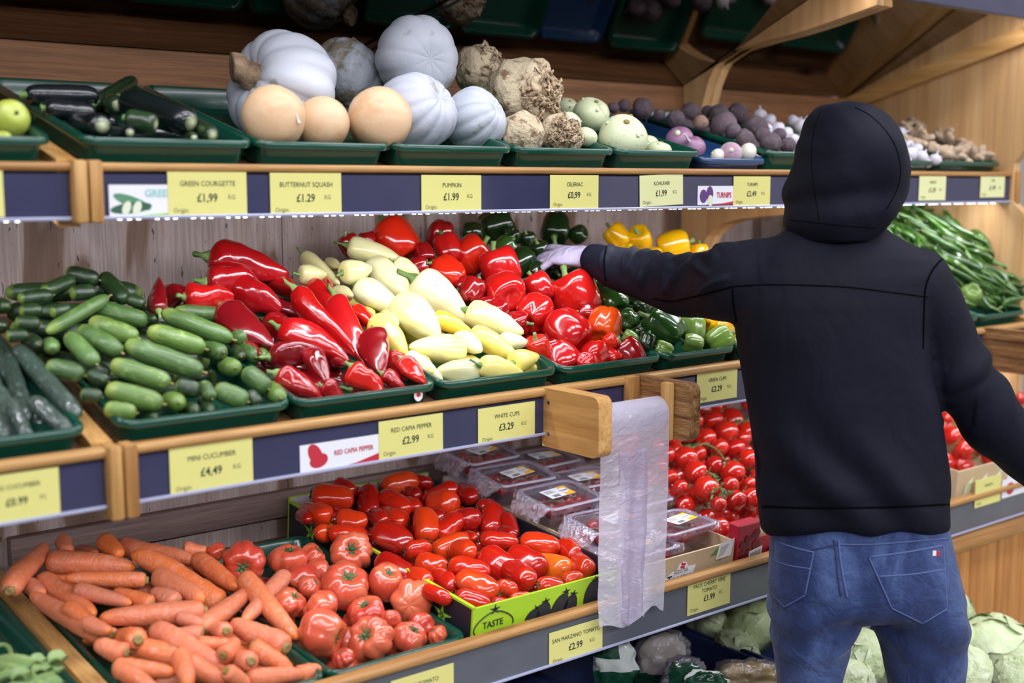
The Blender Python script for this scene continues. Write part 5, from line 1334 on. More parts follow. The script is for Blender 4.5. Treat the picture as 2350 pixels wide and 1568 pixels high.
flat(o, 'printed_mark', ell(0, 0.001, 0.005, 0.005), M['ink_red'])
tag(o, 'small round white sticker on the rim of the long red pepper tray', 'sticker')

# ---------------------------------------------------------------- cartons on the bottom shelf
M['lime_card'] = plain('lime_carton_print', srgb(166, 208, 40), 0.4, coat=0.15)
M['black_card'] = plain('black_carton_print', srgb(34, 34, 44), 0.45)
M['carton_in'] = plain('white_carton_inside', srgb(206, 200, 206), 0.6)
M['kraft'] = plain('kraft_carton', srgb(196, 172, 138), 0.65, noise_amt=0.12, nscale=14)
M['red_card'] = plain('red_carton_print', srgb(168, 24, 46), 0.4, coat=0.15)
M['dark_red'] = plain('dark_red_print', srgb(104, 12, 28), 0.4)
M['green_print'] = plain('green_leaf_print', srgb(96, 140, 44), 0.5)
def carton(x0, x1, y0, l, h, mats, label, name, th=0.005):
    """open carton on the bottom shelf; local x across, y back, z up, tilted like the shelf"""
    t = Thing(name, label, 'carton')
    t.o.location = ((x0 + x1) / 2, y0, shelf_base('lower', y0) + 0.003)
    t.o.rotation_euler = (math.atan(TILT_LOW), 0, 0)
    w = x1 - x0
    W = dict(front_panel=(box(-w / 2, w / 2, 0, th, 0, h), mats[0]), back_panel=(box(-w / 2, w / 2, l - th, l, 0, h * 1.12), mats[1]),
             side_panel=(box(-w / 2, -w / 2 + th, th, l - th, 0, h * 1.02), mats[2]), base_panel=(box(-w / 2 + th, w / 2 - th, th, l - th, 0, th), mats[3]))
    for k, (gg, mm) in W.items(): t.part(k, gg, mm, smooth=False)
    t.part('side_panel', box(w / 2 - th, w / 2, th, l - th, 0, h * 1.02), mats[2], smooth=False)
    t.part('liner', merge(box(-w / 2 + th, -w / 2 + th + 0.002, th, l - th, th, h), box(-w / 2 + th, w / 2 - th, l - th - 0.002, l - th, th, h * 1.1)), M['carton_in'], smooth=False, kind='stuff')
    return t
lime = carton(1.372, 1.775, 1.828, 0.73, 0.098, (M['lime_card'], M['lime_card'], M['black_card'], M['kraft']), 'lime green and black carton of plum tomatoes reading TASTE', 'tomato_carton')
fx = -0.2015
tx = lime.o
def onfront(t, name, poly, mat, y=-0.0012): return flat(t, name, poly, mat, y)
# tomato outline with TASTE, and rows of printed plum tomatoes with star calyces
ol = [(fx + 0.052 + 0.044 * math.cos(a) * (1 + 0.12 * math.cos(2 * a)), 0.052 + 0.026 * math.sin(a) * (1 + 0.15 * math.sin(a))) for a in np.linspace(-0.2, PI + 0.9, 24)]
add('printed_outline', mesh('printed_outline', tube([(x, -0.001, z) for x, z in ol], 0.0014, 5), M['ink']), tx)
for k in range(5):
    a = 2 * PI * k / 5 + 0.3
    flat(tx, 'printed_sepal', [(fx + 0.054 + 0.003 * math.cos(a + 1.5), 0.086 + 0.003 * math.sin(a + 1.5)), (fx + 0.054 + 0.015 * math.cos(a), 0.086 + 0.012 * math.sin(a)), (fx + 0.054 + 0.003 * math.cos(a - 1.5), 0.086 + 0.003 * math.sin(a - 1.5))], M['ink'], -0.0012)
text(tx, 'TASTE', 0.019, fx + 0.050, 0.057, M['ink'], 'printed_text', 0.02, sx=0.95)
for cx, cz, rx, rz, ro in ((0.150, 0.022, 0.020, 0.030, -0.5), (0.180, 0.030, 0.019, 0.032, -0.2), (0.222, 0.034, 0.020, 0.038, -0.6), (0.252, 0.028, 0.018, 0.034, -0.3), (0.312, 0.042, 0.022, 0.040, -0.3), (0.350, 0.034, 0.020, 0.034, 0.2), (0.385, 0.03, 0.016, 0.03, 0)):
    cz, rz = cz + 0.016, rz * 0.88
    flat(tx, 'printed_tomato', ell(fx + cx, cz, rx, rz, rot=ro), M['ink'])
    for k in range(5):
        a = 2 * PI * k / 5 + cx * 30
        X0, Z0 = fx + cx + math.sin(-ro) * rz * 0.9, cz + rz * 0.95
        flat(tx, 'printed_sepal', [(X0 + 0.003 * math.cos(a + 1.5), Z0 + 0.003 * math.sin(a + 1.5)), (X0 + 0.013 * math.cos(a), Z0 + 0.010 * math.sin(a)), (X0 + 0.003 * math.cos(a - 1.5), Z0 + 0.003 * math.sin(a - 1.5))], M['ink'], -0.0012)
# lime leaf prints on the black side
for yy, zz, s in ((0.10, 0.05, 1.0), (0.62, 0.055, 1.1), (0.40, 0.05, 0.8)):
    for k in range(5):
        a = 2 * PI * k / 5 + 0.4
        add('printed_leaf', mesh('printed_leaf', prism([(yy + 0.006 * s * math.cos(a + 1.2), zz + 0.006 * s * math.sin(a + 1.2)), (yy + 0.034 * s * math.cos(a), zz + 0.026 * s * math.sin(a)), (yy + 0.006 * s * math.cos(a - 1.2), zz + 0.006 * s * math.sin(a - 1.2))], 'x', fx - 0.0008, fx - 0.0003), M['ink_lime'], False), tx)
add('lime_edge', mesh('lime_edge', box(fx - 0.001, fx + 0.006, 0.0, 0.73, 0.0965, 0.1015), M['lime_card'], False), tx)

cher = carton(1.80, 2.128, 1.828, 0.70, 0.092, (M['kraft'], M['kraft'], M['kraft'], M['kraft']), 'plain kraft carton of cherry tomato packs with a white printed cloud shape', 'cherry_carton')
tx = cher.o
fw = 0.164
def on_front_x(px, py):
    q = onY(px, py, 1.826)
    return float(q[0] - 1.964), float(q[2] - tx.location[2])
cl = [on_front_x(*p) for p in ((1521, 1331), (1540, 1312), (1550, 1308), (1556, 1293), (1566, 1286), (1573, 1290), (1575, 1298), (1594, 1294), (1590, 1308), (1580, 1326), (1560, 1340))]
flat(tx, 'printed_cloud', cl[::-1], M['white'])
cx, cz = on_front_x(1564, 1297)
for k in range(4): flat(tx, 'printed_emblem', ell(cx + 0.005 * math.cos(k * PI / 2 + .6), cz + 0.005 * math.sin(k * PI / 2 + .6), 0.0045, 0.0032, 10, k * PI / 2), M['ink_red'], -0.0012)
cx, cz = on_front_x(1560, 1310); text(tx, 'REDSTAR', 0.0125, cx, cz, M['ink_grey'], 'printed_text', 0.01, sx=0.85)
cx, cz = on_front_x(1556, 1322); text(tx, 'Toostar', 0.024, cx, cz - 0.004, M['ink'], 'printed_text', 0.03, slant=0.25)
c2 = [on_front_x(*p) for p in ((1639, 1284), (1646, 1248), (1680, 1232), (1673, 1273))]
flat(tx, 'printed_leaf', [on_front_x(*p) for p in ((1626, 1276), (1640, 1258), (1662, 1244), (1650, 1286), (1640, 1272))][::-1], M['green_print'])
flat(tx, 'paper_label', c2[::-1], M['white'], -0.0014)
for k in range(6):
    a, b = on_front_x(1649 - k * 1.0, 1256 + k * 4.6), on_front_x(1668 - k * 2.2, 1247 + k * 4.4)
    flat(tx, 'printed_line', [(a[0], a[1]), (b[0], b[1]), (b[0], b[1] + 0.0012), (a[0], a[1] + 0.0012)], M['ink_grey'], -0.0017)
redb = carton(2.138, 2.66, 1.828, 0.62, 0.085, (M['red_card'], M['kraft'], M['red_card'], M['kraft']), 'red printed carton of vine tomatoes beside the kraft carton', 'vine_tomato_carton')
t0 = redb
g = [tuple(p) for p in bbox(-0.262, -0.185, -0.004, 0.03, 0, 0.128, 0.003, 1)[0]], bbox(-0.262, -0.185, -0.004, 0.03, 0, 0.128, 0.003, 1)[1]
add('corner_post', mesh('corner_post', g, M['red_card'], False), redb.o)
rr = random.Random(4)
for k in range(16):
    flat(redb.o, 'printed_tomato', ell(-0.250 + rr.uniform(0, 0.055), 0.015 + rr.uniform(0, 0.10), rr.uniform(0.008, 0.014), rr.uniform(0.007, 0.012), 12), M['dark_red'], -0.0052 - 0.0001 * k, 0.0001)
for k in range(10): flat(redb.o, 'printed_tomato', ell(-0.14 + 0.028 * k, 0.045 + 0.012 * math.sin(k * 2), 0.012, 0.010, 12), M['dark_red'], -0.001 - 0.0001 * (k % 3), 0.0001)
flat(redb.o, 'barcode_label', [(-0.228, 0.012), (-0.182, 0.018), (-0.178, 0.066), (-0.224, 0.060)], M['white'], -0.0075)
for k in range(9): flat(redb.o, 'barcode_bar', [(-0.221 + 0.0042 * k, 0.022 + 0.0005 * k), (-0.2195 + 0.0042 * k, 0.022 + 0.0005 * k), (-0.2175 + 0.0042 * k, 0.055 + 0.0005 * k), (-0.219 + 0.0042 * k, 0.055 + 0.0005 * k)], M['ink'], -0.0079)
brn = carton(3.06, 3.54, 1.83, 0.62, 0.115, (M['kraft'], M['kraft'], M['kraft'], M['kraft']), 'brown cardboard carton of tomatoes right of the shopper', 'tomato_carton')
for k in range(6): flat(brn.o, 'printed_sketch', [(-0.21 + 0.075 * k, 0.02), (-0.17 + 0.075 * k, 0.025), (-0.16 + 0.075 * k, 0.09), (-0.195 + 0.075 * k, 0.07)], M['white'] if k % 2 else M['ink_cream'], -0.002)

# ---------------------------------------------------------------- clear packs of cherry tomatoes
M['clear'] = film('clear_pack_plastic', (0.96, 0.93, 0.98, 1), 0.03, 0.04, 0.015, 18, 0.2, 0.25)
M['wrap'] = film('crinkled_wrap', (0.97, 0.94, 0.99, 1), 0.05, 0.03, 0.015, 110, 1.0, 0.4)
def pack_geo():
    return tray_geo(0.172, 0.126, 0.060, 0.016, 0.009, 0.018)
M['flange'] = film('clear_flange', (0.86, 0.82, 0.94, 1), 0.10, 0.06, 0.34, 20, 0.3, 0.4)
M['crimp'] = film('crimped_wrap_end', (0.95, 0.93, 0.99, 1), 0.22, 0.03, 0.10, 150, 1.0, 0.6)
def flange_geo():
    return loft([rrect(-0.088 + i, 0.088 - i, -0.003 + i, 0.129 - i, 0.02, z) for i, z in ((0.0, 0.0585), (-0.001, 0.0605), (0.001, 0.0625), (0.008, 0.0625), (0.0095, 0.0605), (0.008, 0.0585), (0.0, 0.0585))], cap=False)
def wrap_geo(seed):
    """clear film stretched over the pack"""
    v, fc = [], []
    nx, ny = 30, 16
    for i in range(nx + 1):
        for j in range(ny + 1):
            x, y = -0.086 + 0.172 * i / nx, -0.004 + 0.134 * j / ny
            n2 = noise.noise(Vector((x * 24, y * 30, seed * 5.1)))
            z = 0.0640 + 0.0016 * n2 + 0.0016 * abs(math.sin(x * 55 + y * 90 + 2 * n2)) ** 6
            z -= 0.018 * (max(0.0, -y / 0.004) + max(0.0, (y - 0.126) / 0.004))
            v.append((x, y, z))
    for i in range(nx):
        for j in range(ny):
            a = i * (ny + 1) + j
            fc.append((a, a + ny + 1, a + ny + 2, a + 1))
    return v, fc
def crimp_geo(seed, s):
    """gathered, crumpled end of the film hanging over one short side"""
    v, fc = [], []
    nx, ny = 14, 44
    for i in range(nx + 1):
        t = i / nx
        for j in range(ny + 1):
            y = -0.004 + 0.134 * j / ny
            n1 = noise.noise(Vector((t * 5, y * 60, seed * 3.3 + s)))
            n2 = noise.noise(Vector((t * 2, y * 25, seed * 7.7 + s)))
            x = 0.084 + 0.034 * t + 0.006 * n1 * t
            z = 0.0635 - 0.034 * t ** 1.6 + (0.007 * math.sin(y * 330 + 5 * n2) + 0.008 * n1) * min(1, 2.2 * t)
            v.append((s * x, y + (0.063 - y) * 0.35 * t, z))
    for i in range(nx):
        for j in range(ny):
            a = i * (ny + 1) + j
            fc.append((a, a + ny + 1, a + ny + 2, a + 1))
    return v, fc
fl_me = mesh('flange', flange_geo(), M['flange'])
cr_me = [mesh('crimped_end', crimp_geo(k, s), M['crimp']) for k in range(3) for s in (-1, 1)]
pk_me = mesh('tub', pack_geo(), M['clear'], True, 40)
wr_me = [mesh('wrap', wrap_geo(s), M['wrap']) for s in range(3)]
st_v = prism([(-0.042, -0.022), (0.040, -0.022), (0.040, 0.022), (-0.042, 0.022)], 'z', 0.0662, 0.0668)
st_me = mesh('paper_sticker', st_v, M['white'], False)
yl_me = mesh('sticker_band', prism([(0.008, -0.022), (0.040, -0.022), (0.040, 0.022), (0.016, 0.022)], 'z', 0.0669, 0.0671), M['ink_yellow'], False)
bl_me = mesh('sticker_panel', prism(ell(0.022, 0.002, 0.014, 0.012, 14), 'z', 0.0672, 0.0674), M['white'], False)
tg = text_geo('Rosalinda', 0.0075, 0.02)
tx_me = mesh('printed_text', ([(x + 0.022, z + 0.001, 0.0676) for x, _, z in tg[0]], tg[1]), M['ink_blue'], False)
ba_me = mesh('barcode', merge(*[prism([(-0.030 + 0.003 * k, -0.019), (-0.0285 + 0.003 * k, -0.019), (-0.0285 + 0.003 * k, -0.008), (-0.030 + 0.003 * k, -0.008)], 'z', 0.0669, 0.0671) for k in range(8)],
                              *[prism([(-0.036, 0.002 + 0.004 * k), (-0.006 - 0.006 * (k % 2), 0.002 + 0.004 * k), (-0.006 - 0.006 * (k % 2), 0.0032 + 0.004 * k), (-0.036, 0.0032 + 0.004 * k)], 'z', 0.0669, 0.0671) for k in range(4)]), M['ink'], False)
rp = random.Random(5)
def pack(x, y, z, yaw, pitch, label, roll=0.0, tomatoes=15, stick=True):
    t = bpy.data.objects.new('cherry_tomato_pack', None)
    COL.objects.link(t)
    t.empty_display_size = 0.03
    R = Matrix.Translation((x, y, z)) @ Matrix.Rotation(yaw, 4, 'Z') @ Matrix.Rotation(pitch, 4, 'X') @ Matrix.Rotation(roll, 4, 'Y')
    t.matrix_basis = R
    tag(t, label, 'tomato pack', 'clear packs of cherry tomatoes')
    add('tub', pk_me, t); add('flange', fl_me, t); add('wrap', wr_me[rp.randrange(3)], t)
    k3 = rp.randrange(3); add('crimped_end', cr_me[2 * k3], t); add('crimped_end', cr_me[2 * k3 + 1], t)
    if stick:
        Sx = Matrix.Translation((rp.uniform(-0.01, 0.02), 0.062 + rp.uniform(-0.008, 0.012), 0)) @ Matrix.Rotation(rp.uniform(-0.15, 0.25), 4, 'Z')
        s = add('paper_sticker', st_me, t, Sx)
        for n, me in (('sticker_band', yl_me), ('sticker_panel', bl_me), ('printed_text', tx_me), ('barcode', ba_me)): add(n, me, s)
    for k in range(tomatoes):
        gx, gy = -0.058 + 0.029 * (k % 5), 0.030 + 0.031 * (k // 5)
        q = R @ Vector((gx + rp.uniform(-.004, .004), gy + rp.uniform(-.003, .003), 0.034 + rp.uniform(-.004, .006)))
        put('cherry_tomato', k, V['cherry'], look_matrix(q, Vector((rp.uniform(-1, 1), rp.uniform(-1, 1), 1)), 0.029, 0.030, rp.uniform(0, 6)), f'cherry tomato inside the {label}', 'tomato', f'cherry tomatoes in the {label}', None, False)
    v = []
    P = [R @ Vector((-0.055 + 0.022 * k, 0.058 + rp.uniform(-.022, .022), 0.053 + rp.uniform(-0.002, 0.003))) for k in range(6)]
    st = Thing('cherry_vine', f'thin green vine in the {label}', 'vine', tuple(P[0]))
    st.part('stem', tube(smoothline(P, 14), 0.0016, 5), M['vine'])
    for k in range(6):
        d = Vector((rp.uniform(-1, 1), rp.uniform(-1, 1), 0.1)).normalized() * 0.014
        st.part('sepal', tube([P[k], P[k] + d], [0.0014, 0.0005], 4), M['vine'])
cb = cher.o.location[2]
for x, y, z, yaw, pit, lab in ((1.885, 2.41, 0.862, 0.06, 0.16, 'backmost clear pack by the plum tomatoes'), (1.868, 2.255, 0.838, -0.04, 0.16, 'clear pack in front of the backmost one'), (1.872, 2.085, 0.818, 0.05, 0.18, 'clear pack with its sticker turned to the viewer'), (1.888, 1.930, 0.788, -0.05, 0.14, 'clear pack half hidden by the hanging bag'),
                               (2.058, 2.36, 0.835, 0.06, 0.10, 'far clear pack under the bag holder'), (2.052, 2.19, 0.815, -0.05, 0.10, 'clear pack hidden behind the hanging bag'), (2.05, 2.02, 0.80, 0.03, 0.10, 'dim clear pack right behind the hanging bag'), (2.045, 1.872, 0.772, 0.04, 0.06, 'front clear pack by the red carton'), (1.893, 1.845, 0.752, 0.02, 0.04, 'front clear pack resting behind the printed cloud')):
    pack(x, y, z - 0.02, yaw, pit, lab)
ins = add('pack_riser', mesh('pack_riser', prism([(1.86, 0.70), (2.50, 0.76), (2.50, 0.82), (1.98, 0.745), (1.86, 0.716)], 'x', 1.812, 2.116), M['kraft'], False))
tag(ins, 'brown cardboard riser under the clear tomato packs', 'insert')

# ---------------------------------------------------------------- bag roll and its wooden holder
X1, X2 = 1.611, 1.865
hold = Thing('bag_roll_holder', 'wooden two-arm bag holder on the middle rail in front of the white peppers', 'bag holder', (1.74, 1.84, 1.06))
def arm_poly(y0, y1, z0, z1, r=0.018):
    return [(y0, z0), (y0, z1)] + [(y1 + r - r * math.cos(a), z1 - r + r * math.sin(a)) for a in np.linspace(PI / 2, 0, 6)][::1] + [(y1 + r - r * math.cos(a), z0 + r + r * math.sin(a)) for a in np.linspace(0, -PI / 2, 6)]
def arm(t, x0, x1, mat, y1=1.728):
    gm = bmesh.new()
    v, f = prism(arm_poly(1.898, y1, 1.062, 1.184), 'x', x0, x1)
    return t.part('arm_board', (v, f), mat, angle=30)
arm(hold, X1, X1 + 0.036, M['pine_y'])
arm(hold, X2 + 0.004, X2 + 0.036, M['pine_ridge'])
hold.part('batten', bbox(X2 - 0.016, X2 + 0.003, 1.77, 1.795, 1.06, 1.184, 0.004), M['pine_z'])
hold.part('batten', bbox(X2 - 0.03, X2 + 0.003, 1.872, 1.893, 1.06, 1.186, 0.004), M['pine_z'])
hold.part('dowel', tube([(X1 + 0.03, 1.80, 1.118), (X2 + 0.01, 1.80, 1.118)], 0.010, 10), M['pine'])
for zz in (1.155, 1.09): hold.part('screw', tube([(X1 - 0.001, 1.878, zz), (X1 + 0.002, 1.878, zz)], 0.004, 8), M['metal'])
hold2 = Thing('bag_roll_holder', 'wooden bag holder arm at the right edge on the middle rail', 'bag holder', (3.35, 1.84, 1.06))
arm(hold2, 3.28, 3.315, M['pine_ridge'], 1.73)
def bag_mat(name, col, trans):
    t = NT(name)
    tr = t.n('BsdfTransparent'); tr.inputs[0].default_value = (0.93, 0.91, 0.97, 1)
    df = t.n('BsdfDiffuse')
    tl = t.n('BsdfTranslucent')
    vec = t.coord()
    sx = t.n('SeparateXYZ'); t.l(vec, sx.inputs[0])
    df.inputs[0].default_value = col; tl.inputs[0].default_value = col
    gl = t.n('BsdfGlossy'); gl.inputs[1].default_value = 0.25
    bp = t.n('Bump'); bp.inputs['Strength'].default_value = 0.5; bp.inputs['Distance'].default_value = 0.01
    t.l(t.noise(t.coord((18, 18, 30)), 2.0, 4, 0.6, 0.8), bp.inputs['Height'])
    for s in (df, gl): t.l(bp.outputs[0], s.inputs['Normal'])
    m0 = t.n('MixShader'); m0.inputs[0].default_value = 0.40
    t.l(df.outputs[0], m0.inputs[1]); t.l(tl.outputs[0], m0.inputs[2])
    m1 = t.n('MixShader')
    m1.inputs[0].default_value = trans
    t.l(m0.outputs[0], m1.inputs[1]); t.l(tr.outputs[0], m1.inputs[2])
    m2 = t.n('MixShader'); m2.inputs[0].default_value = 0.10
    t.l(m1.outputs[0], m2.inputs[1]); t.l(gl.outputs[0], m2.inputs[2])
    t.l(m2.outputs[0], t.out.inputs[0])
    return t.m
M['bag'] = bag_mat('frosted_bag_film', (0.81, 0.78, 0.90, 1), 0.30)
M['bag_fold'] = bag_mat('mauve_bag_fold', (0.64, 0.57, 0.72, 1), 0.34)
roll = Thing('plastic_bag_roll', 'roll of frosted plastic bags hanging down between two wooden arms', 'bag roll', (1.755, 1.80, 1.10))
xa, xb = X1 + 0.040, X2 - 0.018
roll.part('roll', tube([(xa + 0.002, 1.80, 1.118), (xa + 0.004, 1.80, 1.118), (xb - 0.004, 1.80, 1.118), (xb - 0.002, 1.80, 1.118)], [0.030, 0.034, 0.034, 0.030], 20), M['bag'], angle=40)
v, f = [], []
nx, nz = 24, 60
for j in range(nz + 1):
    t = j / nz
    for i in range(nx + 1):
        u = i / nx
        x = xa + (xb - xa) * u
        if t < 0.12:
            a = t / 0.12 * PI / 2 * 1.15
            y, z = 1.80 - 0.036 * math.sin(a), 1.118 + 0.036 * math.cos(a)
        else:
            s = (t - 0.12) / 0.88
            zb = 0.693 + 0.004 * u + 0.010 * math.sin(u * 9 + 1) + 0.012 * math.exp(-((u - 0.75) / 0.15) ** 2)
            z0_ = 1.118 + 0.036 * math.cos(PI / 2 * 1.15)
            z = z0_ + (zb - z0_) * s
            y = 1.80 - 0.036 * math.sin(PI / 2 * 1.15) - 0.006 * s + 0.007 * s * math.sin(u * 12 + s * 2.5) + 0.006 * s * noise.noise(Vector((x * 30, z * 18, 2)))
            x += -0.004 * s - 0.006 * s * s * (u - 0.5)
        v.append((x, y, z))
for j in range(nz):
    for i in range(nx):
        a = j * (nx + 1) + i
        f.append((a, a + 1, a + nx + 2, a + nx + 1))
roll.part('hanging_bag', (v, f), M['bag'], angle=None)
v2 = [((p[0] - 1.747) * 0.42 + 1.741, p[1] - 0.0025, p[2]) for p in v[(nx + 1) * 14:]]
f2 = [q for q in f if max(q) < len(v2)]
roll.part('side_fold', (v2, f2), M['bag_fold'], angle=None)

# ---------------------------------------------------------------- crates under the bottom shelf, cabbages and bagged vegetables
def crate(x0, x1, y0, y1, z1, label, h=0.24):
    o = add('produce_crate', mesh('produce_crate', tray_geo(x1 - x0, y1 - y0, h, 0.02, 0.014, 0.03), M['crate'], True, 40))
    o.location = ((x0 + x1) / 2, y0, z1 - h)
    tag(o, label, 'crate', 'navy crates under the bottom shelf')
    return o
def plinth(x0, x1, y0, y1, z, label):
    o = add('crate_plinth', mesh('crate_plinth', bbox(x0, x1, y0, y1, 0.0, z, 0.006), M['shelf'], False))
    tag(o, label, 'plinth')
crate(2.292, 2.775, 1.56, 2.16, 0.445, 'navy plastic crate filled with pale cabbages behind the shopper')
crate(2.782, 3.30, 1.24, 1.735, 0.33, 'navy plastic crate of cabbages in front of the plank base', 0.2)
crate(1.80, 2.286, 1.72, 2.30, 0.445, 'navy plastic crate of bagged vegetables left of the shopper')
crate(1.26, 1.795, 1.72, 2.30, 0.445, 'navy plastic crate under the lime carton, at the bottom edge')
plinth(1.25, 2.78, 1.76, 2.3, 0.204, 'wooden plinth under the navy crates of the central bay')
plinth(2.79, 3.30, 1.28, 1.73, 0.128, 'low wooden plinth under the right cabbage crate')
V['cabbage'] = veg('cabbage_leaf', [srgb(196, 210, 160), srgb(206, 218, 174), srgb(188, 204, 146)], srgb(222, 228, 200), 2.2, 0.48, 0.75, rough=0.4, coat=0.15, bump=0.7, bump_scale=6)
def cabb(i):
    rnd = random.Random(i + 50)
    def R(p): return 1 + 0.07 * noise.noise(Vector(p) * 2.2 + Vector((i, 0, 0))) + 0.035 * noise.noise(Vector(p) * 5.5 + Vector((0, i, 0)))
    def fn(u, a):
        th = PI * u
        s, c = math.sin(th), -math.cos(th)
        p = (s * math.cos(a), s * math.sin(a), c)
        r = 0.47 * R(p)
        return (p[0] * r, p[1] * r, p[2] * r * 0.86)
    body = surf(fn, 22, 30)
    leaves = []
    for k in range(6):
        q = Matrix.Rotation(rnd.uniform(0, 6.28), 3, 'Z') @ Matrix.Rotation(rnd.uniform(0.2, 2.2), 3, 'X') @ Matrix.Rotation(rnd.uniform(0, 6.28), 3, 'Z')
        v, f = [], []
        n, m_ = 12, 20
        for a_ in range(n + 1):
            for b_ in range(m_):
                rr = a_ / n
                g_ = 2 * PI * b_ / m_
                th = rr * (0.95 + 0.16 * math.sin(3 * g_ + k) + 0.07 * math.sin(7 * g_))
                p = q @ Vector((math.sin(th) * math.cos(g_), math.sin(th) * math.sin(g_), math.cos(th)))
                lift = 0.012 + 0.006 * k / 6 + 0.05 * rr ** 6 * (0.5 + 0.5 * math.sin(5 * g_ + 2 * k))
                vein = 0.012 * max(0.0, 1 - 3 * abs(math.sin(2.5 * g_))) * rr * (1 - rr * 0.6)
                r = 0.47 * R(p) + lift + vein + 0.014 * noise.noise(p * 9) + 0.010 * abs(noise.noise(p * 5 + Vector((k, 0, i))))
                v.append((p.x * r, p.y * r, p.z * r * 0.86))
        for a_ in range(n):
            for b_ in range(m_):
                c0 = a_ * m_ + b_; c1 = a_ * m_ + (b_ + 1) % m_
                f.append((c0, c1, c1 + m_, c0 + m_))
        leaves.append(('leaf', (v, f), V['cabbage']))
    return body, leaves
proto('cabbage', 3, cabb)
for i, (px, py, Y, w, lab) in enumerate(((1722, 1440, 2.03, 150, 'pale cabbage beside the shopper\'s left leg'), (1632, 1432, 2.10, 100, 'pale cabbage under the bottom rail, beside the bag crate'), (1592, 1408, 2.15, 80, 'cabbage at the back under the bottom rail'), (1980, 1512, 1.745, 150, 'large cabbage seen between the shopper\'s legs'), (1972, 1415, 1.93, 115, 'cabbage seen high between the shopper\'s legs'),
                                         (1760, 1380, 2.12, 90, 'cabbage right under the grey rail by the jeans'), (2285, 1497, 1.60, 195, 'largest pale cabbage in front of the wooden base'), (2196, 1400, 1.77, 86, 'cabbage peeking out beside the shopper\'s hip'), (2210, 1545, 1.48, 130, 'low cabbage beside the shopper\'s right leg'), (1860, 1500, 1.86, 150, 'cabbage hidden behind the shopper\'s left leg'), (2120, 1480, 1.70, 160, 'cabbage hidden behind the shopper\'s right leg'), (2340, 1560, 1.42, 120, 'cabbage at the bottom right corner'), (1960, 1570, 1.65, 110, 'low cabbage at the bottom between the legs'), (1690, 1500, 1.98, 120, 'low cabbage at the side of the bag crate'), (2195, 1465, 1.66, 100, 'cabbage behind the shopper\'s right knee'))):
    c = V3(px, py, Y); d = dz(px, py, Y, w)
    put('cabbage', i, V['cabbage'], look_matrix(c, Vector((math.sin(i * 2.1), math.cos(i * 1.3), 0.6)), d, d, i * 1.9), lab, 'cabbage', 'cabbages in navy crates')
M['print_film'] = plain('white_green_bag_print', srgb(214, 220, 216), 0.25, coat=0.6)
M['dk_print'] = plain('dark_green_bag_print', srgb(24, 74, 52), 0.25, coat=0.6)
V['white_veg'] = veg('bagged_white_vegetable', [srgb(226, 218, 196)], srgb(180, 170, 140), 3, rough=0.4)
V['yellow_veg'] = veg('bagged_yellow_vegetable', [srgb(196, 168, 66)], srgb(150, 122, 40), 2.5, 0.5, 0.7, rough=0.3)
V['orange_veg'] = veg('bagged_orange_vegetable', [srgb(206, 120, 60)], rough=0.4)
M['bagfilm'] = film('clear_bag_film', (0.92, 0.9, 0.97, 1), 0.08, 0.10, 0.10, 26, 1.0, 0.4)
def bag(px, py, Y, w, h, mat, inner, label, seed, printed=None, lean=0.0):
    c = V3(px, py, Y)
    W, Hh = dz(px, py, Y, w), dz(px, py, Y, h)
    t = Thing('vegetable_bag', label, 'bag', tuple(c), 'bagged vegetables in a navy crate')
    def shell(k, dd, flat_=0.42):
        def fn(u, a):
            th = PI * u
            s, cc = abs(math.sin(th)) ** 0.6, -math.cos(th)
            n_ = noise.noise(Vector((math.cos(a) * s * 2.6 + seed, math.sin(a) * s * 2.6, cc * 2.6))) * dd + noise.noise(Vector((math.cos(a) * s * 8, math.sin(a) * s * 8 + seed, cc * 7))) * dd * 0.6
            r = (0.5 + n_) * s * k
            v = CR * (r * math.cos(a) * W) + FH * (r * math.sin(a) * W * flat_) + np.array([0, 0, 1]) * (cc * 0.5 * Hh * (k + n_) + lean * r * math.cos(a) * W)
            return tuple(c + v)
        return surf(fn, 26, 36)
    t.part('bag_film', shell(1.0, 0.13), mat, angle=None)
    if inner: t.part('contents', shell(0.84, 0.10), inner, angle=None)
    if printed:
        def band(u0, u1, a0, a1, mm):
            S = shell(1.02, 0.13)
            v, f = S
            idx = {}
            vv, ff = [], []
            for q in f:
                if len(q) != 4: continue
                i0 = (q[0] - 1) // 36; k0 = (q[0] - 1) % 36
                if u0 * 26 <= i0 <= u1 * 26 and a0 <= k0 <= a1:
                    n_ = []
                    for i in q:
                        if i not in idx: idx[i] = len(vv); vv.append(v[i])
                        n_.append(idx[i])
                    ff.append(tuple(n_))
            t.part('printed_band', (vv, ff), mm, angle=None)
        for b in printed: band(*b)
bag(1412, 1528, 1.93, 95, 125, M['print_film'], None, 'white and dark green printed bag at the left of the crate', 1, [(0.55, 0.9, 18, 27, M['dk_print']), (0.15, 0.4, 20, 34, M['dk_print'])])
bag(1520, 1520, 1.98, 130, 150, M['bagfilm'], V['white_veg'], 'clear bag of whitish vegetables standing in the crate', 2, [(0.1, 0.35, 20, 27, M['dk_print'])])
bag(1570, 1560, 1.86, 100, 110, M['bagfilm'], None, 'empty looking clear bag with a dark green print', 5, [(0.3, 0.75, 22, 30, M['dk_print'])])
bag(1618, 1580, 1.80, 100, 80, M['print_film'], None, 'white bag with a green and orange print at the bottom edge', 3, [(0.5, 0.95, 20, 34, M['dk_print']), (0.62, 0.85, 23, 31, V['orange_veg'])])
bag(1712, 1560, 1.83, 170, 90, M['bagfilm'], V['yellow_veg'], 'shiny bag of yellow vegetables beside the shopper\'s leg', 4)
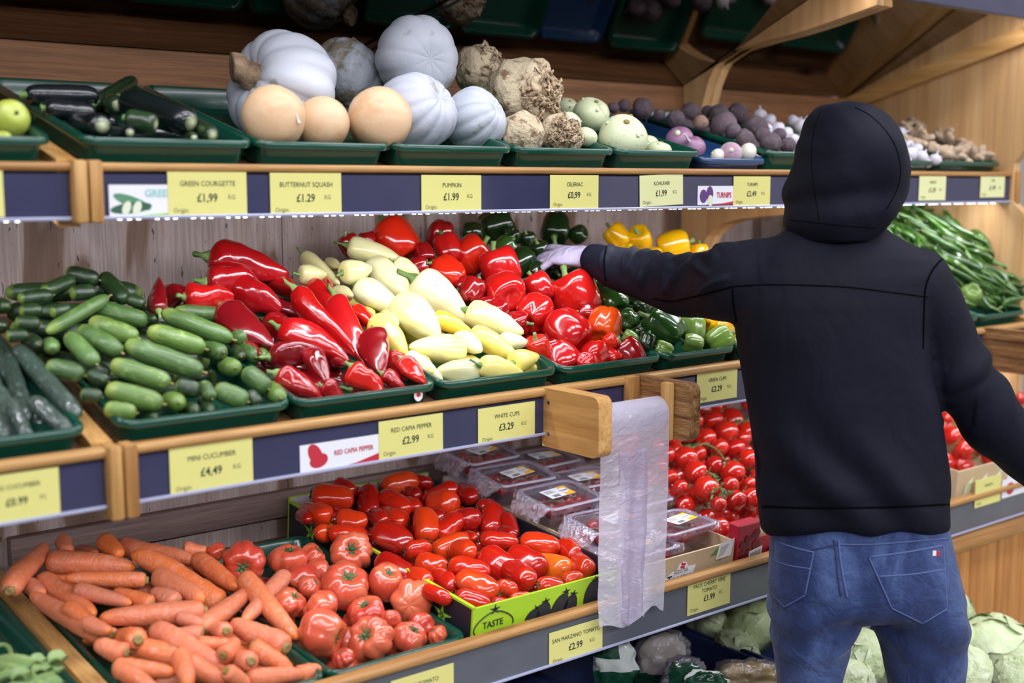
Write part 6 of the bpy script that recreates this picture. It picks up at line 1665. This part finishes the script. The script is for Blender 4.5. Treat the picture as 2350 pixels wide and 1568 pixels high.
# leafy stalks at the bottom left corner
V['leaf'] = veg('pale_leaf_stalk', [srgb(96, 122, 66), srgb(126, 146, 90)], srgb(84, 112, 60), 3, rough=0.5)
rl = random.Random(3)
bun = Thing('celery_bunch', 'bunch of pale green leafy stalks in the bottom left tray', 'celery', tuple(onplane(60, 1530, 1.86, 0.78, 0.12)))
for k in range(9):
    a = onplane(rl.uniform(-60, 40), rl.uniform(1520, 1640), 1.86, 0.775, 0.12)
    b = onplane(rl.uniform(30, 130), rl.uniform(1500, 1590), 1.86, 0.80, 0.12)
    m_ = (a + b) / 2 + np.array([0, 0, 0.015])
    bun.part('stalk', tube(smoothline([a, m_, b], 10), [0.009] * 10, 8), V['leaf'])
    for q in range(1):
        w_ = rl.uniform(0.010, 0.018)
        bb = b + np.array([rl.uniform(-.02, .02), rl.uniform(-.02, .02), rl.uniform(0, .02)])
        gl2 = surf(lambda u, an: (bb[0] + w_ * math.sin(PI * u) * math.cos(an) * (1 + .25 * math.sin(4 * an)), bb[1] - w_ * math.cos(PI * u) * 1.2, bb[2] + 0.25 * w_ * math.sin(PI * u) * math.sin(an) + 0.006 * math.sin(9 * u)), 10, 12)
        bun.part('leaf', gl2, V['leaf'])
pts = [onplane(*p, 1.86, 0.80, 0.12) for p in ((-30, 1490), (10, 1480), (25, 1500), (20, 1540))]
bun.part('stalk', tube(smoothline(pts, 12), 0.004, 6), V['leaf'])
# ---------------------------------------------------------------- the shopper
PZ = 2.48                                       # distance of the body's own plane from the eye, along the level view direction
def MP(px, py, v=0.0):
    """a point of the body: its place in the upright plane through the shopper, moved v metres forward"""
    d = ray(px, py)
    k = (PZ + v) / (d @ FH)
    return EYE + d * k
PCX = MP(1965, 1000)
PC = np.array([PCX[0], PCX[1], 0.0])
def LP(u, v, w): return PC + CR * u + FH * v + np.array([0, 0, w])
shop = Thing('person', 'person in a dark hooded jacket, blue jeans and white glove reaching for peppers', 'person', tuple(PC))
def ring_px(y, xl, xr, hd, v=0.0, n=36, sq=2.4, yl=None, yr=None, tilt=0.0):
    """a level body ring seen between two picture columns, hd deep"""
    a, b = MP(xl, y if yl is None else yl, v), MP(xr, y if yr is None else yr, v)
    c, ax = (a + b) / 2, (b - a) / 2
    out = []
    for k in range(n):
        t = 2 * PI * k / n
        ct, st = math.cos(t), math.sin(t)
        x = sgn(ct) * abs(ct) ** (2 / sq); z = sgn(st) * abs(st) ** (2 / sq)
        out.append(tuple(c + ax * x + FH * hd * z - np.array([0, 0, tilt * z])))
    return out
def limb(pts, rads, n=20, flat=1.0, m=None):
    P = smoothline(pts, m or len(pts) * 6)
    r = np.interp(np.linspace(0, 1, len(P)), np.linspace(0, 1, len(rads)), rads)
    return tube(P, list(r), n)
def fabric(name, c1, c2, rough, bscale, bstr, sheen=0.2, fine=0.0):
    t = NT(name)
    n1 = t.noise(t.coord(), 3.0, 4, 0.55, 0.3)
    col = t.mix(t.ramp(n1, [(0.35, 0.0), (0.7, 1.0)]), c1, c2)
    t.set(rough=rough, base=col, spec=0.16, sheen=sheen)
    n2 = t.noise(t.coord((1, 1, 0.7)), bscale, 3, 0.5, 0.8)
    t.bump(n2, bstr, 0.02)
    return t.m
M['jacket'] = fabric('navy_softshell', srgb(13, 15, 27), srgb(17, 19, 34), 0.7, 9.0, 0.35, 0.0)
M['sleeve_rib'] = fabric('navy_rib_knit', srgb(24, 26, 42), srgb(28, 30, 48), 0.7, 60, 0.3)
M['seam'] = plain('jacket_seam', srgb(5, 5, 8), 0.9, spec=0.05)
def denim():
    t = NT('blue_denim')
    a = t.noise(t.coord((1.0, 1.0, 0.55)), 6.5, 5, 0.6, 0.5)
    col = t.ramp(a, [(0.30, srgb(28, 39, 72)), (0.48, srgb(44, 60, 104)), (0.66, srgb(82, 102, 150))])
    g_ = t.noise(t.coord((260, 260, 60)), 2.0, 2, 0.6)
    col = t.mix(t.ramp(g_, [(0.40, 0.35), (0.62, 0.0)]), col, srgb(28, 36, 70))
    t.set(rough=0.75, base=col, spec=0.2, sheen=0.15)
    t.bump(t.noise(t.coord((1, 1, 1.6)), 14, 4, 0.55, 0.8), 0.5, 0.02)
    return t.m
M['denim'] = denim()
M['stitch'] = plain('faded_seam', srgb(78, 92, 138), 0.8)
M['denim_dark'] = plain('dark_denim_edge', srgb(40, 50, 92), 0.8)
M['skin'] = plain('skin', srgb(196, 150, 124), 0.5)
M['glove'] = fabric('lilac_white_glove', srgb(186, 178, 204), srgb(170, 162, 194), 0.5, 30, 0.5, 0.0)
M['shoe'] = plain('dark_shoe', srgb(30, 30, 34), 0.5)

# arms: the left one reaches forward and to the left, the right one hangs bent out of the picture
SL = MP(1742, 632, 0.02); EL = MP(1560, 655, 0.24); WL = MP(1352, 592, 0.44)
SR = MP(2112, 655, 0.0); ER = MP(2212, 880, -0.01); WR = MP(2440, 1120, 0.10)
def bodymesh():
    gs = []
    gs.append(loft([ring_px(1400, 1810, 2150, 0.075), ring_px(1300, 1800, 2150, 0.09), ring_px(1200, 1800, 2140, 0.085), ring_px(1000, 1775, 2120, 0.095), ring_px(800, 1745, 2095, 0.10), ring_px(650, 1725, 2120, 0.095), ring_px(570, 1800, 2060, 0.075), ring_px(540, 1860, 1990, 0.06)]))
    gs.append(limb([MP(1925, 580, 0.0), MP(1930, 500, 0.02), MP(1940, 430, 0.03)], [0.065, 0.055, 0.055]))
    HC = MP(1942, 372, 0.03)
    def head(u, a):
        th = PI * u
        s, c = math.sin(th), -math.cos(th)
        x, y = 0.074 * s * math.cos(a), 0.094 * s * math.sin(a)
        z = 0.112 * c
        if c < 0: y += 0.018 * (-c) * (1 if math.sin(a) > 0 else 0.2) * s; x *= 1 - 0.22 * (-c)
        return tuple(HC + CR * x + FH * y + np.array([0, 0, z]))
    gs.append(surf(head, 20, 24))
    f = lambda x, y, z: tuple(HC + CR * x + FH * y + np.array([0, 0, z]))
    gs.append(tube([f(0, 0.085, 0.012), f(0, 0.106, -0.016), f(0, 0.112, -0.028), f(0, 0.092, -0.036)], [0.008, 0.012, 0.015, 0.009], 8))     # nose
    gs.append(tube([f(-0.045, 0.080, 0.028), f(0, 0.092, 0.026), f(0.045, 0.080, 0.028)], 0.010, 8))                                          # brow
    gs.append(tube([f(-0.022, 0.090, -0.058), f(0, 0.098, -0.056), f(0.022, 0.090, -0.058)], 0.007, 8))                                       # lips
    for s in (-1, 1):
        gs.append(tube([f(s * 0.072, -0.006, 0.022), f(s * 0.082, -0.016, 0.008), f(s * 0.080, -0.010, -0.016), f(s * 0.072, 0.0, -0.026)], [0.009, 0.011, 0.010, 0.007], 8))
    gs.append(limb([SL, EL, WL], [0.05, 0.036, 0.027]))
    gs.append(limb([SR + CR * -0.015, ER - CR * 0.012, WR], [0.05, 0.034, 0.026], m=30))
    for hipx, kx, ax in ((1862, 1857, 1852), (2104, 2118, 2122)):
        h = MP(hipx, 1380)
        k = np.array([*MP(kx, 1568)[:2], 0.50]); a = np.array([*MP(ax, 1568)[:2], 0.09])
        gs.append(limb([h, (h + k) / 2, k, (k + a) / 2 - FH * 0.02, a], [0.062, 0.058, 0.046, 0.043, 0.034]))
        gs.append(limb([a + FH * -0.04 - np.array([0, 0, 0.04]), a - np.array([0, 0, 0.04]) + FH * 0.06, a - np.array([0, 0, 0.055]) + FH * 0.17], [0.035, 0.038, 0.025]))
    return remesh(merge(*gs), 0.011, 4)
bd_o = shop.part('body', bodymesh(), M['skin'], angle=None)
HCe = MP(1942, 372, 0.03)
for s in (-1, 1):
    c = HCe + CR * s * 0.031 + FH * 0.086 + np.array([0, 0, 0.008])
    shop.part('eye', surf(lambda u, a: (c[0] + 0.011 * math.sin(PI * u) * math.cos(a), c[1] + 0.011 * math.sin(PI * u) * math.sin(a), c[2] - 0.011 * math.cos(PI * u)), 8, 10), M['white'], parent=bd_o)
# jacket: torso, hem band and both sleeves as one surface
R_ = ring_px
torso = [R_(1226, 1760, 2166, 0.122, tilt=0.034), R_(1212, 1750, 2176, 0.132, tilt=0.034), R_(1165, 1746, 2182, 0.138, tilt=0.03), R_(1152, 1746, 2181, 0.136, tilt=0.03), R_(1142, 1742, 2183, 0.142, tilt=0.028), R_(1112, 1738, 2180, 0.145, tilt=0.02), R_(1050, 1733, 2170, 0.142), R_(950, 1720, 2152, 0.136),
         R_(850, 1703, 2134, 0.132), R_(760, 1688, 2126, 0.128), R_(690, 1684, 2140, 0.124), R_(630, 1700, 2150, 0.115), R_(590, 1722, 2128, 0.102), R_(560, 1752, 2090, 0.09), R_(535, 1795, 2050, 0.08), R_(510, 1822, 2015, 0.072)]
def sleeve(spec, n=24):
    """rings given by upper and lower picture points and forward offset"""
    rings = []
    S = smoothline([(*a, *b, v, k) for a, b, v, k in spec], len(spec) * 7)
    C = [(MP(s[0], s[1], s[4]) + MP(s[2], s[3], s[4])) / 2 for s in S]
    for i, s in enumerate(S):
        a, b = MP(s[0], s[1], s[4]), MP(s[2], s[3], s[4])
        c = (a + b) / 2
        up = (a - b) / 2
        r = np.linalg.norm(up)
        t = np.asarray(C[min(i + 1, len(C) - 1)]) - np.asarray(C[max(i - 1, 0)])
        side = np.cross(t, up); side = side / np.linalg.norm(side) * r * s[5]
        rings.append([tuple(c + up * math.cos(2 * PI * k / n) + side * math.sin(2 * PI * k / n)) for k in range(n)])
    return rings
LS = sleeve([((1800, 545), (1790, 745), 0.0, 0.9), ((1702, 550), (1682, 742), 0.03, 0.9), ((1640, 575), (1620, 731), 0.12, 0.95), ((1582, 584), (1560, 729), 0.21, 0.95), ((1530, 585), (1512, 708), 0.27, 0.95), ((1466, 572), (1455, 684), 0.33, 1.0), ((1408, 564), (1402, 660), 0.385, 1.0), ((1385, 562), (1378, 645), 0.41, 1.0)])
CUFF = sleeve([((1392, 563), (1386, 648), 0.405, 1.0), ((1370, 558), (1362, 636), 0.425, 1.0), ((1352, 560), (1346, 626), 0.440, 1.0)])
RSs = sleeve([((2020, 560), (2040, 800), 0.0, 0.95), ((2140, 575), (2075, 770), 0.0, 0.95), ((2195, 655), (2098, 795), 0.0, 0.95), ((2234, 742), (2112, 835), 0.0, 0.95), ((2275, 830), (2142, 905), -0.01, 0.95), ((2312, 885), (2195, 985), 0.0, 0.95), ((2372, 958), (2262, 1050), 0.03, 1.0), ((2440, 1040), (2350, 1118), 0.07, 1.0), ((2462, 1075), (2385, 1145), 0.09, 1.0)])
jg = merge(loft(torso), loft(LS), loft(CUFF), loft(RSs))
jv, jf = remesh(jg, 0.0062, 8, 0.5)
# folds: the cloth gathers on the reaching sleeve, the elbow and the small of the back
jn = mesh('tmp', (jv, jf), None)
nor = [np.array(v.normal) for v in jn.vertices]
LA, LB, LC = np.array(SL), np.array(EL), np.array(WL)
RA, RB, RC_ = np.array(SR), np.array(ER), np.array(WR)
out = []
FOLDS = [[(1150 + x / 3.917, 480 + y / 3.917) for x, y in l] for l in (
    [(1430, 395), (1330, 440), (1260, 560), (1270, 680)], [(1520, 415), (1400, 480), (1330, 560), (1250, 670)], [(1700, 420), (1560, 490), (1500, 590), (1480, 750)],
    [(1750, 450), (1640, 560), (1560, 660), (1500, 745)], [(1890, 405), (1790, 440), (1760, 510), (1840, 590)], [(1200, 350), (1130, 450), (1110, 570)], [(1000, 330), (930, 420), (900, 530)],
    [(2070, 320), (1950, 370), (1880, 470)], [(1330, 380), (1230, 440), (1190, 540), (1200, 640)], [(2020, 620), (1900, 680), (1780, 760)])]
def seg(p, a, b):
    ab = b - a
    t = float(np.clip((p - a) @ ab / (ab @ ab), 0, 1))
    return t, float(np.linalg.norm(p - a - ab * t))
for p, n_ in zip(jv, nor):
    p = np.array(p)
    q = p - PC
    u, v, w = q @ CR, q @ FH, p[2]
    amt = 0.0
    if u < -0.18 and w > 1.25:
        dd = p - EYE
        zz = dd @ CF
        if n_ @ dd < 0:
            sx, sy = WPX / 2 + FPX * (dd @ CR) / zz, HPX / 2 - FPX * (dd @ CU) / zz
            for line in FOLDS:
                best, at, run = 1e9, 0.0, 0.0
                tot = sum(math.hypot(b[0] - a[0], b[1] - a[1]) for a, b in zip(line[:-1], line[1:]))
                for (x0, y0), (x1, y1) in zip(line[:-1], line[1:]):
                    L2 = (x1 - x0) ** 2 + (y1 - y0) ** 2
                    t = min(1.0, max(0.0, ((sx - x0) * (x1 - x0) + (sy - y0) * (y1 - y0)) / L2))
                    dist = math.hypot(sx - x0 - t * (x1 - x0), sy - y0 - t * (y1 - y0))
                    if dist < best: best, at = dist, (run + t * math.sqrt(L2)) / tot
                    run += math.sqrt(L2)
                if best < 30: amt += 0.016 * math.exp(-(best / 6.5) ** 2) * max(0.0, math.sin(PI * (0.08 + 0.84 * at))) ** 0.7
            amt = min(amt, 0.018)
        amt += 0.003 * noise.noise(Vector(p * 11))
    t3, d3 = seg(p, RA, RB); t4, d4 = seg(p, RB, RC_)
    if min(d3, d4) < 0.10 and u > 0.16:
        s = t3 * 0.3 if d3 < d4 else 0.3 + t4 * 0.26
        env = math.exp(-((s - 0.31) / 0.11) ** 2)
        fold = math.sin(s * 80 + w * 20 + 2 * noise.noise(Vector(p * 8)))
        amt += 0.007 * fold * env
    if abs(u) < 0.22:
        back = 1.0 if v < 0 else 0.3
        diag = math.sin((w * 1.0 + u * 1.3) * 30 + 2.2 * noise.noise(Vector(p * 5)))
        env = math.exp(-((w - 1.02) / 0.14) ** 2)
        amt += back * (0.008 * diag * env + 0.009 * noise.noise(Vector(p * 4.2)))
    out.append(tuple(p + n_ * amt))
jv = out
bpy.data.meshes.remove(jn)
jacket = shop.part('jacket', (jv, jf), M['jacket'], angle=None)
jb = BVHTree.FromPolygons([Vector(p) for p in jv], jf)
def cast(bvh, x, y, lift=0.0):
    d = Vector(ray(x, y)).normalized()
    hit = bvh.ray_cast(Vector(EYE), d)
    if hit[0] is None: return None
    return hit[0] + hit[1] * (lift if hit[1].dot(d) < 0 else -lift)
def seam(bvh, pts, r, mat, parent, name='seam', lift=0.0, n=40):
    P = [cast(bvh, x, y, lift) for x, y in smoothline(pts, n)]
    P = [p for p in P if p is not None]
    if len(P) < 2: return
    Q = [P[0]]
    for p in P[1:]:
        if (p - Q[-1]).length < 0.06: Q.append(p)
    if len(Q) > 2: shop.part(name, tube(Q, r, 6), mat, parent=parent, angle=None)
seam(jb, [(1681, 658), (1750, 654), (1850, 655), (1950, 660), (2050, 672), (2128, 682)], 0.0015, M['seam'], jacket)
seam(jb, [(1500, 686), (1540, 692), (1580, 684), (1630, 672), (1681, 658)], 0.0022, M['seam'], jacket)
seam(jb, [(2164, 592), (2140, 620), (2124, 660), (2120, 720), (2118, 800)], 0.0022, M['seam'], jacket)
seam(jb, [(1681, 658), (1683, 700), (1690, 738)], 0.002, M['seam'], jacket)
seam(jb, [(1749, 1163), (1850, 1166), (1950, 1166), (2050, 1164), (2178, 1158)], 0.0024, M['seam'], jacket)
seam(jb, [(1392, 566), (1386, 600), (1390, 644)], 0.0024, M['seam'], jacket)
# hood: a raised shell open towards the shelf, with the head inside
hrows = [(240, 1915, 1975, 0.045, 0.0), (248, 1880, 2000, 0.085, 0.005), (268, 1857, 2022, 0.112, 0.01), (300, 1843, 2048, 0.132, 0.014), (340, 1829, 2070, 0.142, 0.016), (385, 1820, 2075, 0.142, 0.016), (425, 1814, 2066, 0.136, 0.012), (460, 1810, 2046, 0.125, 0.004), (492, 1808, 2028, 0.112, -0.004), (520, 1812, 2012, 0.100, -0.006), (545, 1830, 1990, 0.085, -0.004)]
hv, hf = [], []
n = 48
S = smoothline(hrows, 40)
for s in S:
    hv += R_(s[0], s[1], s[2], s[3], s[4], n, 2.25)
top = len(hv); hv.append(tuple(MP(1944, 236, 0.0)))
def open_at(i, k):
    """the face opening: forward and a little to the right"""
    a = 2 * PI * k / n
    da = (a - PI * 0.44 + PI) % (2 * PI) - PI
    return abs(da) < 0.62 and 7 < i < 32
for i in range(len(S) - 1):
    for k in range(n):
        if not open_at(i, k): hf.append((i * n + k, i * n + (k + 1) % n, (i + 1) * n + (k + 1) % n, (i + 1) * n + k))
for k in range(n): hf.append((top, (k + 1) % n, k))
hv2 = []
for i, p in enumerate(hv):
    p = np.array(p); q = p - PC
    u, w = q @ CR, p[2]
    dirn = p - np.array(MP(1945, 390, 0.01)); dirn /= np.linalg.norm(dirn)
    f1 = math.sin((w * 1.0 - u * 0.5) * 42 + 3 * noise.noise(Vector(p * 7)))
    amt = 0.010 * noise.noise(Vector(p * 9)) + 0.016 * noise.noise(Vector(p * 5.2 + np.array([3, 1, 2]))) + 0.007 * abs(noise.noise(Vector((u * 16 + w * 9, w * 7 - u * 5, 4)))) + 0.008 * f1 * math.exp(-((w - 1.57) / 0.05) ** 2) + 0.004 * noise.noise(Vector((u * 26, w * 9, 1)))
    hv2.append(tuple(p + dirn * amt))
ho = bpy.data.objects.new('tmp', mesh('tmp', (hv2, hf), None))
COL.objects.link(ho)
so = ho.modifiers.new('s', 'SOLIDIFY'); so.thickness = 0.004; so.offset = -1
ev = ho.evaluated_get(bpy.context.evaluated_depsgraph_get()).to_mesh()
hg = [tuple(v.co) for v in ev.vertices], [tuple(p.vertices) for p in ev.polygons]
bpy.data.objects.remove(ho)
hood = shop.part('hood', hg, M['jacket'], angle=None)
hb = BVHTree.FromPolygons([Vector(p) for p in hg[0]], hg[1])
seam(hb, [(1962, 246), (1992, 262), (2024, 290), (2052, 330), (2066, 380), (2060, 430), (2035, 480)], 0.0012, M['seam'], hood)
seam(hb, [(1884, 252), (1868, 300), (1862, 360), (1868, 430), (1880, 505)], 0.0008, M['seam'], hood)
seam(hb, [(1812, 505), (1880, 512), (1950, 520), (2010, 524)], 0.0009, M['seam'], hood)
# jeans
hips = [R_(1120, 1785, 2150, 0.105), R_(1160, 1780, 2160, 0.112), R_(1200, 1776, 2170, 0.118), R_(1245, 1770, 2180, 0.128), R_(1290, 1766, 2190, 0.138), R_(1335, 1764, 2199, 0.142), R_(1375, 1766, 2206, 0.135), R_(1400, 1790, 2185, 0.10)]
def leg(rows, kx, ax, rk, ra):
    rings = [R_(y, a, b, h) for y, a, b, h in rows]
    base = MP((rows[-1][1] + rows[-1][2]) / 2, 1568)
    for w, x, r in ((0.50, kx, rk), (0.40, kx, rk * 0.97), (0.25, (kx + ax) / 2, (rk + ra) / 2), (0.12, ax, ra), (0.045, ax, ra * 1.02)):
        c = MP(x, 1568); c = np.array([c[0], c[1], w])
        rings.append([tuple(c + CR * r * math.cos(2 * PI * k / 36) + FH * r * 1.05 * math.sin(2 * PI * k / 36)) for k in range(36)])
    return loft(rings)
jl = leg([(1360, 1768, 1976, 0.125), (1400, 1768, 1970, 0.118), (1450, 1772, 1956, 0.104), (1510, 1779, 1938, 0.090), (1568, 1785, 1926, 0.082)], 1856, 1850, 0.063, 0.052)
jr = leg([(1360, 1982, 2205, 0.125), (1400, 1994, 2208, 0.118), (1450, 2009, 2211, 0.106), (1510, 2030, 2208, 0.092), (1568, 2042, 2204, 0.084)], 2122, 2126, 0.065, 0.053)
gv, gf = remesh(merge(loft(hips), jl, jr), 0.0085, 4, 0.5)
gn = mesh('tmp', (gv, gf), None)
out = []
for v in gn.vertices:
    p = np.array(v.co); q = p - PC
    u, w = q @ CR, p[2]
    cleft = -0.010 * math.exp(-((u - (-0.02)) / 0.022) ** 2) * math.exp(-((w - 0.80) / 0.07) ** 2) if (q @ FH) < 0 else 0
    fold = 0.0045 * math.sin(w * 75 + abs(u) * 30 + 3 * noise.noise(Vector(p * 7))) * math.exp(-((w - 0.69) / 0.06) ** 2)
    out.append(tuple(p + np.array(v.normal) * (cleft + fold + 0.003 * noise.noise(Vector(p * 8)))))
gv = out
bpy.data.meshes.remove(gn)
jeans = shop.part('jeans', (gv, gf), M['denim'], angle=None)
gb = BVHTree.FromPolygons([Vector(p) for p in gv], gf)
def patch(bvh, quad, n, lift):
    """a pocket laid on the cloth: grid over a five-sided outline (top left, top right, bottom right, tip, bottom left)"""
    tl, tr, br_, tip, bl = [np.array(q, float) for q in quad]
    v, f, ok = [], [], True
    for i in range(n + 1):
        a = i / n
        top_ = tl + (tr - tl) * a
        bot = (bl + (tip - bl) * a * 2) if a < 0.5 else (tip + (br_ - tip) * (a - 0.5) * 2)
        for j in range(n + 1):
            q = top_ + (bot - top_) * j / n
            p = cast(bvh, q[0], q[1], lift)
            if p is None: return None
            v.append(tuple(p))
    m_ = len(v)
    for i in range(n):
        for j in range(n):
            a = i * (n + 1) + j
            f.append((a, a + 1, a + n + 2, a + n + 1))
    return v, f
for quad in (((1783, 1243), (1868, 1268), (1848, 1366), (1802, 1394), (1772, 1362)), ((1994, 1279), (2164, 1252), (2172, 1398), (2116, 1430), (2046, 1396))):
    g_ = patch(gb, quad, 14, 0.0025)
    if g_:
        pk = shop.part('back_pocket', g_, M['denim'], parent=jeans, angle=None)
        q = quad
        seam(gb, [q[0], ((q[0][0] + q[1][0]) / 2, (q[0][1] + q[1][1]) / 2 + 2), q[1]], 0.0022, M['stitch'], jeans, 'pocket_stitching', 0.002, 16)
        for a, b in ((q[1], q[2]), (q[2], q[3]), (q[3], q[4]), (q[4], q[0])):
            seam(gb, [a, ((a[0] + b[0]) / 2, (a[1] + b[1]) / 2), b], 0.0018, M['stitch'], jeans, 'pocket_stitching', 0.0015, 16)
        mid = [(q[0][0] * .62 + q[4][0] * .38, q[0][1] * .62 + q[4][1] * .38), (q[1][0] * .62 + q[2][0] * .38, q[1][1] * .62 + q[2][1] * .38)]
        seam(gb, [mid[0], ((mid[0][0] + mid[1][0]) / 2, (mid[0][1] + mid[1][1]) / 2 + 3), mid[1]], 0.0016, M['stitch'], jeans, 'pocket_stitching', 0.002, 16)
seam(gb, [(1924, 1240), (1928, 1280), (1934, 1320), (1944, 1372)], 0.0024, M['stitch'], jeans, 'seam', 0.001)
seam(gb, [(1914, 1240), (1919, 1280), (1924, 1330), (1930, 1368)], 0.0020, M['denim_dark'], jeans, 'seam', 0.001)
seam(gb, [(1784, 1246), (1850, 1262), (1925, 1250)], 0.0015, M['denim_dark'], jeans, 'seam', 0.001)
seam(gb, [(1925, 1250), (2000, 1250), (2080, 1244), (2176, 1236)], 0.0015, M['stitch'], jeans, 'seam', 0.001)
for qq, mm in (((2141, 1270), M['white']), ((2149, 1271), M['ink_red'])):
    c = cast(gb, *qq, 0.004)
    if c is not None: shop.part('pocket_tab', xform(box(-0.0035, 0.0035, -0.001, 0.001, -0.005, 0.005), Matrix.Translation(c) @ Matrix.Rotation(YAW - PI / 2, 4, 'Z')), mm, parent=jeans)
for ax in (1850, 2126):
    a = MP(ax, 1568); a = np.array([a[0], a[1], 0.0])
    sg = remesh(merge(limb([a - FH * 0.07 + np.array([0, 0, 0.045]), a + FH * 0.05 + np.array([0, 0, 0.045]), a + FH * 0.17 + np.array([0, 0, 0.032])], [0.036, 0.042, 0.030]), limb([a + np.array([0, 0, 0.04]), a + np.array([0, 0, 0.095])], [0.05, 0.048])), 0.008, 3)
    sg = [(p[0], p[1], max(0.001, p[2])) for p in sg[0]], sg[1]
    shop.part('shoe', sg, M['shoe'], angle=None)
# gloved hands
def hand(wrist, fwd, up, thumb_side, curl, name, flop=(0, 0, 0, 0), spread=(0.05, 0.0, -0.05, -0.12)):
    f = np.array(fwd) / np.linalg.norm(fwd)
    u = np.array(up) - f * (np.array(up) @ f); u /= np.linalg.norm(u)
    s = np.cross(f, u) * thumb_side
    W = np.array(wrist)
    gs = []
    rings = []
    for a, wd, th in ((-0.035, 0.030, 0.026), (0.0, 0.031, 0.024), (0.03, 0.038, 0.019), (0.06, 0.043, 0.017), (0.085, 0.042, 0.0145), (0.098, 0.038, 0.011)):
        rings.append([tuple(W + f * a + s * wd * math.cos(2 * PI * k / 20) + u * th * math.sin(2 * PI * k / 20)) for k in range(20)])
    gs.append(loft(rings))
    for i, (off, L) in enumerate(((0.030, 0.072), (0.010, 0.080), (-0.011, 0.074), (-0.031, 0.058))):
        d = f + s * spread[i]; d /= np.linalg.norm(d)
        p = W + f * 0.082 + s * off
        P = [p]
        ang = flop[i]
        for q in (0.46, 0.31, 0.23):
            ang += curl
            p = p + (d * math.cos(ang) - u * math.sin(ang)) * L * q
            P.append(p)
        gs.append(tube(smoothline(P, 12), list(np.interp(np.linspace(0, 1, 12), [0, .4, .8, 1], [0.0098, 0.0090, 0.0084, 0.0060])), 10))
    p0 = W + f * 0.022 + s * 0.026
    P = [p0, p0 + f * 0.028 + s * 0.022 - u * 0.008, p0 + f * 0.056 + s * 0.032 - u * 0.018, p0 + f * 0.078 + s * 0.032 - u * 0.026]
    gs.append(tube(smoothline(P, 12), list(np.interp(np.linspace(0, 1, 12), [0, .4, .8, 1], [0.015, 0.0125, 0.0105, 0.006])), 10))
    return remesh(merge(*gs), 0.0030, 3, 0.45)
def toward(px, py, v): return MP(px, py, v)
wl = MP(1352, 592, 0.445)
hf_ = toward(1266, 583, 0.50) - wl
hup = np.array([0, 0, 1.0]) * 0.85 - FH * 0.50 + CR * 0.10
shop.part('glove', hand(wl, hf_, hup, 1, 0.17, 'glove', (-0.10, 0.05, 0.14, 0.34), (0.26, 0.05, -0.16, -0.55)), M['glove'], angle=None)
wr = MP(2440, 1120, 0.10)
shop.part('glove', hand(wr, MP(2500, 1190, 0.16) - wr, CR * 0.8 + np.array([0, 0, 0.5]), -1, 0.3, 'glove'), M['glove'], angle=None)
